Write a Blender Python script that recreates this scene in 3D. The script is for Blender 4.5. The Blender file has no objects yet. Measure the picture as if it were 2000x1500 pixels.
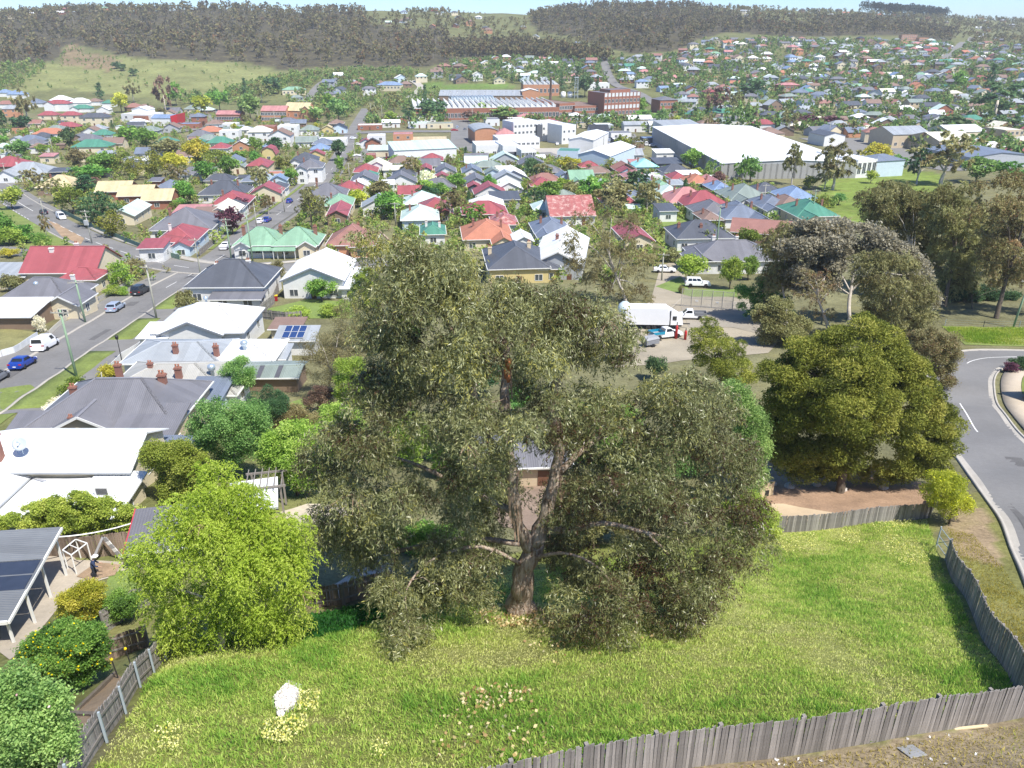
import bpy, bmesh, math, random
import numpy as np
from mathutils import Vector, Matrix

# ------------------------------------------------------------------ camera, sky, sun, exposure
scene = bpy.context.scene
FPX, PITCH, CAMZ = 1522.0, math.radians(24.5), 60.0
CP, SP = math.cos(PITCH), math.sin(PITCH)
cam_data = bpy.data.cameras.new('camera')
cam = bpy.data.objects.new('camera', cam_data)
scene.collection.objects.link(cam)
cam.location = (0, 0, CAMZ)
cam.rotation_euler = (math.pi/2 - PITCH, 0, 0)
cam_data.sensor_width = 36
cam_data.lens = FPX/2000*36
cam_data.clip_start = 0.5
cam_data.clip_end = 9000
scene.camera = cam

SUN_EL, SUN_AZ = math.radians(59), math.radians(136)      # azimuth clockwise from +Y: behind and to the right
world = bpy.data.worlds.new('World')
scene.world = world
world.use_nodes = True
wn = world.node_tree
bg = wn.nodes['Background']
sky = wn.nodes.new('ShaderNodeTexSky')
sky.sky_type = 'NISHITA'
sky.sun_disc = False
sky.sun_elevation = SUN_EL
sky.sun_rotation = SUN_AZ
sky.air_density = 0.5
sky.dust_density = 0.8
sky.altitude = 200
sky.ozone_density = 1.4
hsv = wn.nodes.new('ShaderNodeHueSaturation')
hsv.inputs['Saturation'].default_value = 1.35
wn.links.new(sky.outputs[0], hsv.inputs['Color'])
wn.links.new(hsv.outputs[0], bg.inputs[0])
bg.inputs[1].default_value = 0.15
sd = bpy.data.lights.new('sun', 'SUN')
sd.energy = 4.2
sd.angle = math.radians(0.55)
sd.color = (1, 0.955, 0.88)
sun = bpy.data.objects.new('sun', sd)
scene.collection.objects.link(sun)
sun.rotation_euler = Vector((-math.sin(SUN_AZ)*math.cos(SUN_EL), -math.cos(SUN_AZ)*math.cos(SUN_EL), -math.sin(SUN_EL))).to_track_quat('-Z', 'Y').to_euler()
vs = scene.view_settings
vs.view_transform = 'Standard'
vs.look = 'None'
vs.exposure = 0.74
vs.gamma = 1.0
vs.use_curve_mapping = False
scene.cycles.max_bounces = 4
scene.cycles.diffuse_bounces = 2
scene.cycles.glossy_bounces = 2
scene.cycles.transparent_max_bounces = 6
scene.cycles.transmission_bounces = 3
scene.cycles.volume_bounces = 0
scene.cycles.use_denoising = True

rnd = random.Random(7)
rng = np.random.default_rng(11)
COL = scene.collection.objects

# ------------------------------------------------------------------ terrain
PR = [(-200,-20),(-60,-2),(-20,8.5),(0,13.6),(10,16.9),(18,20.8),(31,27),(39,30.2),(55,34.4),(70,37.1),(101,40.8),(145,45),(200,49),(250,52),(330,55),(450,57.6),(600,60),(800,60),(9000,60)]
def _tab():
    xs = np.array([p[0] for p in PR], float); ys = np.array([p[1] for p in PR], float)
    m = np.gradient(ys, xs)
    m[-2:] = 0; m[-3] = 0
    q = np.arange(-200, 1000, 0.5)
    i = np.clip(np.searchsorted(xs, q, side='right')-1, 0, len(xs)-2)
    h = xs[i+1]-xs[i]; t = (q-xs[i])/h
    v = (2*t**3-3*t**2+1)*ys[i]+(t**3-2*t**2+t)*h*m[i]+(-2*t**3+3*t**2)*ys[i+1]+(t**3-t**2)*h*m[i+1]
    return q, v
TQ, TV = _tab()
# ridge by direction t = x / y : start of the slope, distance and height of the crest
RT = np.array([-.75,-.60,-.45,-.30,-.20,-.10,-.04,.03,.12,.23,.33,.40,.46,.55,.60,.70])
RY0 = np.array([690,690,700,720,730,720,700,690,680,640,600,580,560,540,540,540.])
RY1 = np.array([1500,1500,1500,1500,1550,1600,1650,1700,1750,1800,1900,2000,2100,2200,2300,2300.])
RS = np.array([.020,.0225,.026,.024,.026,.0265,.020,.021,.028,.027,.025,.021,.019,.0125,.0115,.012])
def hgt(x, y):
    x = np.asarray(x, float); y = np.asarray(y, float)
    z = 60-np.interp(y, TQ, TV)
    yy = np.maximum(y, 50.)
    t = np.clip(x/yy, -.75, .7)
    y0 = np.interp(t, RT, RY0); y1 = np.interp(t, RT, RY1); e = 60+y1*np.interp(t, RT, RS)-9
    s = np.clip((yy-y0)/(y1-y0), 0, None)
    g = np.where(s < 1, np.minimum(s, 1)**1.12, 1-np.clip((s-1)*1.6, 0, 2)*.4)
    z = z+e*g
    far = np.clip((yy-600)/300, 0, 1)
    z = z+far*(3.5*np.sin(x*.011+1.3)*np.sin(y*.009)+2.2*np.sin(x*.023+y*.017))*np.clip(s*4, 0, 1)
    near = np.clip((130-y)/60, 0, 1)
    z = z-2.4*np.clip((-x-13)/7, 0, 1)*np.clip((y-8)/12, 0, 1)*np.clip((46-y)/14, 0, 1)
    z = z+near*(.10*np.sin(x*.55+.4*y)+.08*np.sin(.83*y-.37*x+2))
    return z
def H(x, y): return float(hgt(x, y))
_zs = np.geomspace(9, 3000, 900)
def A(px, py, h=0.0):
    """pixel of the 2000x1500 photograph -> point at height h above the ground"""
    u = (px-1000)/FPX; v = (py-750)/FPX
    d = np.array((u, CP-v*SP, -(SP+v*CP)))
    pts = d[None, :]*_zs[:, None]
    g = pts[:, 2]+CAMZ-hgt(pts[:, 0], pts[:, 1])-h
    k = np.argmax(g <= 0)
    if g[k] > 0: z = 2500.
    elif k == 0: z = _zs[0]
    else:
        a = g[k-1]; b = g[k]; z = _zs[k-1]+(_zs[k]-_zs[k-1])*a/(a-b)
    p = d*z
    return Vector((p[0], p[1], p[2]+CAMZ))
def depth(p): return p[1]*CP-(p[2]-CAMZ)*SP
def PXY(x, y, z):
    dep = y*CP-(z-CAMZ)*SP
    return 1000+FPX*x/dep, 750+FPX*(-(y*SP+(z-CAMZ)*CP))/dep
def ATD(px, py, Y):
    """point on the pixel's ray at ground distance Y"""
    u = (px-1000)/FPX; v = (py-750)/FPX
    k = Y/(CP-v*SP)
    return Vector((u*k, Y, CAMZ-(SP+v*CP)*k))
def inpoly(x, y, poly):
    x = np.asarray(x); y = np.asarray(y); r = np.zeros(x.shape, bool); n = len(poly); j = n-1
    for i in range(n):
        xi, yi = poly[i]; xj, yj = poly[j]
        if yi != yj:
            c = ((yi > y) != (yj > y)) & (x < (xj-xi)*(y-yi)/(yj-yi)+xi)
            r ^= c
        j = i
    return r

# ------------------------------------------------------------------ materials
MATS = {}
def rgb(h):
    h = h.lstrip('#'); c = [int(h[i:i+2], 16)/255 for i in (0, 2, 4)]
    return tuple(((v+.055)/1.055)**2.4 if v > .04 else v/12.92 for v in c)
def M(name, col=None, rough=.75, n=(1.2, .18), n2=None, bump=None, metal=0.0, spec=.3, emit=None):
    """plain surface colour with two scales of noise for grain and wear"""
    if name in MATS: return MATS[name]
    m = bpy.data.materials.new(name); m.use_nodes = True
    t = m.node_tree; b = t.nodes['Principled BSDF']
    if isinstance(col, str): col = rgb(col)
    b.inputs['Roughness'].default_value = rough
    b.inputs['Metallic'].default_value = metal
    b.inputs['Specular IOR Level'].default_value = spec
    tc = t.nodes.new('ShaderNodeTexCoord')
    last = None
    for sc, am in [q for q in (n, n2) if q]:
        no = t.nodes.new('ShaderNodeTexNoise'); no.inputs['Scale'].default_value = sc; no.inputs['Detail'].default_value = 6
        no.inputs['Roughness'].default_value = .65
        t.links.new(tc.outputs['Object'], no.inputs['Vector'])
        mr = t.nodes.new('ShaderNodeMapRange'); mr.inputs['From Min'].default_value = .25; mr.inputs['From Max'].default_value = .75
        mr.inputs['To Min'].default_value = 1-am; mr.inputs['To Max'].default_value = 1+am
        t.links.new(no.outputs[0], mr.inputs[0])
        vm = t.nodes.new('ShaderNodeVectorMath'); vm.operation = 'SCALE'
        if last is None: vm.inputs[0].default_value = col
        else: t.links.new(last, vm.inputs[0])
        t.links.new(mr.outputs[0], vm.inputs['Scale'])
        last = vm.outputs[0]
    if last: t.links.new(last, b.inputs['Base Color'])
    else: b.inputs['Base Color'].default_value = (*col, 1)
    if bump:
        no = t.nodes.new('ShaderNodeTexNoise'); no.inputs['Scale'].default_value = bump[0]; no.inputs['Detail'].default_value = 5
        t.links.new(tc.outputs['Object'], no.inputs['Vector'])
        bu = t.nodes.new('ShaderNodeBump'); bu.inputs['Strength'].default_value = bump[1]; bu.inputs['Distance'].default_value = .05
        t.links.new(no.outputs[0], bu.inputs['Height']); t.links.new(bu.outputs[0], b.inputs['Normal'])
    MATS[name] = m
    return m
def sheet_mat(name, col, rough=.5, sheet=.78, amt=.10, rust=None, spec=.35):
    """ribbed iron roofing: every sheet a shade of its own, weather streaks running down the fall"""
    if name in MATS: return MATS[name]
    m = bpy.data.materials.new(name); m.use_nodes = True
    t = m.node_tree; N = t.nodes.new; L = t.links.new; b = t.nodes['Principled BSDF']
    if isinstance(col, str): col = rgb(col)
    b.inputs['Roughness'].default_value = rough; b.inputs['Specular IOR Level'].default_value = spec
    tc = N('ShaderNodeTexCoord'); sx = N('ShaderNodeSeparateXYZ'); sn = N('ShaderNodeSeparateXYZ')
    L(tc.outputs['Object'], sx.inputs[0]); L(tc.outputs['Normal'], sn.inputs[0])
    def ma(op, a, bb=None):
        q = N('ShaderNodeMath'); q.operation = op
        for i, v in enumerate((a, bb)):
            if v is None: continue
            if isinstance(v, (int, float)): q.inputs[i].default_value = v
            else: L(v, q.inputs[i])
        return q.outputs[0]
    sel = ma('GREATER_THAN', ma('ABSOLUTE', sn.outputs[0]), ma('ABSOLUTE', sn.outputs[1]))
    mx = N('ShaderNodeMix'); L(sel, mx.inputs[0]); L(sx.outputs[0], mx.inputs[2]); L(sx.outputs[1], mx.inputs[3])
    c = mx.outputs[0]
    wn_ = N('ShaderNodeTexWhiteNoise'); wn_.noise_dimensions = '1D'
    L(ma('FLOOR', ma('DIVIDE', c, sheet)), wn_.inputs['W'])
    v1 = ma('ADD', ma('MULTIPLY', wn_.outputs[0], amt*2), 1-amt)
    no = N('ShaderNodeTexNoise'); no.inputs['Scale'].default_value = .5; no.inputs['Detail'].default_value = 7; no.inputs['Roughness'].default_value = .7
    L(tc.outputs['Object'], no.inputs['Vector'])
    v2 = ma('ADD', ma('MULTIPLY', no.outputs[0], .5), .75)
    rib = ma('SINE', ma('MULTIPLY', c, 6.2832/.19))
    vm = N('ShaderNodeVectorMath'); vm.operation = 'SCALE'; vm.inputs[0].default_value = col
    L(ma('MULTIPLY', v1, v2), vm.inputs['Scale'])
    out = vm.outputs[0]
    if rust:
        no2 = N('ShaderNodeTexNoise'); no2.inputs['Scale'].default_value = .9; no2.inputs['Detail'].default_value = 8; no2.inputs['Roughness'].default_value = .75
        L(tc.outputs['Object'], no2.inputs['Vector'])
        cr = N('ShaderNodeValToRGB'); cr.color_ramp.elements[0].position = .5; cr.color_ramp.elements[1].position = .72
        L(no2.outputs[0], cr.inputs[0])
        m2 = N('ShaderNodeMix'); m2.data_type = 'RGBA'; L(cr.outputs[0], m2.inputs[0]); L(out, m2.inputs[6]); m2.inputs[7].default_value = (*rgb(rust), 1)
        out = m2.outputs[2]
    L(out, b.inputs['Base Color'])
    bu = N('ShaderNodeBump'); bu.inputs['Strength'].default_value = .35; bu.inputs['Distance'].default_value = .03
    L(rib, bu.inputs['Height']); L(bu.outputs[0], b.inputs['Normal'])
    MATS[name] = m
    return m
def wall_mat(name, col, step=.2, amt=.12, vertical=False):
    """weatherboards (horizontal) or boards (vertical): a thin shadow joint between boards as relief"""
    if name in MATS: return MATS[name]
    m = M(name, col, .8, (.7, .08), (6, .05))
    t = m.node_tree; N = t.nodes.new; L = t.links.new; b = t.nodes['Principled BSDF']
    tc = N('ShaderNodeTexCoord'); wv = N('ShaderNodeTexWave'); wv.wave_profile = 'SAW'
    wv.bands_direction = 'X' if vertical else 'Z'
    wv.inputs['Scale'].default_value = 2*math.pi/20/step*1.0
    L(tc.outputs['Object'], wv.inputs[0])
    bu = N('ShaderNodeBump'); bu.inputs['Strength'].default_value = amt*4; bu.inputs['Distance'].default_value = .02
    L(wv.outputs[1], bu.inputs['Height']); L(bu.outputs[0], b.inputs['Normal'])
    return m
def brick_mat(name, col, mortar=None, scale=4.0):
    if name in MATS: return MATS[name]
    m = M(name, col, .85, (.8, .12), (9, .18))
    return m
def leaf_mat(name, cols, trans=.35, rough=.55, spec=.25):
    """per-leaf tint read from the leaf's own random number"""
    if name in MATS: return MATS[name]
    m = bpy.data.materials.new(name); m.use_nodes = True
    t = m.node_tree; N = t.nodes.new; L = t.links.new; b = t.nodes['Principled BSDF']
    at = N('ShaderNodeAttribute'); at.attribute_name = 'tint'
    oi = N('ShaderNodeObjectInfo')
    cr = N('ShaderNodeValToRGB'); el = cr.color_ramp.elements
    cols = [rgb(c) if isinstance(c, str) else c for c in cols]
    while len(el) < len(cols): el.new(.5)
    for i, c in enumerate(cols):
        el[i].position = i/(len(cols)-1); el[i].color = (*c, 1)
    L(at.outputs['Fac'], cr.inputs[0])
    hs = N('ShaderNodeHueSaturation'); L(cr.outputs[0], hs.inputs['Color'])
    mr = N('ShaderNodeMapRange'); mr.inputs['To Min'].default_value = 1.0; mr.inputs['To Max'].default_value = 1.42
    L(oi.outputs['Random'], mr.inputs[0]); L(mr.outputs[0], hs.inputs['Value'])
    mr2 = N('ShaderNodeMapRange'); mr2.inputs['To Min'].default_value = .475; mr2.inputs['To Max'].default_value = .525
    mu = N('ShaderNodeMath'); mu.operation = 'FRACT'; ml = N('ShaderNodeMath'); ml.operation = 'MULTIPLY'; ml.inputs[1].default_value = 17.3
    L(oi.outputs['Random'], ml.inputs[0]); L(ml.outputs[0], mu.inputs[0]); L(mu.outputs[0], mr2.inputs[0]); L(mr2.outputs[0], hs.inputs['Hue'])
    L(hs.outputs[0], b.inputs['Base Color'])
    b.inputs['Roughness'].default_value = rough; b.inputs['Specular IOR Level'].default_value = spec
    tr = N('ShaderNodeBsdfTranslucent'); L(hs.outputs[0], tr.inputs[0])
    mx = N('ShaderNodeMixShader'); mx.inputs[0].default_value = trans
    L(b.outputs[0], mx.inputs[1]); L(tr.outputs[0], mx.inputs[2])
    L(mx.outputs[0], t.nodes['Material Output'].inputs[0])
    MATS[name] = m
    return m

# ------------------------------------------------------------------ mesh building
class MB:
    def __init__(s): s.v = []; s.f = []; s.mi = []
    def quad(s, a, b, c, d, m=0):
        n = len(s.v); s.v += [tuple(a), tuple(b), tuple(c), tuple(d)]; s.f.append((n, n+1, n+2, n+3)); s.mi.append(m)
    def poly(s, pts, m=0):
        n = len(s.v); s.v += [tuple(p) for p in pts]; s.f.append(tuple(range(n, n+len(pts)))); s.mi.append(m)
    def hexa(s, p, m=0):
        """8 points: bottom ring 0-3, top ring 4-7"""
        n = len(s.v); s.v += [tuple(q) for q in p]
        for f in ((0,3,2,1),(4,5,6,7),(0,1,5,4),(1,2,6,5),(2,3,7,6),(3,0,4,7)):
            s.f.append(tuple(n+i for i in f)); s.mi.append(m)
    def box(s, x0, y0, z0, x1, y1, z1, m=0):
        s.hexa([(x0,y0,z0),(x1,y0,z0),(x1,y1,z0),(x0,y1,z0),(x0,y0,z1),(x1,y0,z1),(x1,y1,z1),(x0,y1,z1)], m)
    def cbox(s, c, sz, rz=0, m=0):
        ca, sa = math.cos(rz), math.sin(rz); p = []
        for dz in (-.5, .5):
            for dx, dy in ((-.5,-.5),(.5,-.5),(.5,.5),(-.5,.5)):
                x = dx*sz[0]; y = dy*sz[1]
                p.append((c[0]+x*ca-y*sa, c[1]+x*sa+y*ca, c[2]+dz*sz[2]))
        s.hexa(p, m)
    def bar(s, a, b, w, h=None, m=0, up=(0,0,1)):
        a = Vector(a); b = Vector(b); d = (b-a)
        if d.length < 1e-6: return
        d.normalize(); u = Vector(up)
        if abs(d.dot(u)) > .98: u = Vector((1,0,0))
        sd_ = d.cross(u).normalized(); up_ = sd_.cross(d); h = h or w
        o = [(-w/2,-h/2),(w/2,-h/2),(w/2,h/2),(-w/2,h/2)]
        s.hexa([a+sd_*i+up_*j for i, j in o]+[b+sd_*i+up_*j for i, j in o], m)
    def tube(s, pts, rad, n=6, m=0, cap=True):
        pts = [Vector(p) for p in pts]
        if isinstance(rad, (int, float)): rad = [rad]*len(pts)
        base = len(s.v); prev = None
        for i, p in enumerate(pts):
            d = (pts[min(i+1, len(pts)-1)]-pts[max(i-1, 0)])
            if d.length < 1e-9: d = Vector((0,0,1))
            d.normalize()
            if prev is None:
                u = Vector((1,0,0)) if abs(d.x) < .8 else Vector((0,1,0))
                u = (u-d*u.dot(d)).normalized()
            else:
                u = prev-d*prev.dot(d)
                u = u.normalized() if u.length > 1e-6 else Vector((1,0,0))
            prev = u; w = d.cross(u)
            for k in range(n):
                an = 2*math.pi*k/n
                s.v.append(tuple(p+(u*math.cos(an)+w*math.sin(an))*rad[i]))
        for i in range(len(pts)-1):
            for k in range(n):
                a = base+i*n+k; b_ = base+i*n+(k+1) % n
                s.f.append((a, b_, b_+n, a+n)); s.mi.append(m)
        if cap:
            s.f.append(tuple(base+k for k in range(n-1, -1, -1))); s.mi.append(m)
            e = base+(len(pts)-1)*n
            s.f.append(tuple(e+k for k in range(n))); s.mi.append(m)
    def lathe(s, prof, n=12, c=(0,0,0), m=0, axis='z'):
        base = len(s.v)
        for r, z in prof:
            for k in range(n):
                an = 2*math.pi*k/n
                q = (r*math.cos(an), r*math.sin(an), z)
                if axis == 'y': q = (q[0], q[2], q[1])
                s.v.append((c[0]+q[0], c[1]+q[1], c[2]+q[2]))
        for i in range(len(prof)-1):
            for k in range(n):
                a = base+i*n+k; b_ = base+i*n+(k+1) % n
                s.f.append((a, b_, b_+n, a+n)); s.mi.append(m)
        s.f.append(tuple(base+k for k in range(n-1, -1, -1))); s.mi.append(m)
        e = base+(len(prof)-1)*n
        s.f.append(tuple(e+k for k in range(n))); s.mi.append(m)
    def mesh(s, name, mats, smooth=False):
        me = bpy.data.meshes.new(name); me.from_pydata(s.v, [], s.f)
        for mt in (mats if isinstance(mats, (list, tuple)) else [mats]): me.materials.append(mt)
        if any(s.mi): me.polygons.foreach_set('material_index', s.mi)
        if smooth: me.polygons.foreach_set('use_smooth', [True]*len(s.f))
        me.update()
        return me
    def build(s, name, mats, parent=None, smooth=False):
        return link(name, s.mesh(name, mats, smooth), parent)
def link(name, me, parent=None, loc=None, rz=None):
    o = bpy.data.objects.new(name, me); COL.link(o)
    if parent: o.parent = parent
    if loc is not None: o.location = loc
    if rz is not None: o.rotation_euler = (0, 0, rz)
    return o
def tag(o, label, cat, group=None, kind=None):
    o['label'] = label
    if cat: o['category'] = cat
    if group: o['group'] = group
    if kind: o['kind'] = kind
    return o
def thing(name, label, cat, loc=(0,0,0), rz=0, group=None):
    o = bpy.data.objects.new(name, None); COL.link(o); o.empty_display_size = .5
    o.location = loc; o.rotation_euler = (0, 0, rz)
    return tag(o, label, cat, group)
def struct(o): o['kind'] = 'structure'; return o
def copy_tree(o, parent=None):
    c = o.copy(); COL.link(c); c.parent = parent
    for ch in o.children: copy_tree(ch, c)
    return c
def npmesh(name, verts, quads, mats, tint=None, mi=None, smooth=False):
    """verts (n,3), faces (m,k) -> mesh, fast"""
    me = bpy.data.meshes.new(name); n = len(verts); m, k = quads.shape
    me.vertices.add(n); me.vertices.foreach_set('co', np.ascontiguousarray(verts, np.float32).ravel())
    me.loops.add(m*k); me.loops.foreach_set('vertex_index', np.ascontiguousarray(quads, np.int32).ravel())
    me.polygons.add(m); me.polygons.foreach_set('loop_start', np.arange(0, m*k, k, dtype=np.int32))
    try: me.polygons.foreach_set('loop_total', np.full(m, k, np.int32))
    except Exception: pass
    for mt in (mats if isinstance(mats, (list, tuple)) else [mats]): me.materials.append(mt)
    if mi is not None: me.polygons.foreach_set('material_index', np.asarray(mi, np.int32))
    if smooth: me.polygons.foreach_set('use_smooth', np.ones(m, bool))
    if tint is not None:
        a = me.attributes.new('tint', 'FLOAT', 'POINT'); a.data.foreach_set('value', np.ascontiguousarray(tint, np.float32))
    me.update(); me.validate()
    return me
ORD = ['leftmost','second from left','third from left','fourth from left','fifth from left','sixth from left','seventh from left','eighth from left','ninth from left','tenth from left','eleventh from left','twelfth from left']
def ordw(i):
    if i < 12: return ORD[i]
    tens = ['', 'ten', 'twenty', 'thirty', 'forty', 'fifty', 'sixty', 'seventy', 'eighty', 'ninety']
    ones = ['', 'first', 'second', 'third', 'fourth', 'fifth', 'sixth', 'seventh', 'eighth', 'ninth']
    teen = {13:'thirteenth',14:'fourteenth',15:'fifteenth',16:'sixteenth',17:'seventeenth',18:'eighteenth',19:'nineteenth'}
    n = i+1
    if n in teen: w = teen[n]
    elif n % 10 == 0: w = {20:'twentieth',30:'thirtieth',40:'fortieth',50:'fiftieth',60:'sixtieth'}.get(n, 'last')
    else: w = tens[n//10]+'-'+ones[n % 10]
    return w+' from left'
PEND = []      # things whose labels get an ordinal when several read alike: (object, singular, plural, where)
def pend(o, sing, plur, where, cat, group):
    p = o.matrix_world.translation if False else o.location
    PEND.append((o, sing, plur, where, PXY(p[0], p[1], p[2])[0])); o['category'] = cat; o['group'] = group
def settle_labels():
    d = {}
    for q in PEND: d.setdefault((q[1], q[3]), []).append(q)
    for (s_, w_), l in d.items():
        l.sort(key=lambda q: q[4])
        for i, q in enumerate(l):
            if len(l) == 1: q[0]['label'] = f'{s_} {w_}'
            elif i == len(l)-1 and len(l) > 2: q[0]['label'] = f'rightmost of {q[2]} {w_}'
            else: q[0]['label'] = f'{ordw(i)} of {q[2]} {w_}'
# ------------------------------------------------------------------ ground sheet
def cover_material():
    m = bpy.data.materials.new('ground_cover'); m.use_nodes = True
    t = m.node_tree; N = t.nodes.new; L = t.links.new; b = t.nodes['Principled BSDF']
    b.inputs['Roughness'].default_value = .95; b.inputs['Specular IOR Level'].default_value = .1
    at = N('ShaderNodeAttribute'); at.attribute_name = 'cover'
    ge = N('ShaderNodeNewGeometry')
    last = at.outputs['Color']
    for sc, am in ((.035, .22), (.35, .22), (3.2, .25)):
        no = N('ShaderNodeTexNoise'); no.inputs['Scale'].default_value = sc; no.inputs['Detail'].default_value = 5
        L(ge.outputs['Position'], no.inputs['Vector'])
        mr = N('ShaderNodeMapRange'); mr.inputs['From Min'].default_value = .3; mr.inputs['From Max'].default_value = .7
        mr.inputs['To Min'].default_value = 1-am; mr.inputs['To Max'].default_value = 1+am
        L(no.outputs[0], mr.inputs[0])
        vm = N('ShaderNodeVectorMath'); vm.operation = 'SCALE'; L(last, vm.inputs[0]); L(mr.outputs[0], vm.inputs['Scale']); last = vm.outputs[0]
    no = N('ShaderNodeTexNoise'); no.inputs['Scale'].default_value = .22; no.inputs['Detail'].default_value = 6
    L(ge.outputs['Position'], no.inputs['Vector'])
    cr = N('ShaderNodeValToRGB'); cr.color_ramp.elements[0].position = .52; cr.color_ramp.elements[1].position = .7
    L(no.outputs[0], cr.inputs[0])
    ml = N('ShaderNodeMath'); ml.operation = 'MULTIPLY'; ml.inputs[1].default_value = .5; L(cr.outputs[0], ml.inputs[0])
    mx = N('ShaderNodeMix'); mx.data_type = 'RGBA'; L(ml.outputs[0], mx.inputs[0]); L(last, mx.inputs[6]); mx.inputs[7].default_value = (.21, .19, .075, 1)
    L(mx.outputs[2], b.inputs['Base Color'])
    bu = N('ShaderNodeBump'); bu.inputs['Strength'].default_value = .5; bu.inputs['Distance'].default_value = .15
    n2 = N('ShaderNodeTexNoise'); n2.inputs['Scale'].default_value = 5; n2.inputs['Detail'].default_value = 5; L(ge.outputs['Position'], n2.inputs['Vector'])
    L(n2.outputs[0], bu.inputs['Height']); L(bu.outputs[0], b.inputs['Normal'])
    return m
MEADOW = [(-60,195),(40,165),(60,128),(160,118),(230,112),(320,118),(430,122),(520,135),(560,150),(500,178),(400,185),(330,195),(250,190),(120,170),(40,185)]
BROWNSLOPE = [(115,120),(128,90),(150,85),(165,105),(220,110),(235,118),(220,140),(160,132),(125,128)]
PARK = [(1590,400),(1610,340),(1700,330),(1830,335),(1850,380),(1750,430),(1640,440)]
SPORT = [(825,162),(1000,165),(1010,176),(830,178)]
OVAL = [(1460,185),(1620,186),(1640,198),(1470,200)]
FOREST_L = [(-80,28),(160,22),(350,12),(480,20),(640,16),(720,26),(690,38),(760,52),(870,62),(905,82),(880,100),(905,122),(800,132),(660,130),(560,138),(480,122),(380,118),(250,112),(215,100),(130,84),(110,118),(60,126),(-80,140)]
FOREST_M = [(1030,34),(1100,18),(1250,10),(1340,10),(1420,28),(1500,40),(1600,40),(1700,38),(1820,46),(1870,62),(1850,84),(1780,72),(1650,70),(1540,72),(1420,62),(1360,78),(1330,98),(1240,105),(1180,92),(1120,72),(1050,62)]
FOREST_B = [(870,96),(960,88),(1040,92),(1110,104),(1180,112),(1200,120),(1110,122),(1000,114),(900,112)]
FOREST_P = [(1655,16),(1700,10),(1780,14),(1830,26),(1850,36),(1780,34),(1700,28)]
def make_ground():
    Y = np.concatenate([np.arange(-60, 8, 4.), np.arange(8, 60, .5), 60*1.02**np.arange(0, 188)])
    S = np.linspace(-1, 1, 281)
    yy, ss = np.meshgrid(Y, S, indexing='ij')
    xx = ss*(46+.86*np.maximum(yy, 0))
    zz = hgt(xx, yy)
    V = np.stack([xx, yy, zz], -1).reshape(-1, 3)
    nr, nc = len(Y), len(S)
    i = (np.arange(nr-1)[:, None]*nc+np.arange(nc-1)[None, :]).ravel()
    Q = np.stack([i, i+1, i+nc+1, i+nc], 1)
    x, y, z = V.T
    dep = np.maximum(y*CP-(z-CAMZ)*SP, 1)
    u = 1000+FPX*x/dep; v = 750-FPX*(y*SP+(z-CAMZ)*CP)/dep
    c = np.zeros((len(V), 3)); c[:] = (.165, .16, .085)                      # town yards
    hillside = (y > 640); c[hillside] = (.135, .145, .062)
    def paint(mask, col): c[mask] = col
    for p, col in ((MEADOW, (.20,.215,.085)), (BROWNSLOPE, (.21,.16,.095)), (PARK, (.17,.23,.05)), (SPORT, (.12,.19,.045)), (OVAL, (.15,.2,.05)),
                   (FOREST_L, (.07,.062,.04)), (FOREST_M, (.07,.062,.04)), (FOREST_B, (.07,.062,.04)), (FOREST_P, (.06,.06,.04))):
        paint(inpoly(u, v, p) & (y > 150), col)
    LOT = [(150,1600),(200,1500),(330,1265),(560,1230),(760,1165),(1000,1080),(1200,1060),(1500,1030),(1815,1000),(1840,1090),(2000,1395),(2000,1420),(900,1600)]
    paint(inpoly(u, v, LOT) & (y > 5) & (y < 60), (.19, .21, .06))
    paint((y < 75) & (x < -14) & ~inpoly(u, v, LOT), (.15, .16, .06))
    paint(inpoly(u, v, [(1840,990),(1855,1095),(2005,1395),(2400,1700),(2400,1100),(2000,1000),(1900,960)]) & (y < 70), (.2, .2, .07))
    paint(inpoly(u, v, [(1840,990),(1862,1080),(1960,1110),(1930,1010),(1895,975)]) & (y < 70), (.33, .25, .16))
    paint((y < 40) & (x > -4) & inpoly(u, v, [(820,1580),(940,1535),(1400,1488),(1700,1450),(2010,1395),(2600,1300),(2600,6000),(800,6000)]), (.30, .245, .165))
    me = npmesh('ground', V, Q, cover_material())
    a = me.color_attributes.new('cover', 'FLOAT_COLOR', 'POINT')
    a.data.foreach_set('color', np.concatenate([c, np.ones((len(c), 1))], 1).astype(np.float32).ravel())
    me.polygons.foreach_set('use_smooth', np.ones(len(Q), bool))
    struct(link('ground', me))
make_ground()

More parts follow.
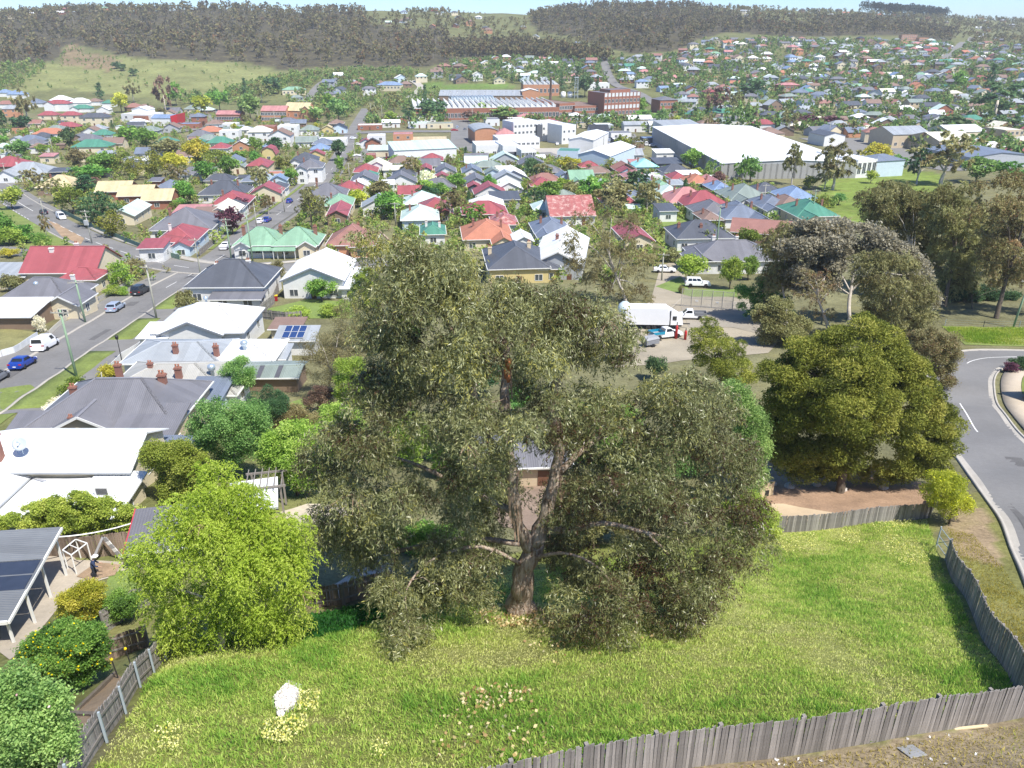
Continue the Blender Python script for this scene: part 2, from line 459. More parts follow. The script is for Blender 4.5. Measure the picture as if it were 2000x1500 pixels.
# ------------------------------------------------------------------ roads
def spline(pts, step):
    P = [np.array(p[:2], float) for p in pts]
    P = [2*P[0]-P[1]]+P+[2*P[-1]-P[-2]]
    out = []
    for i in range(1, len(P)-2):
        n = max(2, int(np.linalg.norm(P[i+1]-P[i])/step))
        for k in range(n):
            t = k/n
            out.append(.5*(2*P[i]+(P[i+1]-P[i-1])*t+(2*P[i-1]-5*P[i]+4*P[i+1]-P[i+2])*t*t+(3*P[i]-P[i-1]-3*P[i+1]+P[i+2])*t**3))
    out.append(P[-2])
    return np.array(out)
def offset(pl, d):
    t = np.gradient(pl, axis=0); t /= np.linalg.norm(t, axis=1)[:, None]+1e-9
    return pl+np.stack([t[:, 1], -t[:, 0]], 1)*d          # + is to the right of travel
def ribbon(name, pl, w, zo, mat, cross=4, height=0.0, kind='structure', parent=None):
    """strip of width w along polyline pl, draped zo above the ground; with height it is a solid kerb"""
    L_ = [offset(pl, o) for o in np.linspace(-w/2, w/2, cross+1)]
    P = np.stack(L_, 1)
    Z = hgt(P[..., 0], P[..., 1])+zo
    V = np.concatenate([P, Z[..., None]], -1).reshape(-1, 3)
    n, c = P.shape[0], P.shape[1]
    i = (np.arange(n-1)[:, None]*c+np.arange(c-1)[None, :]).ravel()
    Q = [np.stack([i, i+1, i+c+1, i+c], 1)]
    if height:
        V2 = V.copy(); V2[:, 2] -= height
        nb = len(V); V = np.concatenate([V, V2])
        j = np.arange(n-1)*c
        Q.append(np.stack([j, j+c, j+c+nb, j+nb], 1)); j = j+c-1
        Q.append(np.stack([j+c, j, j+nb, j+c+nb], 1))
        e = np.arange(c-1); Q.append(np.stack([e+1, e, e+nb, e+1+nb], 1)); e = e+(n-1)*c; Q.append(np.stack([e, e+1, e+1+nb, e+nb], 1))
    me = npmesh(name, V, np.concatenate(Q), mat)
    o = link(name, me, parent)
    if kind: o['kind'] = kind
    return o
def pix(*pts): return [A(*p) for p in pts]
asphalt = M('asphalt', (.19,.186,.18), .9, (.12, .2), (2.5, .12), bump=(60, .25))
asphalt_new = M('asphalt_fresh', (.19,.188,.185), .9, (.12, .16), (3, .09), bump=(60, .25))
asphalt_path = M('asphalt_path', (.2,.195,.185), .9, (.5, .14), (14, .08))
concrete = M('concrete', (.40,.375,.33), .9, (.8, .12), (9, .08))
paint_white = M('road_paint', (.75,.75,.72), .8, (3, .12))
lawn_m = M('lawn', (.17,.215,.055), .95, (.35, .3), (4, .3), bump=(12, .8))
lawn_dry = M('dry_lawn', (.22,.21,.085), .95, (.35, .3), (4, .3), bump=(12, .8))
lawn_lush = M('lush_lawn', (.17,.235,.06), .95, (.35, .2), (4, .25), bump=(12, .8))
dirt_m = M('bare_earth', (.33,.235,.15), .95, (.4, .3), (5, .2), bump=(9, .6))
gravel_m = M('gravel', (.33,.29,.22), .95, (.15, .25), (6, .15), bump=(20, .5))
bark_m = M('bark_mulch', (.33,.22,.145), .95, (.5, .3), (7, .3), bump=(14, .8))

S1 = spline(pix((-70,815),(45,738),(150,671),(232,620),(290,582),(345,551),(402,521)), 1.5)
S2 = spline(pix((402,521),(448,491),(500,446),(545,417),(580,391),(613,364),(650,328),(672,294),(688,262),(701,238),(716,212)), 3)
R2 = spline(pix((-60,332),(0,371),(40,399),(109,437),(170,467),(227,488),(280,505),(340,519),(400,526),(480,528),(560,523),(640,516),(720,513),(800,511),(900,509)), 2)
_rr = (pix((2120,703),(2040,700),(1970,698),(1918,701),(1884,714),(1870,742),(1873,785),(1902,835),(1945,885),(2010,955),(2090,1050),(2230,1230),(2420,1480)))
_d = (_rr[-1]-_rr[-2]).normalized()
RR = spline(_rr+[_rr[-1]+_d*22, _rr[-1]+_d*50], .8)
ribbon('street_road', S1, 6.6, .05, asphalt)
ribbon('street_road', S2, 8.5, .06, asphalt)
ribbon('cross_road', R2, 9, .075, asphalt)
ribbon('bend_road', RR, 7.4, .06, asphalt_new)
# kerbs, footpaths, verges of the left street
ribbon('kerb', offset(S1[:-4], -3.45), .45, .17, concrete, 1, .2)
ribbon('footpath', offset(S1[:-3], -5.5), 3.6, .10, asphalt_path, 3)
ribbon('driveway_strip', offset(S1[:-8], 5.6), 4.3, .085, asphalt_path, 3)
ribbon('kerb', offset(S1[:-5], 3.45), .3, .15, concrete, 1, .2)
ribbon('footpath', offset(S1[:-6], 8.1), 1.7, .10, asphalt_path, 2)
n1 = len(S1)
for a, b in ((.02,.30),(.36,.52),(.57,.72),(.77,.88)):
    seg = offset(S1, 5.4)[int(a*n1):int(b*n1)]
    ribbon('grass_verge', seg, 3.4, .13, lawn_m, 3, .12)
ribbon('footpath', offset(S2[6:60], -6.3), 1.6, .16, asphalt_path, 1, .1)
ribbon('grass_verge', offset(S2[6:60], -5), 1.2, .12, lawn_m, 1)
ribbon('footpath', offset(S2[6:60], 5.4), 1.6, .16, asphalt_path, 1, .1)
ribbon('kerb', offset(R2[:75], -4.7), .4, .2, concrete, 1, .2)
ribbon('footpath', offset(R2[:75], -6.0), 2.0, .14, asphalt_path, 1)
ribbon('kerb', offset(R2[:48], 4.7), .4, .2, concrete, 1, .2)
ribbon('kerb', offset(R2[85:], 4.7), .4, .2, concrete, 1, .2)
ribbon('footpath', offset(R2[85:], -6.1), 2.2, .16, concrete, 1, .1)
for pl, o_, w_ in ((R2[4:66], -.2, .16),):
    ribbon('lane_line', offset(pl, o_), w_, .085, paint_white, 1)
def dashes(pl, o_, w_, on, off, zo):
    q = offset(pl, o_); i = 0
    while i+on < len(q):
        ribbon('lane_dash', q[i:i+on+1], w_, zo, paint_white, 1); i += on+off
dashes(offset(R2[52:74], 4.2), 0, .18, 1, 1, .09)
dashes(R2[70:130], 0, .16, 2, 2, .09)
dashes(S1[-14:-2], 0, .14, 3, 4, .06)
dashes(S2[2:90], 0, .14, 2, 3, .08)
# the bend road: lane line, kerbs, footpath
nr_ = len(RR)
i_t = int(np.argmin(RR[:, 0]+(RR[:, 1]-75)**2*.001))
k_ = [PXY(p[0], p[1], H(p[0], p[1])) for p in RR]
top = [i for i, q in enumerate(k_) if q[1] < 706 and RR[i][1] > 80]
ribbon('lane_line', RR[:max(top)+3], .13, .072, paint_white, 1)
low = [i for i, q in enumerate(k_) if 786 < q[1] < 852 and RR[i][1] > 50]
ribbon('lane_line', RR[low[0]:low[-1]], .13, .072, paint_white, 1)
ribbon('kerb', offset(RR, 3.85), .2, .15, concrete, 1, .2)
ribbon('kerb', offset(RR, -3.85), .2, .15, concrete, 1, .2)
ribbon('gutter', offset(RR, -3.48), .5, .066, concrete, 1)
ribbon('gutter', offset(RR, 3.48), .5, .066, concrete, 1)
ribbon('footpath', offset(RR[12:], -5.6), 2.1, .17, M('concrete_path', (.42,.36,.28), .9, (.6, .12), (9, .08)), 2, .1)
ribbon('grass_verge', offset(RR[12:], -9.2), 5.0, .15, lawn_m, 4)
# mended strips in the asphalt
patchm = M('asphalt_mend', (.125,.122,.12), .9, (1, .15), (9, .1))
for pl, i0, n_, o_, w_ in ((S1, 20, 5, 1.4, .9), (S1, 34, 3, -1.2, 1.6), (S1, 48, 6, .4, .5), (S1, 9, 4, -2, 1.1), (RR, 40, 5, 1.8, .8), (RR, 62, 4, -1.2, 1.4), (RR, 78, 9, 2.4, .5), (R2, 30, 5, 1.5, 1.2), (R2, 58, 3, -1.4, 2)):
    ribbon('mended_strip', offset(pl, o_)[i0:i0+n_], w_, .085 if pl is R2 else .068, patchm, 1)
# far streets
W1 = spline(pix((901,297),(902,270),(900,245),(898,226),(896,212)), 8); ribbon('town_road', W1, 13, .2, asphalt)
W2 = spline(pix((660,262),(720,259),(800,257),(880,257),(960,255),(1040,250)), 8); ribbon('town_road', W2, 12, .24, asphalt)
W3 = spline(pix((1310,232),(1290,212),(1262,192),(1240,180),(1205,168),(1190,150),(1182,128),(1178,112)), 8); ribbon('hill_road', W3, 9, .6, asphalt)
W4 = spline(pix((598,204),(606,190),(618,174),(630,163),(640,158)), 6); ribbon('hill_road', W4, 9, .6, asphalt)
W5 = spline(pix((1840,122),(1856,108),(1868,98),(1890,84),(1900,74)), 8); ribbon('hill_road', W5, 11, .8, asphalt)
W6 = spline(pix((800,192),(812,182),(822,172),(815,164),(805,158)), 6); ribbon('hill_track', W6, 7, .6, concrete)
W7 = spline(pix((1130,345),(1190,318),(1215,330),(1250,352),(1290,380)), 8)
W8 = spline(pix((1060,298),(1110,318),(1160,330),(1210,318),(1218,290),(1200,262)), 6); ribbon('town_road', W8, 8, .2, asphalt)
W9 = spline(pix((760,320),(830,318),(900,318),(960,320),(1040,320)), 6); ribbon('town_lane', W9, 5, .16, asphalt)
ROADS = [(S1, 6), (S2, 7), (R2, 8), (RR, 7), (W1, 9), (W2, 8), (W3, 8), (W4, 8), (W5, 9), (W8, 6)]

# ------------------------------------------------------------------ ground patches
def patch(name, pts, zo, mat, world=False, cut=1.2):
    P = pts if world else [A(*p) for p in pts]
    bm = bmesh.new()
    f = bm.faces.new([bm.verts.new((p[0], p[1], 0)) for p in P])
    xs = [p[0] for p in P]; ys = [p[1] for p in P]
    st = max(cut, (max(xs)-min(xs))/40, (max(ys)-min(ys))/40)
    for ax, lo, hi in ((0, min(xs), max(xs)), (1, min(ys), max(ys))):
        v = lo+st
        while v < hi-.01:
            n = Vector((1,0,0)) if ax == 0 else Vector((0,1,0))
            bmesh.ops.bisect_plane(bm, geom=bm.verts[:]+bm.edges[:]+bm.faces[:], plane_co=n*v, plane_no=n)
            v += st
    bmesh.ops.triangulate(bm, faces=bm.faces[:])
    for q in bm.verts: q.co.z = H(q.co.x, q.co.y)+zo
    me = bpy.data.meshes.new(name); bm.to_mesh(me); bm.free()
    for q in me.polygons: pass
    me.materials.append(mat)
    if me.polygons and me.polygons[0].normal.z < 0: me.flip_normals()
    return struct(link(name, me))
patch('bark_yard', [(1395,905),(1480,890),(1660,900),(1800,945),(1818,975),(1815,1000),(1700,1005),(1530,1025),(1440,1000)], .05, bark_m)
patch('sandy_path', [(1470,985),(1530,985),(1640,1005),(1530,1027),(1490,1015)], .07, M('pale_sand', (.55,.43,.29), .95, (.5, .15)))
patch('gravel_yard', [(1140,640),(1270,590),(1290,520),(1330,505),(1345,570),(1500,590),(1560,620),(1500,690),(1330,705),(1200,720)], .05, gravel_m)
patch('worn_drive', [(1345,640),(1330,600),(1440,590),(1500,615),(1520,660),(1430,640)], .08, M('worn_drive', (.29,.26,.21), .9, (.3, .2), (8, .1)))
patch('lawn', [(515,605),(600,585),(690,590),(695,622),(520,622)], .05, lawn_lush)
patch('lawn', [(1290,425),(1350,405),(1400,425),(1360,470),(1320,500),(1300,490)], .06, lawn_lush)
patch('lawn', [(1280,560),(1330,540),(1345,565),(1440,565),(1440,580),(1350,580)], .06, lawn_lush)
patch('lawn', [(0,640),(75,650),(70,668),(0,700)], .06, lawn_dry)
patch('lawn', [(0,760),(60,752),(90,770),(0,830)], .06, lawn_m)
patch('lawn', [(555,790),(605,775),(610,850),(560,860)], .06, lawn_lush)
patch('grass_bank', [(-60,420),(20,400),(105,445),(165,470),(150,480),(100,500),(0,470),(-60,460)], .06, lawn_m)
patch('bare_bank', [(95,432),(110,436),(165,466),(158,478),(120,462)], .09, dirt_m)
patch('roadside_meadow', [(1840,638),(2060,640),(2100,680),(1960,676),(1885,674)], .06, lawn_m)
patch('side_lane', [(-40,478),(0,478),(85,492),(70,504),(0,498),(-40,500)], .07, asphalt)
patch('front_yard', [(640,545),(700,515),(720,560),(690,600)], .05, concrete)
patch('car_park', [(1175,262),(1240,262),(1260,292),(1215,310),(1180,290)], .2, asphalt_path, cut=4)
patch('car_park', [(705,292),(765,292),(770,318),(700,318)], .2, asphalt_path, cut=4)
patch('factory_yard', [(940,290),(1130,290),(1150,318),(960,318)], .2, concrete, cut=4)
patch('shop_yard', [(385,205),(470,225),(470,240),(340,262),(330,245)], .4, asphalt_path, cut=4)
patch('works_yard', [(1560,270),(1720,270),(1900,300),(1990,330),(1850,335),(1700,310)], .2, asphalt_path, cut=5)
# ------------------------------------------------------------------ foliage
def unit(a): return a/(np.linalg.norm(a, axis=-1, keepdims=True)+1e-9)
def rhomb(c, d, L_, W_, r):
    """one lens-shaped leaf per row: centre c, long axis d"""
    n = len(c); d = unit(d)
    s = unit(np.cross(d, r.normal(size=(n, 3))))
    nn = np.cross(d, s)
    L_ = np.broadcast_to(np.asarray(L_, float), (n,))[:, None]; W_ = np.broadcast_to(np.asarray(W_, float), (n,))[:, None]
    v = np.stack([c-d*L_*.5, c+s*W_*.5-nn*W_*.12+d*L_*.04, c+d*L_*.5, c-s*W_*.5-nn*W_*.12+d*L_*.04], 1)
    return v.reshape(-1, 3)
def quads(n): return np.arange(n*4).reshape(n, 4)
def clump_leaves(C, R, style, per, L_, W_, r, bias=None, squash=.8):
    """C (k,3) clump centres, R (k,) radii -> leaf verts and tint"""
    k = len(C); per = np.broadcast_to(per, (k,)).astype(int)
    idx = np.repeat(np.arange(k), per); n = len(idx)
    ct = np.clip(.5+r.normal(size=k)*.16+(0 if bias is None else bias), 0, 1)
    if style == 'spray':                                   # leaves hung along drooping twigs
        nsp = np.maximum(per//14, 1); sid = np.floor(r.random(n)*nsp[idx]).astype(int)
        off = np.concatenate([[0], np.cumsum(nsp)]); g = off[idx]+sid; tot = off[-1]
        sc = np.repeat(np.arange(k), nsp)
        o = unit(r.normal(size=(tot, 3))+np.array((0, 0, .35))); st = C[sc]+o*(R[sc]*r.uniform(.15, .75, tot))[:, None]*np.array((1, 1, squash))
        ln = R[sc]*r.uniform(.5, 1.0, tot); hd = unit(o*np.array((1, 1, .4))+r.normal(size=(tot, 3))*.35)
        t = r.random(n)**.8
        p = st[g]+hd[g]*(ln[g]*t)[:, None]; p[:, 2] -= ln[g]*(t**2)*.5
        tan = hd[g].copy(); tan[:, 2] -= 1.0*t
        p += r.normal(size=(n, 3))*(.07*R[idx])[:, None]
        d = unit(tan)*.45+np.array((0, 0, -.5))+r.normal(size=(n, 3))*.62
        tint = ct[idx]+r.normal(size=n)*.17+np.repeat(r.normal(size=tot)*.1, 1)[g]
    elif style == 'curl':                                  # corkscrew willow: hanging strings
        nsp = np.maximum(per//22, 1); sid = np.floor(r.random(n)*nsp[idx]).astype(int)
        off = np.concatenate([[0], np.cumsum(nsp)]); g = off[idx]+sid; tot = off[-1]; sc = np.repeat(np.arange(k), nsp)
        o = unit(r.normal(size=(tot, 3))+np.array((0, 0, .5))); st = C[sc]+o*(R[sc]*r.uniform(.3, .95, tot))[:, None]
        ln = R[sc]*r.uniform(.6, 1.5, tot); t = r.random(n)
        ph = r.random(tot)*6.28
        p = st[g]+o[g]*(ln[g]*t*.45)[:, None]; p[:, 2] -= ln[g]*t**1.5*.8
        p[:, 0] += np.sin(t*9+ph[g])*.07; p[:, 1] += np.cos(t*8+ph[g])*.07
        d = o[g]*.4+np.array((0, 0, -.6))+r.normal(size=(n, 3))*.7
        tint = ct[idx]+r.normal(size=n)*.2
    elif style == 'pad':                                   # dense fine foliage in upward-facing pads
        o = unit(r.normal(size=(n, 3))+np.array((0, 0, .45))); rad = R[idx]*(1-.35*r.random(n)**1.6)*np.where(r.random(n) < .12, 1.25, 1)
        p = C[idx]+o*rad[:, None]*np.array((1, 1, squash))
        d = o*.6+r.normal(size=(n, 3))*.8
        tint = ct[idx]+r.normal(size=n)*.16
    else:                                                  # broad leaves through the shell of each clump
        o = unit(r.normal(size=(n, 3))+np.array((0, 0, .25))); rad = R[idx]*r.random(n)**.55*np.where(r.random(n) < .1, 1.4, 1)
        p = C[idx]+o*rad[:, None]*np.array((1, 1, squash))
        d = o*.35+r.normal(size=(n, 3))
        d[:, 2] *= .7
        tint = ct[idx]+r.normal(size=n)*.17
    ls = r.uniform(.7, 1.25, n)
    V = rhomb(p, d, L_*ls, W_*ls, r)
    return V, np.repeat(np.clip(tint, 0, 1), 4)
LM = {
 'gum': leaf_mat('gum_leaves', ['#4e3826','#535232','#656c42','#777f52','#8f956e','#949648'], .27, .38, .55),
 'willow': leaf_mat('willow_leaves', ['#8fae3e','#a8c64a','#bed856','#cce068','#d8e880'], .52, .5),
 'wattle': leaf_mat('wattle_leaves', ['#434c20','#5c6a2a','#768236','#8c9440','#a0a250'], .3, .6),
 'silver': leaf_mat('silver_leaves', ['#716c56','#87826a','#98947e','#a6a290','#8e8662'], .4, .8, .1),
 'olive': leaf_mat('olive_leaves', ['#645838','#7a744a','#8f8c5c','#a0a06c','#aea874'], .4, .5, .35),
 'rust': leaf_mat('rust_gum_leaves', ['#6c543c','#7c7048','#8a8a58','#9a9866','#a48a62'], .4, .5, .35),
 'green': leaf_mat('green_leaves', ['#45642e','#5c823a','#749c46','#8ab052','#a0bc60'], .42, .5),
 'bright': leaf_mat('bright_leaves', ['#667e34','#7f993e','#96ae4a','#a9bb58','#b9c66c'], .42, .5),
 'yellow': leaf_mat('yellow_green_leaves', ['#8a922e','#a4aa38','#bcbc44','#ccc850','#d8d064'], .42, .5),
 'dark': leaf_mat('dark_leaves', ['#2e4630','#3c5a3c','#4a6a44','#5a7a4c','#6a8456'], .3, .6),
 'plum': leaf_mat('plum_leaves', ['#3c2230','#50303e','#643e4c','#744c58','#805c60'], .3, .5),
 'copper': leaf_mat('copper_leaves', ['#54403a','#6a524a','#7c6256','#8a7060','#94806c'], .3, .55),
 'birch': leaf_mat('birch_leaves', ['#50723e','#668c4c','#7ea25a','#94b468','#a8c27a'], .42, .5),
 'blossom': leaf_mat('blossom_leaves', ['#b9b58c','#d4d0a8','#e2dfc2','#ece9d6','#8aa04a'], .3, .6),
}
def bark_mat(name, cols):
    m = bpy.data.materials.new(name); m.use_nodes = True; t = m.node_tree; N = t.nodes.new; L = t.links.new; b = t.nodes['Principled BSDF']; b.inputs['Roughness'].default_value = .9; b.inputs['Specular IOR Level'].default_value = .15
    tc = N('ShaderNodeTexCoord'); mp = N('ShaderNodeMapping'); mp.inputs['Scale'].default_value = (5, 5, .45); L(tc.outputs['Object'], mp.inputs[0])
    no = N('ShaderNodeTexNoise'); no.inputs['Scale'].default_value = 1.6; no.inputs['Detail'].default_value = 8; no.inputs['Roughness'].default_value = .7; L(mp.outputs[0], no.inputs['Vector'])
    cr = N('ShaderNodeValToRGB'); el = cr.color_ramp.elements
    while len(el) < len(cols): el.new(.5)
    for i, c in enumerate(cols): el[i].position = .3+.4*i/(len(cols)-1); el[i].color = (*rgb(c), 1)
    L(no.outputs[0], cr.inputs[0]); L(cr.outputs[0], b.inputs['Base Color'])
    bu = N('ShaderNodeBump'); bu.inputs['Strength'].default_value = 1; bu.inputs['Distance'].default_value = .12; L(no.outputs[0], bu.inputs['Height']); L(bu.outputs[0], b.inputs['Normal'])
    MATS[name] = m; return m
BARK = bark_mat('gum_bark', ['#5a4433','#8a7260','#a89684','#c0b2a2','#8c6a50'])
BARK_PALE = M('pale_bark', (.52,.47,.40), .85, (1.0, .25), (6, .15), bump=(6, .6))
BARK_DARK = M('dark_bark', (.13,.105,.08), .95, (1.5, .3), bump=(6, 1.0))
TWIG = M('dry_twig', (.36,.25,.17), .9, (2, .2))

def skeleton_mesh(mb, limbs, ends, r0=.05, n=5, droop=0.0, rr=rnd):
    """limbs: list of (points, radii); ends: clump centres each fed by a branch from the nearest limb point below"""
    P = []; Rr = []
    for pts, rad in limbs:
        pts = [Vector(p) for p in pts]
        q = []; qr = []
        for i in range(len(pts)-1):
            for k in range(4):
                t = k/4
                a = pts[max(i-1, 0)]; b = pts[i]; c = pts[i+1]; d = pts[min(i+2, len(pts)-1)]
                q.append(.5*(2*b+(c-a)*t+(2*a-5*b+4*c-d)*t*t+(3*b-a-3*c+d)*t**3)); qr.append(rad[i]+(rad[i+1]-rad[i])*t)
        q.append(pts[-1]); qr.append(rad[-1])
        for i in range(1, len(q)-1):
            q[i] = q[i]+Vector((rr.uniform(-1, 1), rr.uniform(-1, 1), 0))*qr[i]*.22
            qr[i] *= rr.uniform(.92, 1.1)
        mb.tube(q, qr, 9 if qr[0] > .2 else 6)
        P += q[2:]; Rr += qr[2:]
    if not P: return
    n0 = len(P); k = len(ends)
    PA = np.zeros((n0+3*k, 3)); RA = np.zeros(n0+3*k); PA[:n0] = [tuple(p) for p in P]; RA[:n0] = Rr; m_ = n0
    left = [np.array(e, float) for e in ends]
    left.sort(key=lambda e: np.linalg.norm(PA[:n0]-e, axis=1).min())
    for ev in left:
        d = np.linalg.norm(PA[:m_]-ev, axis=1)+np.clip(PA[:m_, 2]-ev[2]+.3, 0, None)*.8
        i = int(np.argmin(d)); a = Vector(PA[i]); b = Vector(ev); ln = (b-a).length
        if ln < .1: continue
        r_ = min(max(r0*ln*.3, r0*.45), RA[i]*.8)
        m1 = a.lerp(b, .38)+Vector((rr.uniform(-.12, .12)*ln, rr.uniform(-.12, .12)*ln, .10*ln))
        m2 = a.lerp(b, .74)+Vector((rr.uniform(-.08, .08)*ln, rr.uniform(-.08, .08)*ln, .08*ln))
        mb.tube([a, m1, m2, b], [r_, r_*.8, r_*.6, r_*.35], n, cap=False)
        for q, w in ((m1, .8), (m2, .6), (b, .35)):
            if m_ < len(PA): PA[m_] = q; RA[m_] = r_*w; m_ += 1
def polytree(name, label, cat, base, poly, Yc, thick, ncl, rad, per, leaf, mat, style, limbs=None, holes=(), bark=BARK, lean=0.0, yb=None, seed=1, biasf=None, squash=.8, keepz=.4, group=None, trunk_r=.2, r0=.05, twigs=0, edge=.45, yshift=None, flowers=None, sep=.42):
    """a tree whose crown fills the volume behind the traced outline, Yc the distance of its middle, thick its half depth"""
    r = np.random.default_rng(seed); rr = random.Random(seed)
    xs = [p[0] for p in poly]; ys = [p[1] for p in poly]
    C = []; R = []
    seg = np.array([(poly[i], poly[(i+1) % len(poly)]) for i in range(len(poly))], float)
    tries = 0
    while len(C) < ncl and tries < ncl*60:
        tries += 1
        x = r.uniform(min(xs), max(xs)); y = r.uniform(min(ys), max(ys))
        if not inpoly(np.array([x]), np.array([y]), poly)[0]: continue
        if any(inpoly(np.array([x]), np.array([y]), h)[0] for h in holes) : continue
        a = seg[:, 0]; b = seg[:, 1]; ab = b-a; p = np.array((x, y))
        t = np.clip(((p-a)*ab).sum(1)/((ab**2).sum(1)+1e-9), 0, 1); dpx = np.linalg.norm(a+ab*t[:, None]-p, axis=1).min()
        zz = Yc*1.08; m = dpx*zz/FPX
        rd = r.uniform(*rad)
        if m < rd*edge: continue
        T = min(thick, m*.95+.25)
        dy = r.uniform(-1, 1)
        if dy < .2 and holes:
            e_ = rd*FPX/zz*.3; q_ = np.array([(x+e_*math.cos(a_), y+e_*math.sin(a_)) for a_ in np.arange(8)*.785])
            if any(inpoly(q_[:, 0], q_[:, 1], h).any() for h in holes): continue
        if abs(dy) < .35: dy = math.copysign(.35+abs(dy), dy)
        yc = Yc+(yshift(x, y) if yshift else 0)
        q = ATD(x, y, yc+dy*T)
        if q[2] < H(q[0], q[1])+keepz: continue
        if C:
            dd = np.linalg.norm(np.array(C)-np.array(q), axis=1)
            if dd.min() < rd*sep: continue
        C.append(tuple(q)); R.append(rd)
    C = np.array(C); R = np.array(R)
    t = thing(name, label, cat, base, 0, group)
    o = Vector(base)
    mb = MB()
    if limbs is None:
        c0 = Vector(C.mean(0)); top = Vector(C[np.argmax(C[:, 2])])
        fork = o.lerp(c0, .45); fork.x += rr.uniform(-.2, .2)
        limbs = [([o-Vector((0, 0, .4)), o.lerp(fork, .5)+Vector((rr.uniform(-.15, .15), 0, 0)), fork, c0, c0.lerp(top, .7)], [trunk_r*1.3, trunk_r, trunk_r*.8, trunk_r*.5, trunk_r*.15])]
        for i in r.choice(len(C), min(7, len(C)), replace=False):
            e = Vector(C[i]); s = fork.lerp(c0, rr.uniform(0, .8))
            limbs.append(([s, s.lerp(e, .5)+Vector((0, 0, .12*(e-s).length)), e], [trunk_r*.45, trunk_r*.3, trunk_r*.08]))
    skeleton_mesh(mb, limbs, C, r0, rr=rr)
    V0 = np.array(mb.v)-np.array(o); mb.v = [tuple(v) for v in V0]
    mb.build('trunk', bark, t, True)
    bias = biasf(C) if biasf else None
    V, tn = clump_leaves(C, R, style, (per*(R/np.mean(R))**2).astype(int), leaf[0], leaf[1], r, bias, squash)
    cr = link('crown', npmesh('crown', V-np.array(o), quads(len(V)//4), mat, tn), t)
    if flowers:
        nf, fs, fcols = flowers; i = r.integers(0, len(C), nf); oo = unit(r.normal(size=(nf, 3))+np.array((0, -.8, .7))); fp = C[i]+oo*(R[i]*1.18)[:, None]*np.array((1, 1, squash))
        fv = np.concatenate([rhomb(fp, r.normal(size=(nf, 3)), fs, fs*.8, r) for _ in range(2)]); link('blossoms', npmesh('blossoms', fv-np.array(o), quads(2*nf), leaf_mat('blossom_'+fcols[0], fcols, .3), np.repeat(r.random(2*nf), 4)), t)['kind'] = 'stuff'
    if twigs:
        mb = MB(); pick = r.choice(len(C), min(twigs, len(C)), replace=False)
        for i in pick:
            c = Vector(C[i])-o
            for k in range(9):
                d = Vector((rr.uniform(-1, 1), rr.uniform(-1, .4), rr.uniform(-1.1, .1))).normalized()*R[i]*rr.uniform(.7, 1.25)
                mb.tube([c, c+d*.5+Vector((0, 0, .1)), c+d], [.018, .013, .006], 3, cap=False)
        mb.build('dry_twigs', TWIG, t)['kind'] = 'stuff'
    return t

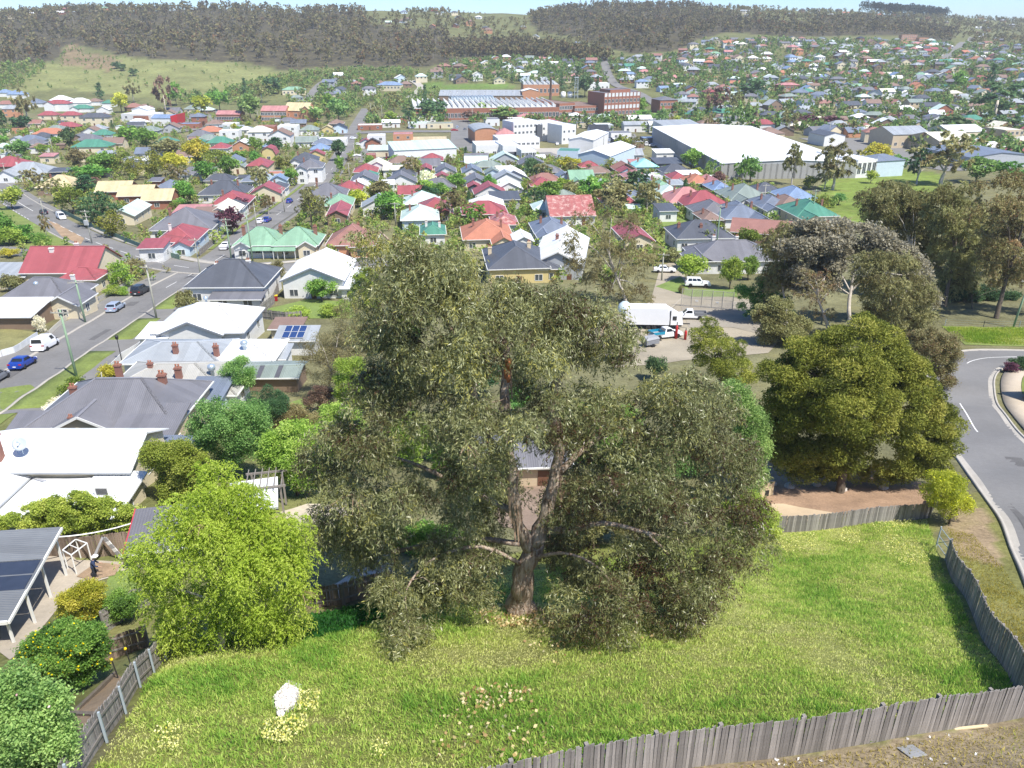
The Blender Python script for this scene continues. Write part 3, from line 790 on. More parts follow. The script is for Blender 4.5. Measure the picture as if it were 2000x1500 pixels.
# ---- prototypes for the trees of the town (height 1, scaled when placed)
def proto(kind, lod, seed):
    r = np.random.default_rng(seed); rr = random.Random(seed)
    N = {0: 1.0, 1: .34, 2: .12}[lod]; big = {0: 1.0, 1: 1.55, 2: 2.4}[lod]
    mb = MB(); H0 = .2
    if kind == 'round':
        k = 26; o = unit(r.normal(size=(k, 3))+np.array((0, 0, .2))); C = np.array((0, 0, .58))+o*np.array((.36, .36, .3))*r.uniform(.45, 1.0, (k, 1)); R = r.uniform(.11, .2, k)
        V, tn = clump_leaves(C, R, 'broad', int(170*N), .055*big, .036*big, r)
    elif kind == 'gum':
        k = 24; o = unit(r.normal(size=(k, 3))); C = np.array((0, 0, .62))+o*np.array((.36, .36, .33))*r.uniform(.35, 1.0, (k, 1)); R = r.uniform(.08, .17, k)
        V, tn = clump_leaves(C, R, 'spray', int(150*N), .07*big, .02*big, r)
    elif kind == 'wattle':
        k = 22; o = unit(r.normal(size=(k, 3))+np.array((0, 0, .3))); C = np.array((0, 0, .5))+o*np.array((.42, .42, .34))*r.uniform(.5, 1.0, (k, 1)); R = r.uniform(.12, .2, k)
        V, tn = clump_leaves(C, R, 'pad', int(190*N), .05*big, .024*big, r)
    elif kind == 'weep':
        k = 26; o = unit(r.normal(size=(k, 3))+np.array((0, 0, .3))); C = np.array((0, 0, .6))+o*np.array((.38, .38, .3))*r.uniform(.5, 1.0, (k, 1)); R = r.uniform(.12, .2, k)
        V, tn = clump_leaves(C, R, 'curl', int(190*N), .06*big, .016*big, r)
    elif kind == 'conifer':
        k = 30; z = r.uniform(.1, .98, k); C = np.stack([r.normal(size=k)*.1*(1.05-z)*1.6, r.normal(size=k)*.1*(1.05-z)*1.6, z], 1); R = .05+.13*(1.02-z)
        V, tn = clump_leaves(C, R, 'pad', int(130*N), .05*big, .018*big, r, squash=1.0)
    elif kind == 'shrub':
        k = 16; o = unit(r.normal(size=(k, 3))+np.array((0, 0, .2))); C = np.array((0, 0, .48))+o*np.array((.55, .55, .35))*r.uniform(.4, 1.0, (k, 1)); R = r.uniform(.18, .3, k)
        V, tn = clump_leaves(C, R, 'broad', int(190*N), .085*big, .05*big, r); H0 = .1
    elif kind == 'palm':
        V = []; tn = []
        for i in range(34):
            a = i*2.4; e = rr.uniform(-.3, 1.1); d = np.array((math.cos(a)*math.cos(e), math.sin(a)*math.cos(e), math.sin(e)))
            for j in range(int(14*max(N, .3))):
                tt = (j+1)/(14*max(N, .3)); p = np.array((0, 0, .62))+d*tt*.42; p[2] -= tt*tt*.26
                V.append(rhomb(p[None]+r.normal(size=(1, 3))*.01, (d+r.normal(size=3)*.6)[None], .13, .022, r)); tn += [rr.uniform(.2, .9)]*4
        V = np.concatenate(V); tn = np.array(tn); C = np.zeros((0, 3)); H0 = .6
    tk = .022 if kind != 'shrub' else .02
    limbs = [([(0, 0, -.06), (.01, .0, H0*.6), (-.01, .01, H0+.1), (0, 0, .72 if kind != 'palm' else .62)], [tk*1.25, tk, tk*.8, tk*.3 if kind != 'palm' else tk*1.4])]
    ends = C[r.choice(len(C), min(len(C), 9 if lod < 2 else 3), replace=False)] if len(C) else []
    if lod == 2: mb.tube([(0, 0, -.06), (0, 0, .5)], [tk*1.2, tk*.5], 4)
    else: skeleton_mesh(mb, limbs, ends, .035, 4, rr=rr)
    tm = mb.mesh('trunk', {'gum': BARK_PALE, 'palm': BARK}.get(kind, BARK_DARK), True)
    cm = npmesh('crown', V, quads(len(V)//4), LM['green'], tn)
    return cm, tm
PROTO = {}
def get_proto(kind, lod, var):
    key = (kind, lod, var)
    if key not in PROTO: PROTO[key] = proto(kind, lod, sum(map(ord, kind))*7+lod*31+var*101)
    return PROTO[key]
TREE_SPOTS = []
KINDWORD = {'round': 'round tree', 'gum': 'gum tree', 'wattle': 'domed bushy tree', 'weep': 'weeping tree', 'conifer': 'upright conifer', 'shrub': 'rounded shrub', 'palm': 'palm tree'}
COLWORD = {'gum': 'olive-green', 'willow': 'yellow-green', 'wattle': 'dark olive', 'silver': 'silver-grey', 'olive': 'grey-olive', 'rust': 'brownish', 'green': 'mid-green', 'bright': 'bright green', 'yellow': 'yellow-green', 'dark': 'dark green', 'plum': 'purple-leaved', 'copper': 'copper-brown', 'birch': 'soft green', 'blossom': 'cream-flowering'}
def place_tree(p, h, w, kind, mk, where, rr=rnd):
    Y = p[1]; lod = 0 if Y < 190 else (1 if Y < 420 else 2)
    cm, tm = get_proto(kind, lod, rr.randrange(2 if lod == 0 else 3))
    nm = 'shrub' if kind == 'shrub' else {'conifer': 'conifer_tree', 'palm': 'palm_tree', 'gum': 'gum_tree'}.get(kind, 'tree')
    t = bpy.data.objects.new(nm, None); COL.link(t); t.location = (p[0], p[1], H(p[0], p[1])); t.rotation_euler = (0, 0, rr.uniform(0, 6.28))
    if kind == 'gum' and p[1] > 200: w *= 1.3; h *= 1.15
    elif kind in ('round', 'wattle') and p[1] > 180: w *= 1.15
    ratio = {'round': .95, 'gum': .95, 'wattle': 1.1, 'weep': 1.0, 'conifer': .5, 'shrub': 1.5, 'palm': .85}[kind]
    sx = w/ratio
    a = link('crown', cm, t); b = link('trunk', tm, t)
    for q in (a, b): q.scale = (sx, sx, h)
    a.material_slots[0].link = 'OBJECT'; a.material_slots[0].material = LM[mk]
    TREE_SPOTS.append((p[0], p[1], w*.5))
    k = KINDWORD[kind]; sz = 'small ' if h < 3.2 and kind != 'shrub' else ('tall ' if h > 9 else '')
    pend(t, f'{sz}{COLWORD[mk]} {k}', f'{sz}{COLWORD[mk]} {k}s', where, 'shrub' if kind == 'shrub' else 'tree', f'{k}s of the town')
    return t
# ------------------------------------------------------------------ buildings
RC = {'r': ('crimson', (0.317, 0.086, 0.095)), 'p': ('salmon-red', (0.462, 0.219, 0.21)), 'o': ('orange', (0.406, 0.172, 0.111)), 'g': ('pale green', (0.226, 0.382, 0.261)), 'm': ('mint', (0.502, 0.623, 0.571)), 't': ('dark green', (0.081, 0.238, 0.168)), 'b': ('blue', (0.202, 0.28, 0.419)), 'B': ('slate-blue', (0.168, 0.198, 0.255)), 's': ('slate-grey', (0.093, 0.101, 0.119)), 'k': ('charcoal', (0.044, 0.047, 0.057)), 'w': ('white', (0.766, 0.784, 0.792)), 'l': ('light grey', (0.323, 0.349, 0.371)), 'y': ('yellow', (0.566, 0.47, 0.279)), 'n': ('brown-tiled', (0.221, 0.152, 0.126)), 'c': ('cream', (0.686, 0.651, 0.529)), 'G': ('mid-grey', (0.166, 0.166, 0.183)), 'd': ('beige-grey', (0.379, 0.374, 0.344)), 'q': ('turquoise', (0.324, 0.654, 0.654)), 'e': ('grey-green', (0.227, 0.271, 0.244)), 'x': ('rusty red', (0.348, 0.122, 0.113)), 'T': ('red-tiled', (0.275, 0.141, 0.119))}
WC = {'W': ('white', (.74,.74,.72)), 'C': ('cream', (.68,.60,.43)), 'R': ('red-brick', (.33,.14,.09)), 'O': ('orange-brick', (.52,.26,.15)), 'N': ('brown', (.24,.17,.12)), 'G': ('grey', (.42,.44,.46)),
      'P': ('pale blue', (.55,.66,.74)), 'D': ('dark', (.10,.11,.13)), 'Y': ('yellow', (.64,.52,.24)), 'S': ('sandstone', (.56,.46,.32)), 'V': ('grey-board', (.36,.33,.30))}
def RM(c):
    w, col = RC[c]
    if c in 'noT': return M('roof_'+w, col, .8, (.6, .15), (8, .22), bump=(7, .5))
    return sheet_mat('roof_'+w, col, .45 if c not in 'wm' else .5, rust='#d8c4b8' if c == 'x' else None)
def WM(c):
    w, col = WC[c]
    if c in 'RO': return brick_mat('wall_'+w, col)
    return wall_mat('wall_'+w, col)
TRIM = M('white_trim', (.76,.76,.73), .6, (2, .06))
GLASS = M('window_glass', (.06,.075,.09), .06, (.8, .3), spec=1.0)
BRICK = M('chimney_brick', (.27,.135,.105), .9, (1, .15), (14, .25))
CHW = M('chimney_white', (.72,.70,.66), .85, (1.5, .1))
CHC = M('chimney_cream', (.62,.52,.36), .85, (1.5, .1))
POT = M('chimney_pot', (.38,.17,.11), .8, (3, .15))
DOORM = {k: M('door_'+k, c, .5, (2, .1)) for k, c in (('brown', (.16,.08,.05)), ('dark', (.05,.055,.06)), ('green', (.05,.14,.09)), ('red', (.3,.05,.05)))}
def _win():
    mb = MB()
    for a, b in (((-.5,-.5),(.5,-.5)), ((-.5,.5),(.5,.5)), ((-.5,-.44),(-.5,.44)), ((.5,-.44),(.5,.44)), ((0,-.45),(0,.45))):
        mb.bar((a[0], -.02, a[1]), (b[0], -.02, b[1]), .055, .06, up=(0, 1, 0))
    f = mb.mesh('window', TRIM)
    mb = MB(); mb.box(-.47, -.012, -.47, .47, .02, .47); g = mb.mesh('pane', GLASS)
    mb = MB(); mb.box(-.5, -.05, 0, .5, .02, 1); d = mb.mesh('door', DOORM['brown'])
    return f, g, d
WINF, WING, DOORG = _win()
def add_window(par, x, y, z, w, h, rz=0.0):
    o = link('window', WINF, par, (x, y, z), rz); o.scale = (w, 1, h)
    link('pane', WING, o)
    return o
def _chim(m, pots):
    mb = MB(); mb.box(-.3, -.22, -1.5, .3, .22, .85); mb.box(-.36, -.28, .85, .36, .28, .97); mb.box(-.3, -.22, .97, .3, .22, 1.05)
    c = mb.mesh('chimney', m)
    mb = MB()
    for x in (-.17, .17): mb.lathe([(.1, 1.03), (.085, 1.28), (.105, 1.3), (.105, 1.36)], 7, (x*.8, 0, 0))
    return c, mb.mesh('chimney_pot', POT)
CHIM = {k: _chim(m, 1) for k, m in (('b', BRICK), ('w', CHW), ('c', CHC))}
def add_chimney(par, x, y, z, k='b', s=1.0, pots=True):
    o = link('chimney', CHIM[k][0], par, (x, y, z)); o.scale = (s, s, s)
    if pots: link('chimney_pot', CHIM[k][1], o)
    return o
def add_roof(mb, x0, x1, y0, y1, z, tp, pitch, ov, th=.12):
    X0, X1, Y0, Y1 = x0-ov, x1+ov, y0-ov, y1+ov; w = X1-X0; d = Y1-Y0
    if tp == 'h':
        half = min(w, d)/2; ins = half*.92 if abs(w-d) < half else half; rh = half*pitch
        if w >= d: a = (X0+ins, (Y0+Y1)/2, z+rh); b = (X1-ins, (Y0+Y1)/2, z+rh)
        else: a = ((X0+X1)/2, Y0+ins, z+rh); b = ((X0+X1)/2, Y1-ins, z+rh)
        n = len(mb.v); mb.v += [(X0,Y0,z-th),(X1,Y0,z-th),(X1,Y1,z-th),(X0,Y1,z-th),(X0,Y0,z),(X1,Y0,z),(X1,Y1,z),(X0,Y1,z),a,b]
        F = [(3,2,1,0),(0,1,5,4),(1,2,6,5),(2,3,7,6),(3,0,4,7)]
        F += [(4,5,9,8),(5,6,9),(6,7,8,9),(7,4,8)] if w >= d else [(4,5,8),(5,6,9,8),(6,7,9),(7,4,8,9)]
        for f in F: mb.f.append(tuple(n+i for i in f)); mb.mi.append(0)
        return rh
    if tp in 'gG':
        r = d/2 if tp == 'G' else w/2; rh = r*pitch
        def P(q, t, zz): return (q, t, zz) if tp == 'G' else (t, q, zz)
        a0, a1 = (X0, X1) if tp == 'G' else (Y0, Y1); b0, b1 = (Y0, Y1) if tp == 'G' else (X0, X1); bm_ = (b0+b1)/2
        for e in (b0, b1):
            p = [P(a0, e, z-th), P(a1, e, z-th), P(a1, bm_, z+rh-th), P(a0, bm_, z+rh-th), P(a0, e, z), P(a1, e, z), P(a1, bm_, z+rh), P(a0, bm_, z+rh)]
            if (e == b1) != (tp == 'g'): p = [p[1], p[0], p[3], p[2], p[5], p[4], p[7], p[6]]
            mb.hexa(p)
        return rh
    if tp in 'sS':
        hi = d*pitch; za, zb = (z, z+hi) if tp == 's' else (z+hi, z)
        mb.hexa([(X0,Y0,za-th),(X1,Y0,za-th),(X1,Y1,zb-th),(X0,Y1,zb-th),(X0,Y0,za),(X1,Y0,za),(X1,Y1,zb),(X0,Y1,zb)]); return hi
    if tp == 'f':
        mb.box(x0+.15, y0+.15, z-.35, x1-.15, y1-.15, z-.2); return 0
    if tp == 'a':
        n = 8; r = w/2; rh = r*pitch; pr = [((X0+X1)/2-r*math.cos(math.pi*i/n), z+rh*math.sin(math.pi*i/n)) for i in range(n+1)]
        for (xa, za), (xb, zb) in zip(pr, pr[1:]):
            mb.hexa([(xa,Y0,za-th),(xb,Y0,zb-th),(xb,Y1,zb-th),(xa,Y1,za-th),(xa,Y0,za),(xb,Y0,zb),(xb,Y1,zb),(xa,Y1,za)])
        return rh
    if tp == 'z':                                              # gambrel, ridge along y
        r = w/2; rh = r*1.0; xm = (X0+X1)/2; pr = [(X0, z), (X0+r*.35, z+rh*.72), (xm, z+rh), (X1-r*.35, z+rh*.72), (X1, z)]
        for (xa, za), (xb, zb) in zip(pr, pr[1:]):
            mb.hexa([(xa,Y0,za-th),(xb,Y0,zb-th),(xb,Y1,zb-th),(xa,Y1,za-th),(xa,Y0,za),(xb,Y0,zb),(xb,Y1,zb),(xa,Y1,za)])
        return rh
    return 0
def add_walls(mb, x0, x1, y0, y1, z0, z, tp, pitch, ov, th=.12):
    c = [(x0,y0),(x1,y0),(x1,y1),(x0,y1)]
    zt = z if tp in 'hf' else z
    for i in range(4):
        a, b = c[i], c[(i+1) % 4]; mb.quad((a[0],a[1],z0),(b[0],b[1],z0),(b[0],b[1],zt),(a[0],a[1],zt))
    e = ov*pitch-th*.6
    if tp == 'g':
        xm = (x0+x1)/2; r = (x1-x0)/2+ov
        for y, fl in ((y0, 0), (y1, 1)):
            p = [(x0,y,z),(x1,y,z),(x1,y,z+e),(xm,y,z+r*pitch-th*1.2),(x0,y,z+e)]; mb.poly(p[::-1] if fl else p)
        for x in (x0, x1): mb.quad((x,y0,z),(x,y1,z),(x,y1,z+e),(x,y0,z+e))
    elif tp == 'G':
        ym = (y0+y1)/2; r = (y1-y0)/2+ov
        for x, fl in ((x0, 1), (x1, 0)):
            p = [(x,y0,z),(x,y1,z),(x,y1,z+e),(x,ym,z+r*pitch-th*1.2),(x,y0,z+e)]; mb.poly(p[::-1] if fl else p)
        for y in (y0, y1): mb.quad((x0,y,z),(x1,y,z),(x1,y,z+e),(x0,y,z+e))
    elif tp in 'sS':
        hi = (y1-y0)*pitch
        za, zb = (z+ov*pitch-th, z+hi+ov*pitch-th) if tp == 's' else (z+hi+ov*pitch-th, z+ov*pitch-th)
        for x in (x0, x1): mb.quad((x,y0,z),(x,y1,z),(x,y1,zb),(x,y0,za))
        mb.quad((x0,y0,z),(x1,y0,z),(x1,y0,za),(x0,y0,za)); mb.quad((x1,y1,z),(x0,y1,z),(x0,y1,zb),(x1,y1,zb))
    elif tp in 'az':
        xm = (x0+x1)/2; r = (x1-x0)/2+ov
        k = pitch if tp == 'a' else 1.0
        for y in (y0, y1):
            if tp == 'a': p = [(xm-(r-.1)*math.cos(math.pi*i/8), y, z+(r*k-.12)*math.sin(math.pi*i/8)) for i in range(9)]
            else: p = [(x0,y,z),(x0+r*.35-ov,y,z+r*.68),(xm,y,z+r*.93),(x1-r*.35+ov,y,z+r*.68),(x1,y,z)]
            mb.poly(p)
FOOT = []
def house(p, rz, vols, rc, wc, label=None, where='', chim=(), ov=.4, win=1, lod=0, verandah=None, group='houses of the town', cat='house', name='house', trim=False, trimm=None, base=1.8, extra_word='', winz=None, door=True, sing=None):
    """vols: (cx, cy, w, d, wall height, roof type, pitch[, roof code, wall code]) in local metres"""
    t = bpy.data.objects.new(name, None); COL.link(t); t.location = p; t.rotation_euler = (0, 0, rz)
    RG = {}; WG = {}; tops = []
    for v in vols:
        cx, cy, w, d, wh, tp, pt = v[:7]; r_ = v[7] if len(v) > 7 and v[7] else rc; w_ = v[8] if len(v) > 8 and v[8] else wc
        x0, x1, y0, y1 = cx-w/2, cx+w/2, cy-d/2, cy+d/2
        a = add_roof(RG.setdefault(r_, MB()), x0, x1, y0, y1, wh, tp, pt, ov if tp != 'f' else 0)
        add_walls(WG.setdefault(w_, MB()), x0, x1, y0, y1, -base, wh, tp, pt, ov)
        tops.append((cx, cy, wh, a))
        rr_ = max(w, d)*.55; ca, sa = math.cos(rz), math.sin(rz)
        FOOT.append((p[0]+cx*ca-cy*sa, p[1]+cx*sa+cy*ca, rr_))
    for k, mb in RG.items(): mb.build('roof', RM(k) if k != '-' else TRIM, t)
    for k, mb in WG.items(): mb.build('wall', WM(k), t)
    if lod < 2 and name != 'garden_shed':
        gm = MB(); rm_ = {}
        for v in vols:
            cx, cy, w, d, wh, tp, pt = v[:7]
            if tp == 'f': continue
            x0, x1, y0, y1 = cx-w/2-ov, cx+w/2+ov, cy-d/2-ov, cy+d/2+ov; g = .055
            if tp in 'hGs': gm.box(x0, y0-2*g, wh-.13, x1, y0-.002, wh+.01)
            if tp in 'hg':
                gm.box(x0-2*g, y0, wh-.13, x0-.002, y1, wh+.01); gm.box(x1+.002, y0, wh-.13, x1+2*g, y1, wh+.01)
            c_ = rm_.setdefault(v[7] if len(v) > 7 and v[7] else rc, MB())
            if tp == 'h':
                half = min(x1-x0, y1-y0)/2; ins = half*.92 if abs((x1-x0)-(y1-y0)) < half else half; rh = half*pt; ym = (y0+y1)/2; xm = (x0+x1)/2
                a, b = (((x0+ins, ym), (x1-ins, ym)) if (x1-x0) >= (y1-y0) else ((xm, y0+ins), (xm, y1-ins)))
                c_.bar((*a, wh+rh), (*b, wh+rh), .3, .07)
                for q, e in ((a, (x0, y0)), (b, (x1, y0) if (x1-x0) >= (y1-y0) else (x0, y1)), (a if (x1-x0) < (y1-y0) else b, (x1, y0)), (a if (x1-x0) >= (y1-y0) else b, (x0, y1)), (b, (x1, y1))):
                    c_.bar((*q, wh+rh), (*e, wh+.01), .24, .06)
            elif tp == 'G': c_.bar((x0, (y0+y1)/2, wh+(y1-y0)/2*pt), (x1, (y0+y1)/2, wh+(y1-y0)/2*pt), .3, .07)
            elif tp == 'g': c_.bar(((x0+x1)/2, y0, wh+(x1-x0)/2*pt), ((x0+x1)/2, y1, wh+(x1-x0)/2*pt), .3, .07)
        if gm.f: gm.build('gutter', TRIM if rc not in 'w' else WM('G'), t)
        for k, c_ in rm_.items():
            if c_.f: c_.build('ridge_capping', M('cap_'+k, tuple(min(.8, x_*1.25+.015) for x_ in RC[k][1]), .5, (1.5, .15)), t)
    for c in chim:
        add_chimney(t, c[0], c[1], c[2], c[3] if len(c) > 3 else 'b', c[4] if len(c) > 4 else 1.0)
    if win and lod < 3:
        for vi, v in enumerate(vols):
            cx, cy, w, d, wh = v[:5]; x0, x1, y0, y1 = cx-w/2, cx+w/2, cy-d/2, cy+d/2
            def inside(x, y):
                return any(i != vi and abs(x-u[0]) < u[2]/2 and abs(y-u[1]) < u[3]/2 for i, u in enumerate(vols))
            for st in range(max(1, int(wh//2.6))):
                z = 1.65+st*2.75
                if z+.5 > wh+.3: continue
                n = max(1, int(w/(3.2 if lod == 0 else 4.5)))
                for i in range(n):
                    x = x0+w*(i+.5)/n
                    if inside(x, y0-.1): continue
                    if door and st == 0 and i == n//2 and n > 1 and vi == 0:
                        o = link('door', DOORG, t, (x, y0, 0)); o.scale = (.95, 1, 2.05); continue
                    add_window(t, x, y0, z, min(1.5, w/n*.5), 1.25)
                if lod < 2:
                    for sx, xx, rzz in ((-1, x0, -math.pi/2), (1, x1, math.pi/2)):
                        n2 = max(1, int(d/4.5))
                        for i in range(n2):
                            y = y0+d*(i+.5)/n2
                            if inside(xx+sx*.1, y): continue
                            if sx*p[0] > 12: continue          # the side turned away
                            add_window(t, xx, y, z, 1.1, 1.2, rzz)
    if verandah:
        vx, vw, vd, vh = verandah; v = vols[0]; yf = v[1]-v[3]/2
        mb = MB(); mb.hexa([(vx-vw/2, yf-vd, vh-.5), (vx+vw/2, yf-vd, vh-.5), (vx+vw/2, yf-.01, vh), (vx-vw/2, yf-.01, vh)]+[(vx-vw/2, yf-vd, vh-.42), (vx+vw/2, yf-vd, vh-.42), (vx+vw/2, yf-.01, vh+.08), (vx-vw/2, yf-.01, vh+.08)])
        mb.build('verandah_roof', RM(rc), t)
        n = max(2, int(vw/2.6))
        for i in range(n+1):
            m2 = MB(); m2.box(-.06, -.06, -1.5, .06, .06, vh-.5); o = m2.build('verandah_post', TRIM, t); o.location = (vx-vw/2+.1+(vw-.2)*i/n, yf-vd+.12, 0)
    if trim:
        for v in vols:
            cx, cy, w, d, wh, tp, pt = v[:7]
            if tp == 'g':
                yy = cy-d/2-ov-.03; r = w/2+ov
                for s_ in (-1, 1):
                    m2 = MB(); m2.bar((cx+s_*r, yy, wh-.06), (cx, yy, wh+r*pt-.06), .05, .24); m2.build('barge_board', trimm or TRIM, t)
    if label: tag(t, label, cat, group)
    else:
        rw = RC[rc][0]; ww = WC[wc][0]; st = 'two-storey ' if max(v[4] for v in vols) > 4.6 else ''
        kind = sing or cat
        pend(t, f'{rw} roofed {ww} {st}{kind}', f'{rw} roofed {ww} {st}{kind}s', where, cat, group)
    return t
def where_px(x, y):
    if y < 150:
        if x < 560: return 'on the wooded left ridge'
        if x < 1050: return 'on the hill above the mill'
        if x < 1500: return 'on the hill behind the mill block'
        return 'on the far right hillside'
    if y < 250 and x < 360: return 'below the green meadow'
    if x < 350: return 'left of the side street'
    if x < 720 and y < 300: return 'around the long brick school'
    if x < 720: return 'beside the long straight street'
    if y < 230 and x < 1300: return 'around the long brick mill'
    if y < 310 and x < 1330: return 'around the white works buildings'
    if x < 900: return 'behind the tall gum, left side'
    if x < 1130: return 'behind the tall gum, middle'
    if x < 1290 and y > 300: return 'left of the white warehouse'
    if y < 270 and x > 1290: return 'on the slope beyond the warehouse' if x < 1640 else 'at far right below the hill'
    return 'in front of the white warehouse'
GRZ = math.radians(6)
def H1(x, y, w, rc, wc, tp='h', d=None, st=1, rz=None, chim=0, ck='b', wing=None, **kw):
    """a town house read off the photograph: roof centre (x, y) and width w in pixels"""
    wh = 3.1 if st == 1 else 5.8
    if tp in 'sf': wh += .3
    p = A(x, y, wh+1.0); dep = depth(p); W = max(4.0, w*dep/FPX); Dp = d or max(6.0, min(W*.85, 12.5)); Dp = min(Dp, 26)
    p = Vector((p[0], p[1], H(p[0], p[1])))
    Y = p[1]; lod = 0 if Y < 210 else (1 if Y < 330 else (2 if Y < 620 else 3))
    pt = {'h': .52, 'g': .5, 'G': .5, 's': .1, 'S': .1, 'f': 0, 'a': .3, 'z': 1}[tp]
    vols = [(0, 0, W, Dp, wh, tp, pt)]
    if wing:
        ww = W*.42; wd = Dp*.5; sx = {'L': -1, 'R': 1, 'M': 0}[wing]
        vols.append((sx*(W/2-ww/2-.12), -Dp/2-.6, ww, wd+1.2, wh-.06, 'g', .55))
    ch = []
    for i in range(chim):
        fx = (-.28, .3, 0)[i]; fy = (.02, -.08, .1)[i]
        ch.append((W*fx, Dp*fy, wh+min(W, Dp)*.5*pt*.75, ck, .95))
    return house(p, GRZ if rz is None else math.radians(rz), vols, rc, wc, None, where_px(x, y), ch, lod=lod, **kw)
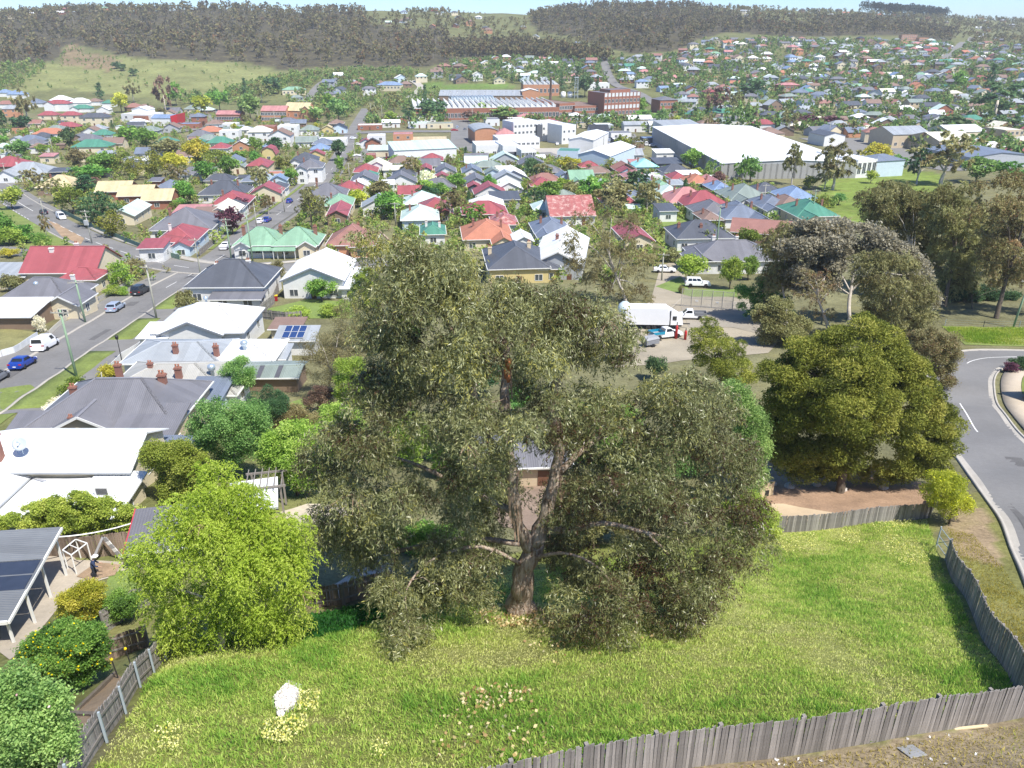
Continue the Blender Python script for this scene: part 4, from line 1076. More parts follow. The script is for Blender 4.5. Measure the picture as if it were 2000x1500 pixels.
TOWN = [
 # at the foot of the meadow
 (10,178,24,'b','W'),(34,181,30,'b','W'),(14,200,36,'T','W','h',9),(22,209,28,'l','O','h',9,2),(70,198,32,'B','W'),(115,199,42,'r','W','h',10,2),(120,192,34,'w','W'),(157,197,38,'w','W'),
 (161,208,34,'t','W','h',9),(186,195,22,'n','W'),(213,198,22,'t','W'),(203,211,24,'w','W','g'),(96,221,34,'r','C','h',9),(139,221,34,'r','C','h',8,2),(133,243,42,'r','N','h',9,1),(186,225,52,'s','C','h',9,2),
 (100,256,58,'o','W','h',10),(61,270,46,'B','W','h',10),(84,262,30,'s','W'),(8,282,26,'m','W'),(201,258,36,'t','W'),(176,268,42,'G','N'),(182,280,68,'t','C','h',11),(206,294,30,'l','W','s',6),
 (38,245,20,'k','O','f',8),(33,268,20,'l','W','g'),(75,282,26,'n','W'),(262,206,30,'T','N'),(283,207,26,'n','W'),(290,293,42,'B','W','G'),(325,273,40,'t','C'),(268,319,30,'s','C'),(272,309,24,'w','W','a'),
 (305,346,18,'G','R','s',5),(20,316,62,'r','N','h',12,1),(58,329,80,'l','W','h',13,1),(118,328,34,'s','D','s'),(95,299,26,'p','C','s'),(121,354,70,'y','N','h',12),
 (228,363,62,'y','R','G',10),(271,371,62,'y','R','G',10),(313,379,54,'y','R','G',10),(253,404,44,'m','C','g',15),
 # school side
 (388,224,24,'B','R','h',8,2),(372,237,36,'b','R','f',9,1),(412,252,42,'o','C','h',10),(391,260,42,'G','W','h',10,1),(450,237,28,'w','W','f',9),(449,250,36,'w','W','f',9,2),(480,249,22,'w','W'),
 (520,242,36,'T','R','f',10,2),(563,241,38,'w','W','f',10,2),(508,252,42,'c','W','h',10,2),(548,259,42,'n','W','g',12,2),(390,272,20,'t','C'),(430,273,46,'t','C','h',10),(474,277,32,'w','O','g',11,1),
 (525,281,24,'b','W'),(527,295,26,'r','Y','z',9),(455,310,38,'B','W','g',11),(508,315,42,'r','C','h',11,1),(605,249,34,'e','W','h',9),(640,247,22,'y','Y','g'),(662,246,30,'k','P','g'),(600,264,42,'G','W','f',9),
 (650,266,54,'w','W','f',10),(625,285,34,'b','W','h',9),(618,296,30,'r','Y','g'),(596,306,48,'s','W','h',11),(607,318,46,'G','W','h',11,2),(540,331,34,'o','P','f',7),(490,346,32,'B','W'),(545,344,30,'b','P','g'),
 (586,335,32,'s','W','g'),(440,367,88,'s','W','h',13,1),(455,385,66,'r','N','h',12),(522,367,56,'r','C','g',9),(545,358,30,'s','W'),(375,404,60,'p','W','s',8),(437,404,54,'c','W','g',13),(400,410,44,'n','W','s',9),
 (456,396,40,'s','W','h',9),(366,428,112,'G','W','h',15),(354,452,72,'r','P','h',12,1),(300,469,44,'r','W','s',6),
 (700,356,40,'w','W','g'),(682,361,50,'r','P','h',9),(640,371,72,'G','W','h',12),(662,388,52,'g','C','h',11),(662,404,36,'r','N','g',14),(735,259,34,'w','W','f',10,2),
 # behind the gum
 (787,256,38,'p','O','f',10,2),(838,266,70,'y','C','f',14,1),(755,286,70,'m','C','s',10),(724,296,18,'p','R','f',5),(728,273,28,'k','R','g'),(715,273,24,'r','W','g'),(985,256,34,'p','R','h',11,2),
 (715,327,44,'r','W','h',10),(738,320,50,'c','W','g',12),(722,336,30,'t','W'),(712,344,48,'G','W','g',12),(770,324,42,'c','W','s',7),(832,323,20,'r','G','g',10),(870,327,38,'G','W','g',11),(921,328,36,'B','W','g',11),
 (863,339,26,'r','C','g'),(929,348,44,'G','W','g',12),(925,357,20,'r','D','g'),(962,331,30,'e','P','g'),(985,324,30,'c','W','s'),(1000,335,48,'w','G','g',13),(991,358,50,'w','W','g',12),(985,378,54,'s','G','s',9),
 (803,369,48,'r','N','G',8),(824,385,66,'m','G','h',11),(850,397,62,'r','N','h',11),(820,413,68,'m','P','h',12),(945,404,84,'r','N','h',10),(757,352,18,'w','W','s'),(845,441,44,'t','W','h',9),
 (1133,342,46,'g','C','G',11,1),(1100,338,28,'B','P','g'),(1057,353,44,'r','N','h',9),(1258,317,44,'q','P','h',11),(1235,296,34,'l','G','G',9),(1295,292,34,'w','W','s',8),(1302,311,50,'s','D','s',10),(1246,312,32,'p','N','s',7),
 (1222,329,30,'r','P','g'),(1240,339,44,'p','R','h',11),(1268,335,44,'w','W','f',8),(1256,352,52,'B','W','h',12),(1290,362,52,'g','W','h',12),(1304,373,64,'m','W','h',13),(1168,249,36,'k','W','G',10,2),(1210,254,40,'G','W','f',10),
 (1270,264,34,'b','D','f',8),(1300,267,44,'g','N','h',12),(1213,266,34,'w','D','f',9),(1238,271,34,'l','N','f',9),
 (1322,340,32,'r','W','h',9),(1360,347,44,'o','C','h',11),(1390,350,36,'p','C','g',12),(1404,360,40,'b','O','h',11),(1452,375,80,'e','W','h',15),(1340,381,86,'p','W','h',13),(1372,388,86,'r','C','h',13),
 (1300,400,34,'s','W','s',7),(1389,404,70,'G','W','h',13),(1383,415,36,'n','N','h',9),(1440,409,80,'B','W','h',14,1),(1550,375,62,'b','C','h',13),(1503,391,60,'B','W','h',12),(1536,393,66,'n','C','h',13),
 (1577,405,80,'t','C','h',14),(1320,352,26,'l','W','s'),(1345,333,40,'w','W','s',6),
 (950,446,92,'o','C','h',13,1),(984,423,46,'x','W','h',10),(1075,437,68,'B','P','h',12),(1020,456,20,'w','W','g',7),(1110,403,84,'x','W','G',16),(1060,397,38,'m','W','h',8),(1236,449,52,'r','C','g',14),
]
CHM = {(10,178):0,(133,243):1,(20,316):3,(58,329):1,(61,270):1,(186,225):1,(366,428):1,(354,452):1,(440,367):2,(455,385):1,(608,318):1,(1133,342):1,(1240,339):2,(1452,375):2,(1372,388):1,(1440,409):2,(1577,405):2,(1503,391):1,(1536,393):1,(950,446):2,(1075,437):2,(1340,381):1,(1300,267):1,(1404,360):1,(1390,350):1,(596,306):1,(607,318):1,(921,328):1,(845,441):2,(1290,362):2,(1256,352):2,(1304,373):1,(662,388):1,(682,361):2,(985,256):1}
WNG = {(58,329):'L',(508,315):'R',(354,452):'R',(440,367):'R',(950,446):'R',(1440,409):'R',(1452,375):'L',(1133,342):'L',(1577,405):'L',(1372,388):'M',(548,259):None,(596,306):'L',(607,318):'L',(115,199):'L',(161,208):'L',(1503,391):'L',(1236,449):None,(850,397):'R',(1404,360):None,(1075,437):'L'}
for q in TOWN:
    x, y, w, rc, wc = q[:5]; tp = q[5] if len(q) > 5 else 'h'; d = q[6] if len(q) > 6 else None; st = q[7] if len(q) > 7 else 1
    k = (x, y)
    H1(x, y, w, rc, wc, tp, d, st, chim=CHM.get(k, 1 if (tp == 'h' and y > 300 and rnd.random() < .5) else 0), ck='w' if k in ((58,329),(845,441),(354,452)) else 'b', wing=WNG.get(k))
# ------------------------------------------------------------------ large buildings of the town
def block(label, xl, yl, xr, yr, h, d, rc, wc, tp='f', pitch=.08, win=0, ov=.3, cat='building', name='building', cols=0, rows=0, wsize=(1.6, 1.6), group=None, z0=1.4, dz=3.6, vols=(), chim=(), base=4, wmat=None, back=0.0):
    """front wall between two ground pixels, height and depth in metres"""
    a = A(xl, yl); b = A(xr, yr); rz = math.atan2(b[1]-a[1], b[0]-a[0]); W = math.hypot(b[0]-a[0], b[1]-a[1]); m = (a+b)/2
    p = Vector((m[0]-math.sin(rz)*back, m[1]+math.cos(rz)*back, H(m[0], m[1])))
    V = [(0, d/2, W, d, h, tp, pitch)]+list(vols)
    t = house(p, rz, V, rc, wc, label, '', chim, ov=ov, win=win, lod=2, cat=cat, name=name, group=group, base=base)
    if not group and 'group' in t: del t['group']
    for r in range(rows):
        for c in range(cols):
            add_window(t, -W/2+W*(c+.5)/cols, 0, z0+r*dz+wsize[1]/2, wsize[0], wsize[1])
    return t, W
wh_, Wh = block('huge flat white-roofed warehouse with grey panelled walls', 1408, 350, 1668, 348, 6.2, 128, 'w', 'G', 'g', .045, name='warehouse', cat='warehouse')
PANEL = M('warehouse_panel', (.36,.36,.35), .8, (.5, .08))
for i in range(22):
    mb = MB(); mb.box(-1.62, -.08, -.5, 1.62, .02, 5.9); o = mb.build('wall_panel', PANEL, wh_); o.location = (-Wh/2+Wh*(i+.5)/22, 0, 0)
for i in range(30):
    mb = MB(); mb.box(-.08, -1.9, -.5, .0, 1.9, 5.9); o = mb.build('wall_panel', PANEL, wh_); o.location = (-Wh/2, 3+i*4.15, 0)
block('white and grey striped office at the right end of the big warehouse', 1670, 348, 1708, 346, 7.2, 26, 'w', 'W', 'f', cols=4, rows=1, wsize=(1.6, 4.5), z0=1.5, vols=[(11.5, 6, 14, 12, 6.2, 'h', .3, 'B', 'P')])
# mill buildings
DARKG = M('sawtooth_glass', (.38,.45,.52), .25, (.6, .3), spec=.7)
def sawtooth(t, W, d0, d1, h, n, mat, gm):
    for i in range(n):
        x0 = -W/2+W*i/n; x1 = -W/2+W*(i+1)/n
        mb = MB(); mb.hexa([(x0,d0,h),(x1-.05,d0,h),(x1-.05,d1,h),(x0,d1,h),(x0,d0,h+2.9),(x0+.3,d0,h+2.9),(x0+.3,d1,h+2.9),(x0,d1,h+2.9)])
        o = mb.build('sawtooth_roof', mat, t)
        mb = MB(); mb.box(x0-.06, d0+1, h+.5, x0+.0, d1-1, h+2.5); mb.build('roof_glazing', gm, o)
f1, W1_ = block('very long low red-brick mill front with sawtooth roofs', 808, 236, 1092, 232, 8.2, 60, 'l', 'R', 'f', cols=40, rows=1, wsize=(2.2, 3.2), z0=1.6, name='mill_building', cat='factory')
sawtooth(f1, W1_, 4, 56, 8.0, 26, sheet_mat('saw_roof', (.72,.72,.70)), DARKG)
f2, W2_ = block('taller brick mill section with flat parapet beside the long mill front', 1092, 232, 1122, 230, 10.5, 40, 'n', 'R', 'f', cols=6, rows=2, wsize=(2, 2.6), z0=1.5, dz=4.6, name='mill_building', cat='factory')
f3, W3_ = block('low brown brick mill wing left of the four-storey brick block', 1122, 231, 1172, 229, 8.5, 36, 'n', 'R', 'f', cols=10, rows=2, wsize=(1.8, 1.9), z0=1.2, dz=3.8, name='mill_building', cat='factory')
f4, W4_ = block('four-storey red-brick mill block with rows of pale windows', 1178, 231, 1248, 227, 17.5, 22, 'G', 'R', 'f', name='mill_block', cat='factory', vols=[(0, 10, 18, 14, 19.3, 'f', 0)])
PALEW = M('pale_panes', (.62,.65,.66), .3, (.8, .12), spec=.5)
for r in range(4):
    for c in range(10):
        o = link('window', WINF, f4, (-W4_/2+W4_*(c+.5)/10, 0, 2.2+r*4.2+1.2)); o.scale = (2.1, 1, 2.4)
        g = link('pane', WING, o)
        if r in (1, 3): g.material_slots[0].link = 'OBJECT'; g.material_slots[0].material = PALEW
for c in range(11):
    mb = MB(); mb.box(-.25, -.22, -1, .25, -.02, 17.3); o = mb.build('pilaster', BRICK, f4); o.location = (-W4_/2+.3+(W4_-.6)*c/10, 0, 0)
f5, W5_ = block('long grey asbestos-roofed shed above the mill', 858, 203, 1022, 200, 6, 16, 'l', 'N', 's', .22, name='long_shed', cat='factory')
for i in range(12):
    mb = MB(); mb.box(-.5, -.4, 0, .5, .6, 1.5); o = mb.build('roof_vent', M('vent_grey', (.45,.46,.46)), f5); o.location = (-W5_/2+W5_*(i+.5)/12, 10, 7.6)
f6, W6_ = block('pale blue sawtooth shed behind the mill', 882, 209, 968, 206, 5.5, 12, 'b', 'P', 'f', name='shed', cat='factory'); sawtooth(f6, W6_, 0, 12, 5.3, 15, sheet_mat('saw_blue', (.55,.64,.72)), DARKG)
f7, W7_ = block('orange-brick mill hall with white sawtooth roof', 1022, 189, 1092, 187, 10, 34, 'w', 'O', 'f', cols=9, rows=1, wsize=(2.2, 3.5), z0=3, name='mill_hall', cat='factory'); sawtooth(f7, W7_, 0, 34, 9.8, 7, sheet_mat('saw_roof', (.72,.72,.70)), DARKG)
block('plain salmon brick gabled annex in front of the sawtooth hall', 1020, 200, 1052, 199, 9, 14, 'w', 'O', 'g', .25, name='annex', cat='factory')
block('two-storey brown brick institute with recessed balcony right of the mill', 1288, 221, 1322, 220, 9.5, 16, 'G', 'R', 'h', .3, cols=5, rows=2, wsize=(2.2, 2), z0=1.2, dz=4.2, name='brick_institute')
block('long white flat shed on the slope right of the water tower', 1146, 176, 1190, 175, 6, 14, 'w', 'W', 'f', cols=5, rows=1, name='shed')
def stack():
    p = A(1075, 203); t = thing('chimney_stack', 'slender brown brick factory chimney stack above the mill', 'chimney stack', p)
    mb = MB(); mb.lathe([(1.3, -2), (1.25, 0), (.8, 20.5), (.95, 20.6), (.95, 21.4), (.8, 21.5)], 12); mb.build('shaft', M('stack_brick', (.22,.14,.11), .9, (.5, .2)), t, True)
stack()
def water_tower():
    p = A(1125, 192); t = thing('lattice_tower', 'open steel lattice tower beside dark conifers above the mill', 'tower', p); st = M('galvanised', (.45,.5,.5), .5, (2, .1))
    for sx in (-1.6, 1.6):
        for sy in (-1.6, 1.6):
            mb = MB(); mb.bar((sx, sy, -1), (sx*.8, sy*.8, 17), .28); mb.build('leg', st, t)
    for k in range(5):
        z = 2+k*3.4; mb = MB(); w = 1.6*(1-.2*z/17)
        for a, b in (((-w,-w),(w,-w)),((w,-w),(w,w)),((w,w),(-w,w)),((-w,w),(-w,-w))): mb.bar((*a, z), (*b, z), .18); mb.bar((*a, z), (*b, z+3.2), .12)
        mb.build('bracing', st, t)
    mb = MB(); mb.box(-1.9, -1.9, 17, 1.9, 1.9, 17.6); mb.build('platform', st, t)
water_tower()
for i, x in enumerate((1100, 1113)):
    p = A(x, 190); t = thing('storage_tank', ('left' if i == 0 else 'right')+' one of two round white tanks beside the lattice tower', 'tank', p, group='white tanks')
    mb = MB(); mb.lathe([(2.2, -1), (2.2, 4.2)], 14); mb.build('shell', TRIM, t, True); mb = MB(); mb.lathe([(2.3, 4.2), (2.3, 4.35), (.3, 5)], 14); mb.build('lid', TRIM, t)
# school
block('red-roofed brick school wing left of the pale tree', 424, 238, 470, 238, 5, 12, 'p', 'R', 'G', .35, cols=7, rows=1, wsize=(2.4, 2), name='school_building', cat='school')
block('two-storey brick school block with salmon roof and white window band', 512, 238, 560, 238, 7.4, 14, 'p', 'O', 'G', .4, cols=8, rows=2, wsize=(2.6, 2), z0=1, dz=3.4, name='school_building', cat='school')
block('yellow-roofed brick school hall with a gable', 556, 236, 602, 237, 7, 16, 'y', 'O', 'G', .6, cols=3, rows=1, wsize=(2.2, 2.2), z0=3, vols=[(10, -1, 9, 8, 7, 'g', .8)], name='school_building', cat='school')
block('white flat shop with brown brick front bay', 239, 240, 297, 241, 6, 16, 'w', 'W', 'f', cols=3, rows=1, z0=3, vols=[(5, -2.1, 9, 4, 5, 'f', 0, 'n', 'R'), (0, 10, 12, 9, 8.5, 'g', .3)], name='shop')
s_, sw = block('blue-grey roofed shop with a bright red end wedge', 298, 246, 338, 246, 5, 14, 'b', 'W', 'G', .25, name='shop')
mb = MB(); mb.hexa([(0,-1,0),(3.4,-1,0),(3.4,13,0),(0,13,0),(-.6,-1,6.5),(4.2,-1,7.5),(4.2,13,7.5),(-.6,13,6.5)]); o = mb.build('red_wedge', M('red_panel', (.55,.03,.04), .4, (2, .05)), s_); o.location = (sw/2+.1, 0, 0)
# works buildings
block('long mint-roofed white warehouse with a blue container in front', 771, 318, 892, 313, 5.6, 16, 'm', 'W', 's', .12, name='warehouse', cat='warehouse')
block('brick-ended hall with rounded grey roof', 928, 282, 972, 281, 6.5, 26, 'l', 'O', 'a', .32, name='hall')
block('three-storey white works office with small windows', 1003, 279, 1056, 276, 11, 14, 'w', 'W', 'f', cols=7, rows=3, wsize=(1.3, 1.3), z0=1.2, dz=3.4, name='works_office')
block('white works block with dark glazed stair beside the three-storey office', 1057, 276, 1096, 274, 10, 14, 'w', 'W', 'f', cols=4, rows=2, wsize=(1.2, 1.2), z0=3, dz=3.2, name='works_office', vols=[(-8, -.3, 3.4, 2, 9.2, 'f', 0, 's', 'D')])
block('white cube-shaped works block left of the ridged white sheds', 1097, 282, 1124, 280, 10, 14, 'w', 'W', 'f', cols=3, rows=2, wsize=(1.2, 1.2), z0=2, dz=4, name='works_office')
block('low wide white works building with one row of windows', 973, 292, 1054, 290, 5.5, 16, 'w', 'W', 'f', cols=9, rows=1, wsize=(1.6, 1.1), z0=2, name='works_shed')
block('white works shed with stepped parapet at left end', 930, 309, 978, 308, 6, 16, 'w', 'W', 'f', cols=2, rows=1, name='works_shed')
block('white works shed with dark grey roller door', 982, 312, 1016, 311, 6.5, 18, 'w', 'W', 'f', name='works_shed', vols=[(0, -.25, 7, 1, 3.6, 'f', 0, 's', 'D')])
block('small white office with a red sign disc in the works yard', 1018, 317, 1047, 316, 5.5, 9, 'w', 'W', 'f', cols=4, rows=1, z0=2.6, name='works_office')
block('rear long ridged white shed', 1110, 298, 1158, 300, 6.5, 34, 'w', 'W', 'g', .2, name='works_shed')
block('front long ridged white shed with pale blue end wall', 1128, 330, 1190, 334, 6.2, 34, 'w', 'P', 'g', .28, name='works_shed')
block('teal-topped box shed in the works yard', 1088, 316, 1128, 317, 5, 10, 't', 'P', 'f', name='works_shed')
block('cream sawtooth works with open yard at right', 1740, 290, 1812, 288, 7, 20, 'l', 'S', 'G', .3, name='works_shed', cols=5, rows=1)
block('white fronted workshop with dark roof behind the warehouse', 1608, 286, 1648, 285, 5.5, 16, 's', 'W', 'g', .25, name='workshop')
block('long white workshop with cream side below the big dark trees', 1852, 280, 1920, 278, 6, 18, 'w', 'C', 'G', .3, name='workshop')
block('wide slate-roofed shed at far right', 1890, 330, 2010, 326, 5, 30, 'B', 'G', 'g', .1, name='shed')
block('pale ribbed-roof hall right of the sawtooth works', 1830, 300, 1905, 298, 6, 24, 'c', 'S', 'G', .25, name='hall')
block('tan two-storey block at the far right edge', 1958, 282, 1995, 281, 7.5, 16, 'c', 'S', 'f', cols=4, rows=2, name='shop')
block('white gabled shed behind the warehouse roof', 1400, 280, 1466, 279, 6, 20, 'w', 'D', 'g', .2, name='shed')
block('red-roofed cream house just behind the white warehouse', 1448, 282, 1478, 281, 6, 9, 'r', 'C', 'h', .6, cols=3, rows=1, z0=2, name='house', cat='house')
block('long pale shed with grey wall left of the blue container yard', 1298, 268, 1370, 266, 6, 18, 'l', 'W', 's', .1, name='shed')
block('orange hip-roofed shop at the left back of the warehouse', 1342, 277, 1372, 276, 4.5, 12, 'o', 'C', 'h', .5, name='shop')
block('brown pub-like house with verandah behind the warehouse', 1488, 284, 1530, 283, 6, 12, 'n', 'S', 'h', .45, cols=4, rows=1, name='house', cat='house')
block('red brick and white school-like building by the sports oval', 1522, 182, 1562, 181, 6.5, 12, 'p', 'R', 'h', .3, cols=6, rows=2, wsize=(2, 1.4), z0=1, dz=3, name='building')
block('orange-brick flats on the right skyline slope', 1760, 80, 1790, 80, 9, 10, 'n', 'O', 'f', cols=8, rows=3, wsize=(2, 1.6), z0=1, dz=2.8, name='apartment_building')
block('second lower brick flats beside the skyline flats', 1794, 83, 1812, 83, 7, 10, 'n', 'O', 'f', cols=5, rows=2, wsize=(2, 1.6), z0=1, dz=2.8, name='apartment_building')
block('long green-roofed hall beside the steep hill road', 552, 186, 598, 185, 4.5, 12, 'g', 'C', 'h', .4, cols=6, rows=1, name='hall')
block('blue hip-roofed house standing alone above the mill lawn', 736, 178, 782, 178, 5.5, 14, 'b', 'C', 'h', .4, cols=7, rows=1, z0=2.5, name='house', cat='house')
BLU = M('container_blue', (.14,.35,.58), .5, (1, .1))
def container():
    p = A(788, 317); t = thing('shipping_container', 'blue shipping container against the mint-roofed warehouse', 'container', p, .05)
    mb = MB(); mb.box(-3, -1.2, 0, 3, 1.2, 2.6); mb.build('body', BLU, t)
    for i in range(12):
        mb = MB(); mb.box(-.12, -1.28, .15, .12, -1.2, 2.45); o = mb.build('rib', BLU, t); o.location = (-2.75+i*.5, 0, 0)
container()

# ------------------------------------------------------------------ nearer houses on the left, built one by one
def hp(x, y, h=4.0):
    p = A(x, y, h); return Vector((p[0], p[1], H(p[0], p[1])))
NEAR = {}
NEAR['red'] = house(hp(138, 503, 5), math.radians(1), [(0, 0, 13.5, 11, 3.6, 'G', .62), (5.2, -6.3, 6.5, 5.5, 3.3, 'h', .5), (-10.5, -2.6, 8.5, 6.5, 3.0, 's', .12, 'l')], 'r', 'C', 'large crimson-roofed house with white chimneys on the left corner', '', [(-2.6, -1.2, 6.0, 'w', 1.25), (.3, 2.5, 6.0, 'w', 1.2)], trim=True, group='houses along the left street')
NEAR['grey'] = house(hp(88, 562, 4), math.radians(1), [(0, 0, 11.5, 9.5, 3.0, 'h', .55), (5.4, -3.0, 5.0, 6.0, 2.95, 'g', .55)], 'G', 'C', 'grey hip-roofed cream cottage with blue roof vent below the crimson-roofed house', '', [(3.4, 2.8, 4.4, 'w', 1.0)], trim=True, group='houses along the left street')
NEAR['carport'] = house(hp(25, 600, 2.8), math.radians(1), [(0, 0, 8.5, 6.5, 2.4, 's', .12)], 'w', 'N', 'flat white carport roof beside the grey cream cottage', '', win=0, name='carport', cat='carport', group='sheds and lean-tos of the near yards')
NEAR['slate'] = house(hp(457, 536, 4), math.radians(1), [(0, 0, 13.2, 11.5, 3.5, 'h', .55), (2.6, -7.3, 8.5, 3.2, 2.3, 's', .12, 'G')], 's', 'W', 'dark slate hip-roofed white house with white chimneys on the street corner', '', [(-2.6, -.4, 5.0, 'w', 1.2), (2.6, .8, 5.2, 'w', 1.2)], group='houses along the left street')
NEAR['whiteg'] = house(hp(625, 522, 4.4), math.radians(1), [(0, 0, 10.6, 13.5, 3.9, 'g', .42), (6.8, -3, 3.4, 9, 2.7, 's', .12)], 'w', 'W', 'white gabled house with bright white roof left of the tall gum', '', trim=True, trimm=M('grey_trim', (.22,.24,.27), .6, (2, .06)), group='houses along the left street')
NEAR['white2'] = house(hp(408, 612, 4.2), math.radians(1), [(0, 0, 12.0, 10.0, 3.2, 'h', .48), (-.8, -3.6, 8.2, 4.2, 3.15, 'g', .42), (-6.0, -3.6, 3.6, 4.5, 2.8, 's', .1)], 'w', 'W', 'white-roofed house with grey edged front gable below the slate house', '', trim=True, trimm=M('grey_trim', (.22,.24,.27), .6, (2, .06)), group='houses along the left street')
NEAR['greyflat'] = house(hp(352, 675, 3.6), math.radians(1), [(0, 0, 11.2, 7.5, 2.9, 'h', .3, 'l'), (8.6, .2, 7.0, 7.0, 2.85, 'h', .25, 'w')], 'l', 'W', 'pale grey iron-roofed cottage with brick chimneys, white addition at right', '', [(.3, -2.2, 3.6, 'b', 1.0), (5.3, -2.4, 3.5, 'b', 1.0)], group='houses along the left street')
NEAR['beige'] = house(hp(345, 722, 3.4), math.radians(1), [(0, 0, 11.5, 7.2, 2.8, 'h', .35), (5.2, -2.6, 5.5, 5.0, 2.7, 'h', .3)], 'd', 'W', 'pale beige-roofed cottage with round roof ventilator behind the dark grey house', '', [(-2.6, -.6, 3.6, 'b', .9), (1.2, -2.4, 3.6, 'b', 1.1)], group='houses along the left street')
NEAR['dark'] = house(hp(238, 768, 4.2), math.radians(1), [(0, 0, 13.4, 9.8, 3.1, 'h', .52), (-1.4, -3.4, 5.2, 4.6, 3.15, 'g', .5), (4.6, -5.4, 5.2, 5.6, 2.9, 's', .2), (-5.2, -5.0, 6.0, 3.5, 2.7, 's', .25)], 'G', 'S', 'large dark grey-roofed house with brick chimneys and small white-edged gable', '', [(-1.2, 2.6, 5.2, 'b', 1.0), (-4.0, -1.2, 4.5, 'b', 1.0), (3.8, 1.0, 4.6, 'b', 1.2), (-2.6, -5.0, 3.4, 'b', .75)], trim=True, group='houses along the left street')
NEAR['white3'] = house(hp(137, 856, 4.2), 0, [(0, 0, 12, 6.6, 3.2, 'G', .42), (-4.4, -7.2, 4.4, 8.0, 2.6, 'g', .45), (1.0, -5.9, 5.0, 5.0, 2.3, 'h', .42), (5.4, -6.0, 3.2, 5.2, 2.2, 's', .12)], 'w', 'C', 'sprawling white-roofed house with tall brick chimney, satellite dish and vine', '', [(-4.6, -2.6, 4.2, 'b', 1.7)], group='houses along the left street')
NEAR['dunny'] = house(hp(320, 868, 2.7), math.radians(1), [(0, 0, 3.6, 3.0, 2.3, 's', .08)], 'B', 'N', 'slate-blue flat lean-to against the dark grey house', '', win=0, name='lean_to', cat='shed', group='sheds and lean-tos of the near yards')
NEAR['bluebox'] = house(hp(407, 755, 3.0), math.radians(1), [(0, 0, 3.4, 4.6, 2.5, 's', .1)], 'B', 'P', 'narrow blue-edged lean-to behind the dark grey house', '', win=0, name='lean_to', cat='shed', group='sheds and lean-tos of the near yards')
NEAR['shed1'] = house(hp(535, 712, 2.8), math.radians(1), [(0, 0, 6.2, 4.4, 2.2, 'G', .2)], 'e', 'N', 'timber shed with grey-green iron roof and dark clear strips', '', win=0, name='shed', cat='shed', group='sheds and lean-tos of the near yards')
NEAR['shed2'] = house(hp(520, 682, 2.8), math.radians(1), [(0, 0, 5.2, 3.6, 2.3, 's', .1)], 'l', 'W', 'flat light grey shed roof with two dark strips behind the timber shed', '', win=0, name='shed', cat='shed', group='sheds and lean-tos of the near yards')
NEAR['shed3'] = house(hp(562, 628, 2.6), math.radians(1), [(0, 0, 4.0, 4.0, 2.3, 's', .04)], 'n', 'C', 'small cream shed with flat dark brown roof', '', win=0, name='shed', cat='shed', group='sheds and lean-tos of the near yards')
NEAR['solar'] = house(hp(580, 650, 2.8), math.radians(1), [(0, 0, 5.0, 3.4, 2.4, 's', .18)], 'l', 'W', 'small shed carrying blue solar panels on its pale roof', '', win=0, name='shed', cat='shed', group='sheds and lean-tos of the near yards')
NEAR['darkh'] = house(hp(1006, 500, 4), math.radians(6), [(0, 0, 11.5, 15, 3.6, 'h', .5), (6.0, -4.0, 4, 6, 3.2, 'h', .4)], 's', 'Y', 'dark grey hip-roofed yellow house just above the gum crown', '', [(-5.0, 1.5, 4.4, 'c', 1.2), (3.0, 1.8, 5.2, 'c', 1.2)])
NEAR['whiteh'] = house(hp(1098, 488, 4), math.radians(-8), [(0, 0, 9.5, 22, 4.0, 'g', .5)], 'w', 'G', 'long white gabled hall behind the slender gum', '', [(-1.2, 1, 5.8, 'b', 1.1)], trim=True)
NEAR['slate2'] = house(hp(1366, 449, 4), math.radians(4), [(0, 0, 13.5, 11.5, 3.4, 'h', .5)], 's', 'W', 'dark slate hip-roofed white house with two brick chimneys above the parked white cars', '', [(-5.0, .5, 4.5, 'b', 1.1), (-.5, -2.5, 4.8, 'b', 1.1)])
NEAR['grey2'] = house(hp(1428, 488, 4), math.radians(2), [(0, 0, 17, 11, 3.2, 'h', .5), (-7.4, -2, 5, 7, 2.9, 'g', .5)], 'G', 'W', 'wide plain grey-roofed house with white chimneys behind the mesh gates', '', [(-3.4, 2, 5.4, 'w', 1.1), (1.4, 1.6, 5.4, 'w', 1.1)])
NEAR['tile'] = house(hp(1490, 440, 3.6), math.radians(-18), [(0, 0, 14.5, 13, 3.0, 'G', .3)], 'T', 'N', 'low red-tiled house with dark open side next to the silver gums', '', [])
NEAR['twin1'] = house(hp(511, 462, 4), math.radians(3), [(0, 0, 10.2, 9.5, 3.2, 'h', .6), (-3.2, -4.4, 3.4, 3, 3.1, 'g', .6)], 'g', 'W', 'left half of the pale green-roofed pair of cottages, white walls', '', [(-4.4, 1.8, 4.8, 'b', 1.2), (4.0, 2, 4.8, 'b', 1.2)], trim=True, verandah=(1.6, 6.6, 2.2, 2.9))
NEAR['twin2'] = house(hp(584, 462, 4), math.radians(3), [(0, 0, 9.6, 9.5, 3.2, 'h', .6), (2.6, -4.4, 3.6, 3, 3.1, 'g', .6)], 'g', 'C', 'right half of the pale green-roofed pair of cottages, cream gable', '', [(3.6, 1.2, 4.8, 'b', 1.3)], trim=True, verandah=(-2.2, 5.0, 2.2, 2.9))
NEAR['tiled'] = house(hp(690, 460, 4), math.radians(3), [(0, 0, 10.5, 11, 3.2, 'h', .62), (2.4, -5.0, 4.6, 3.4, 3.1, 'h', .6)], 'T', 'O', 'brown-tiled orange brick bungalow left of the gum top', '', [(1.0, 2.0, 5.2, 'b', 1.1)])
NEAR['stone'] = house(hp(1010, 872, 3.0), math.radians(4), [(0, 0, 8.0, 5.0, 2.6, 'h', .4)], 'G', 'S', 'sandstone cottage with dark doorway seen through the gum branches', '', [])
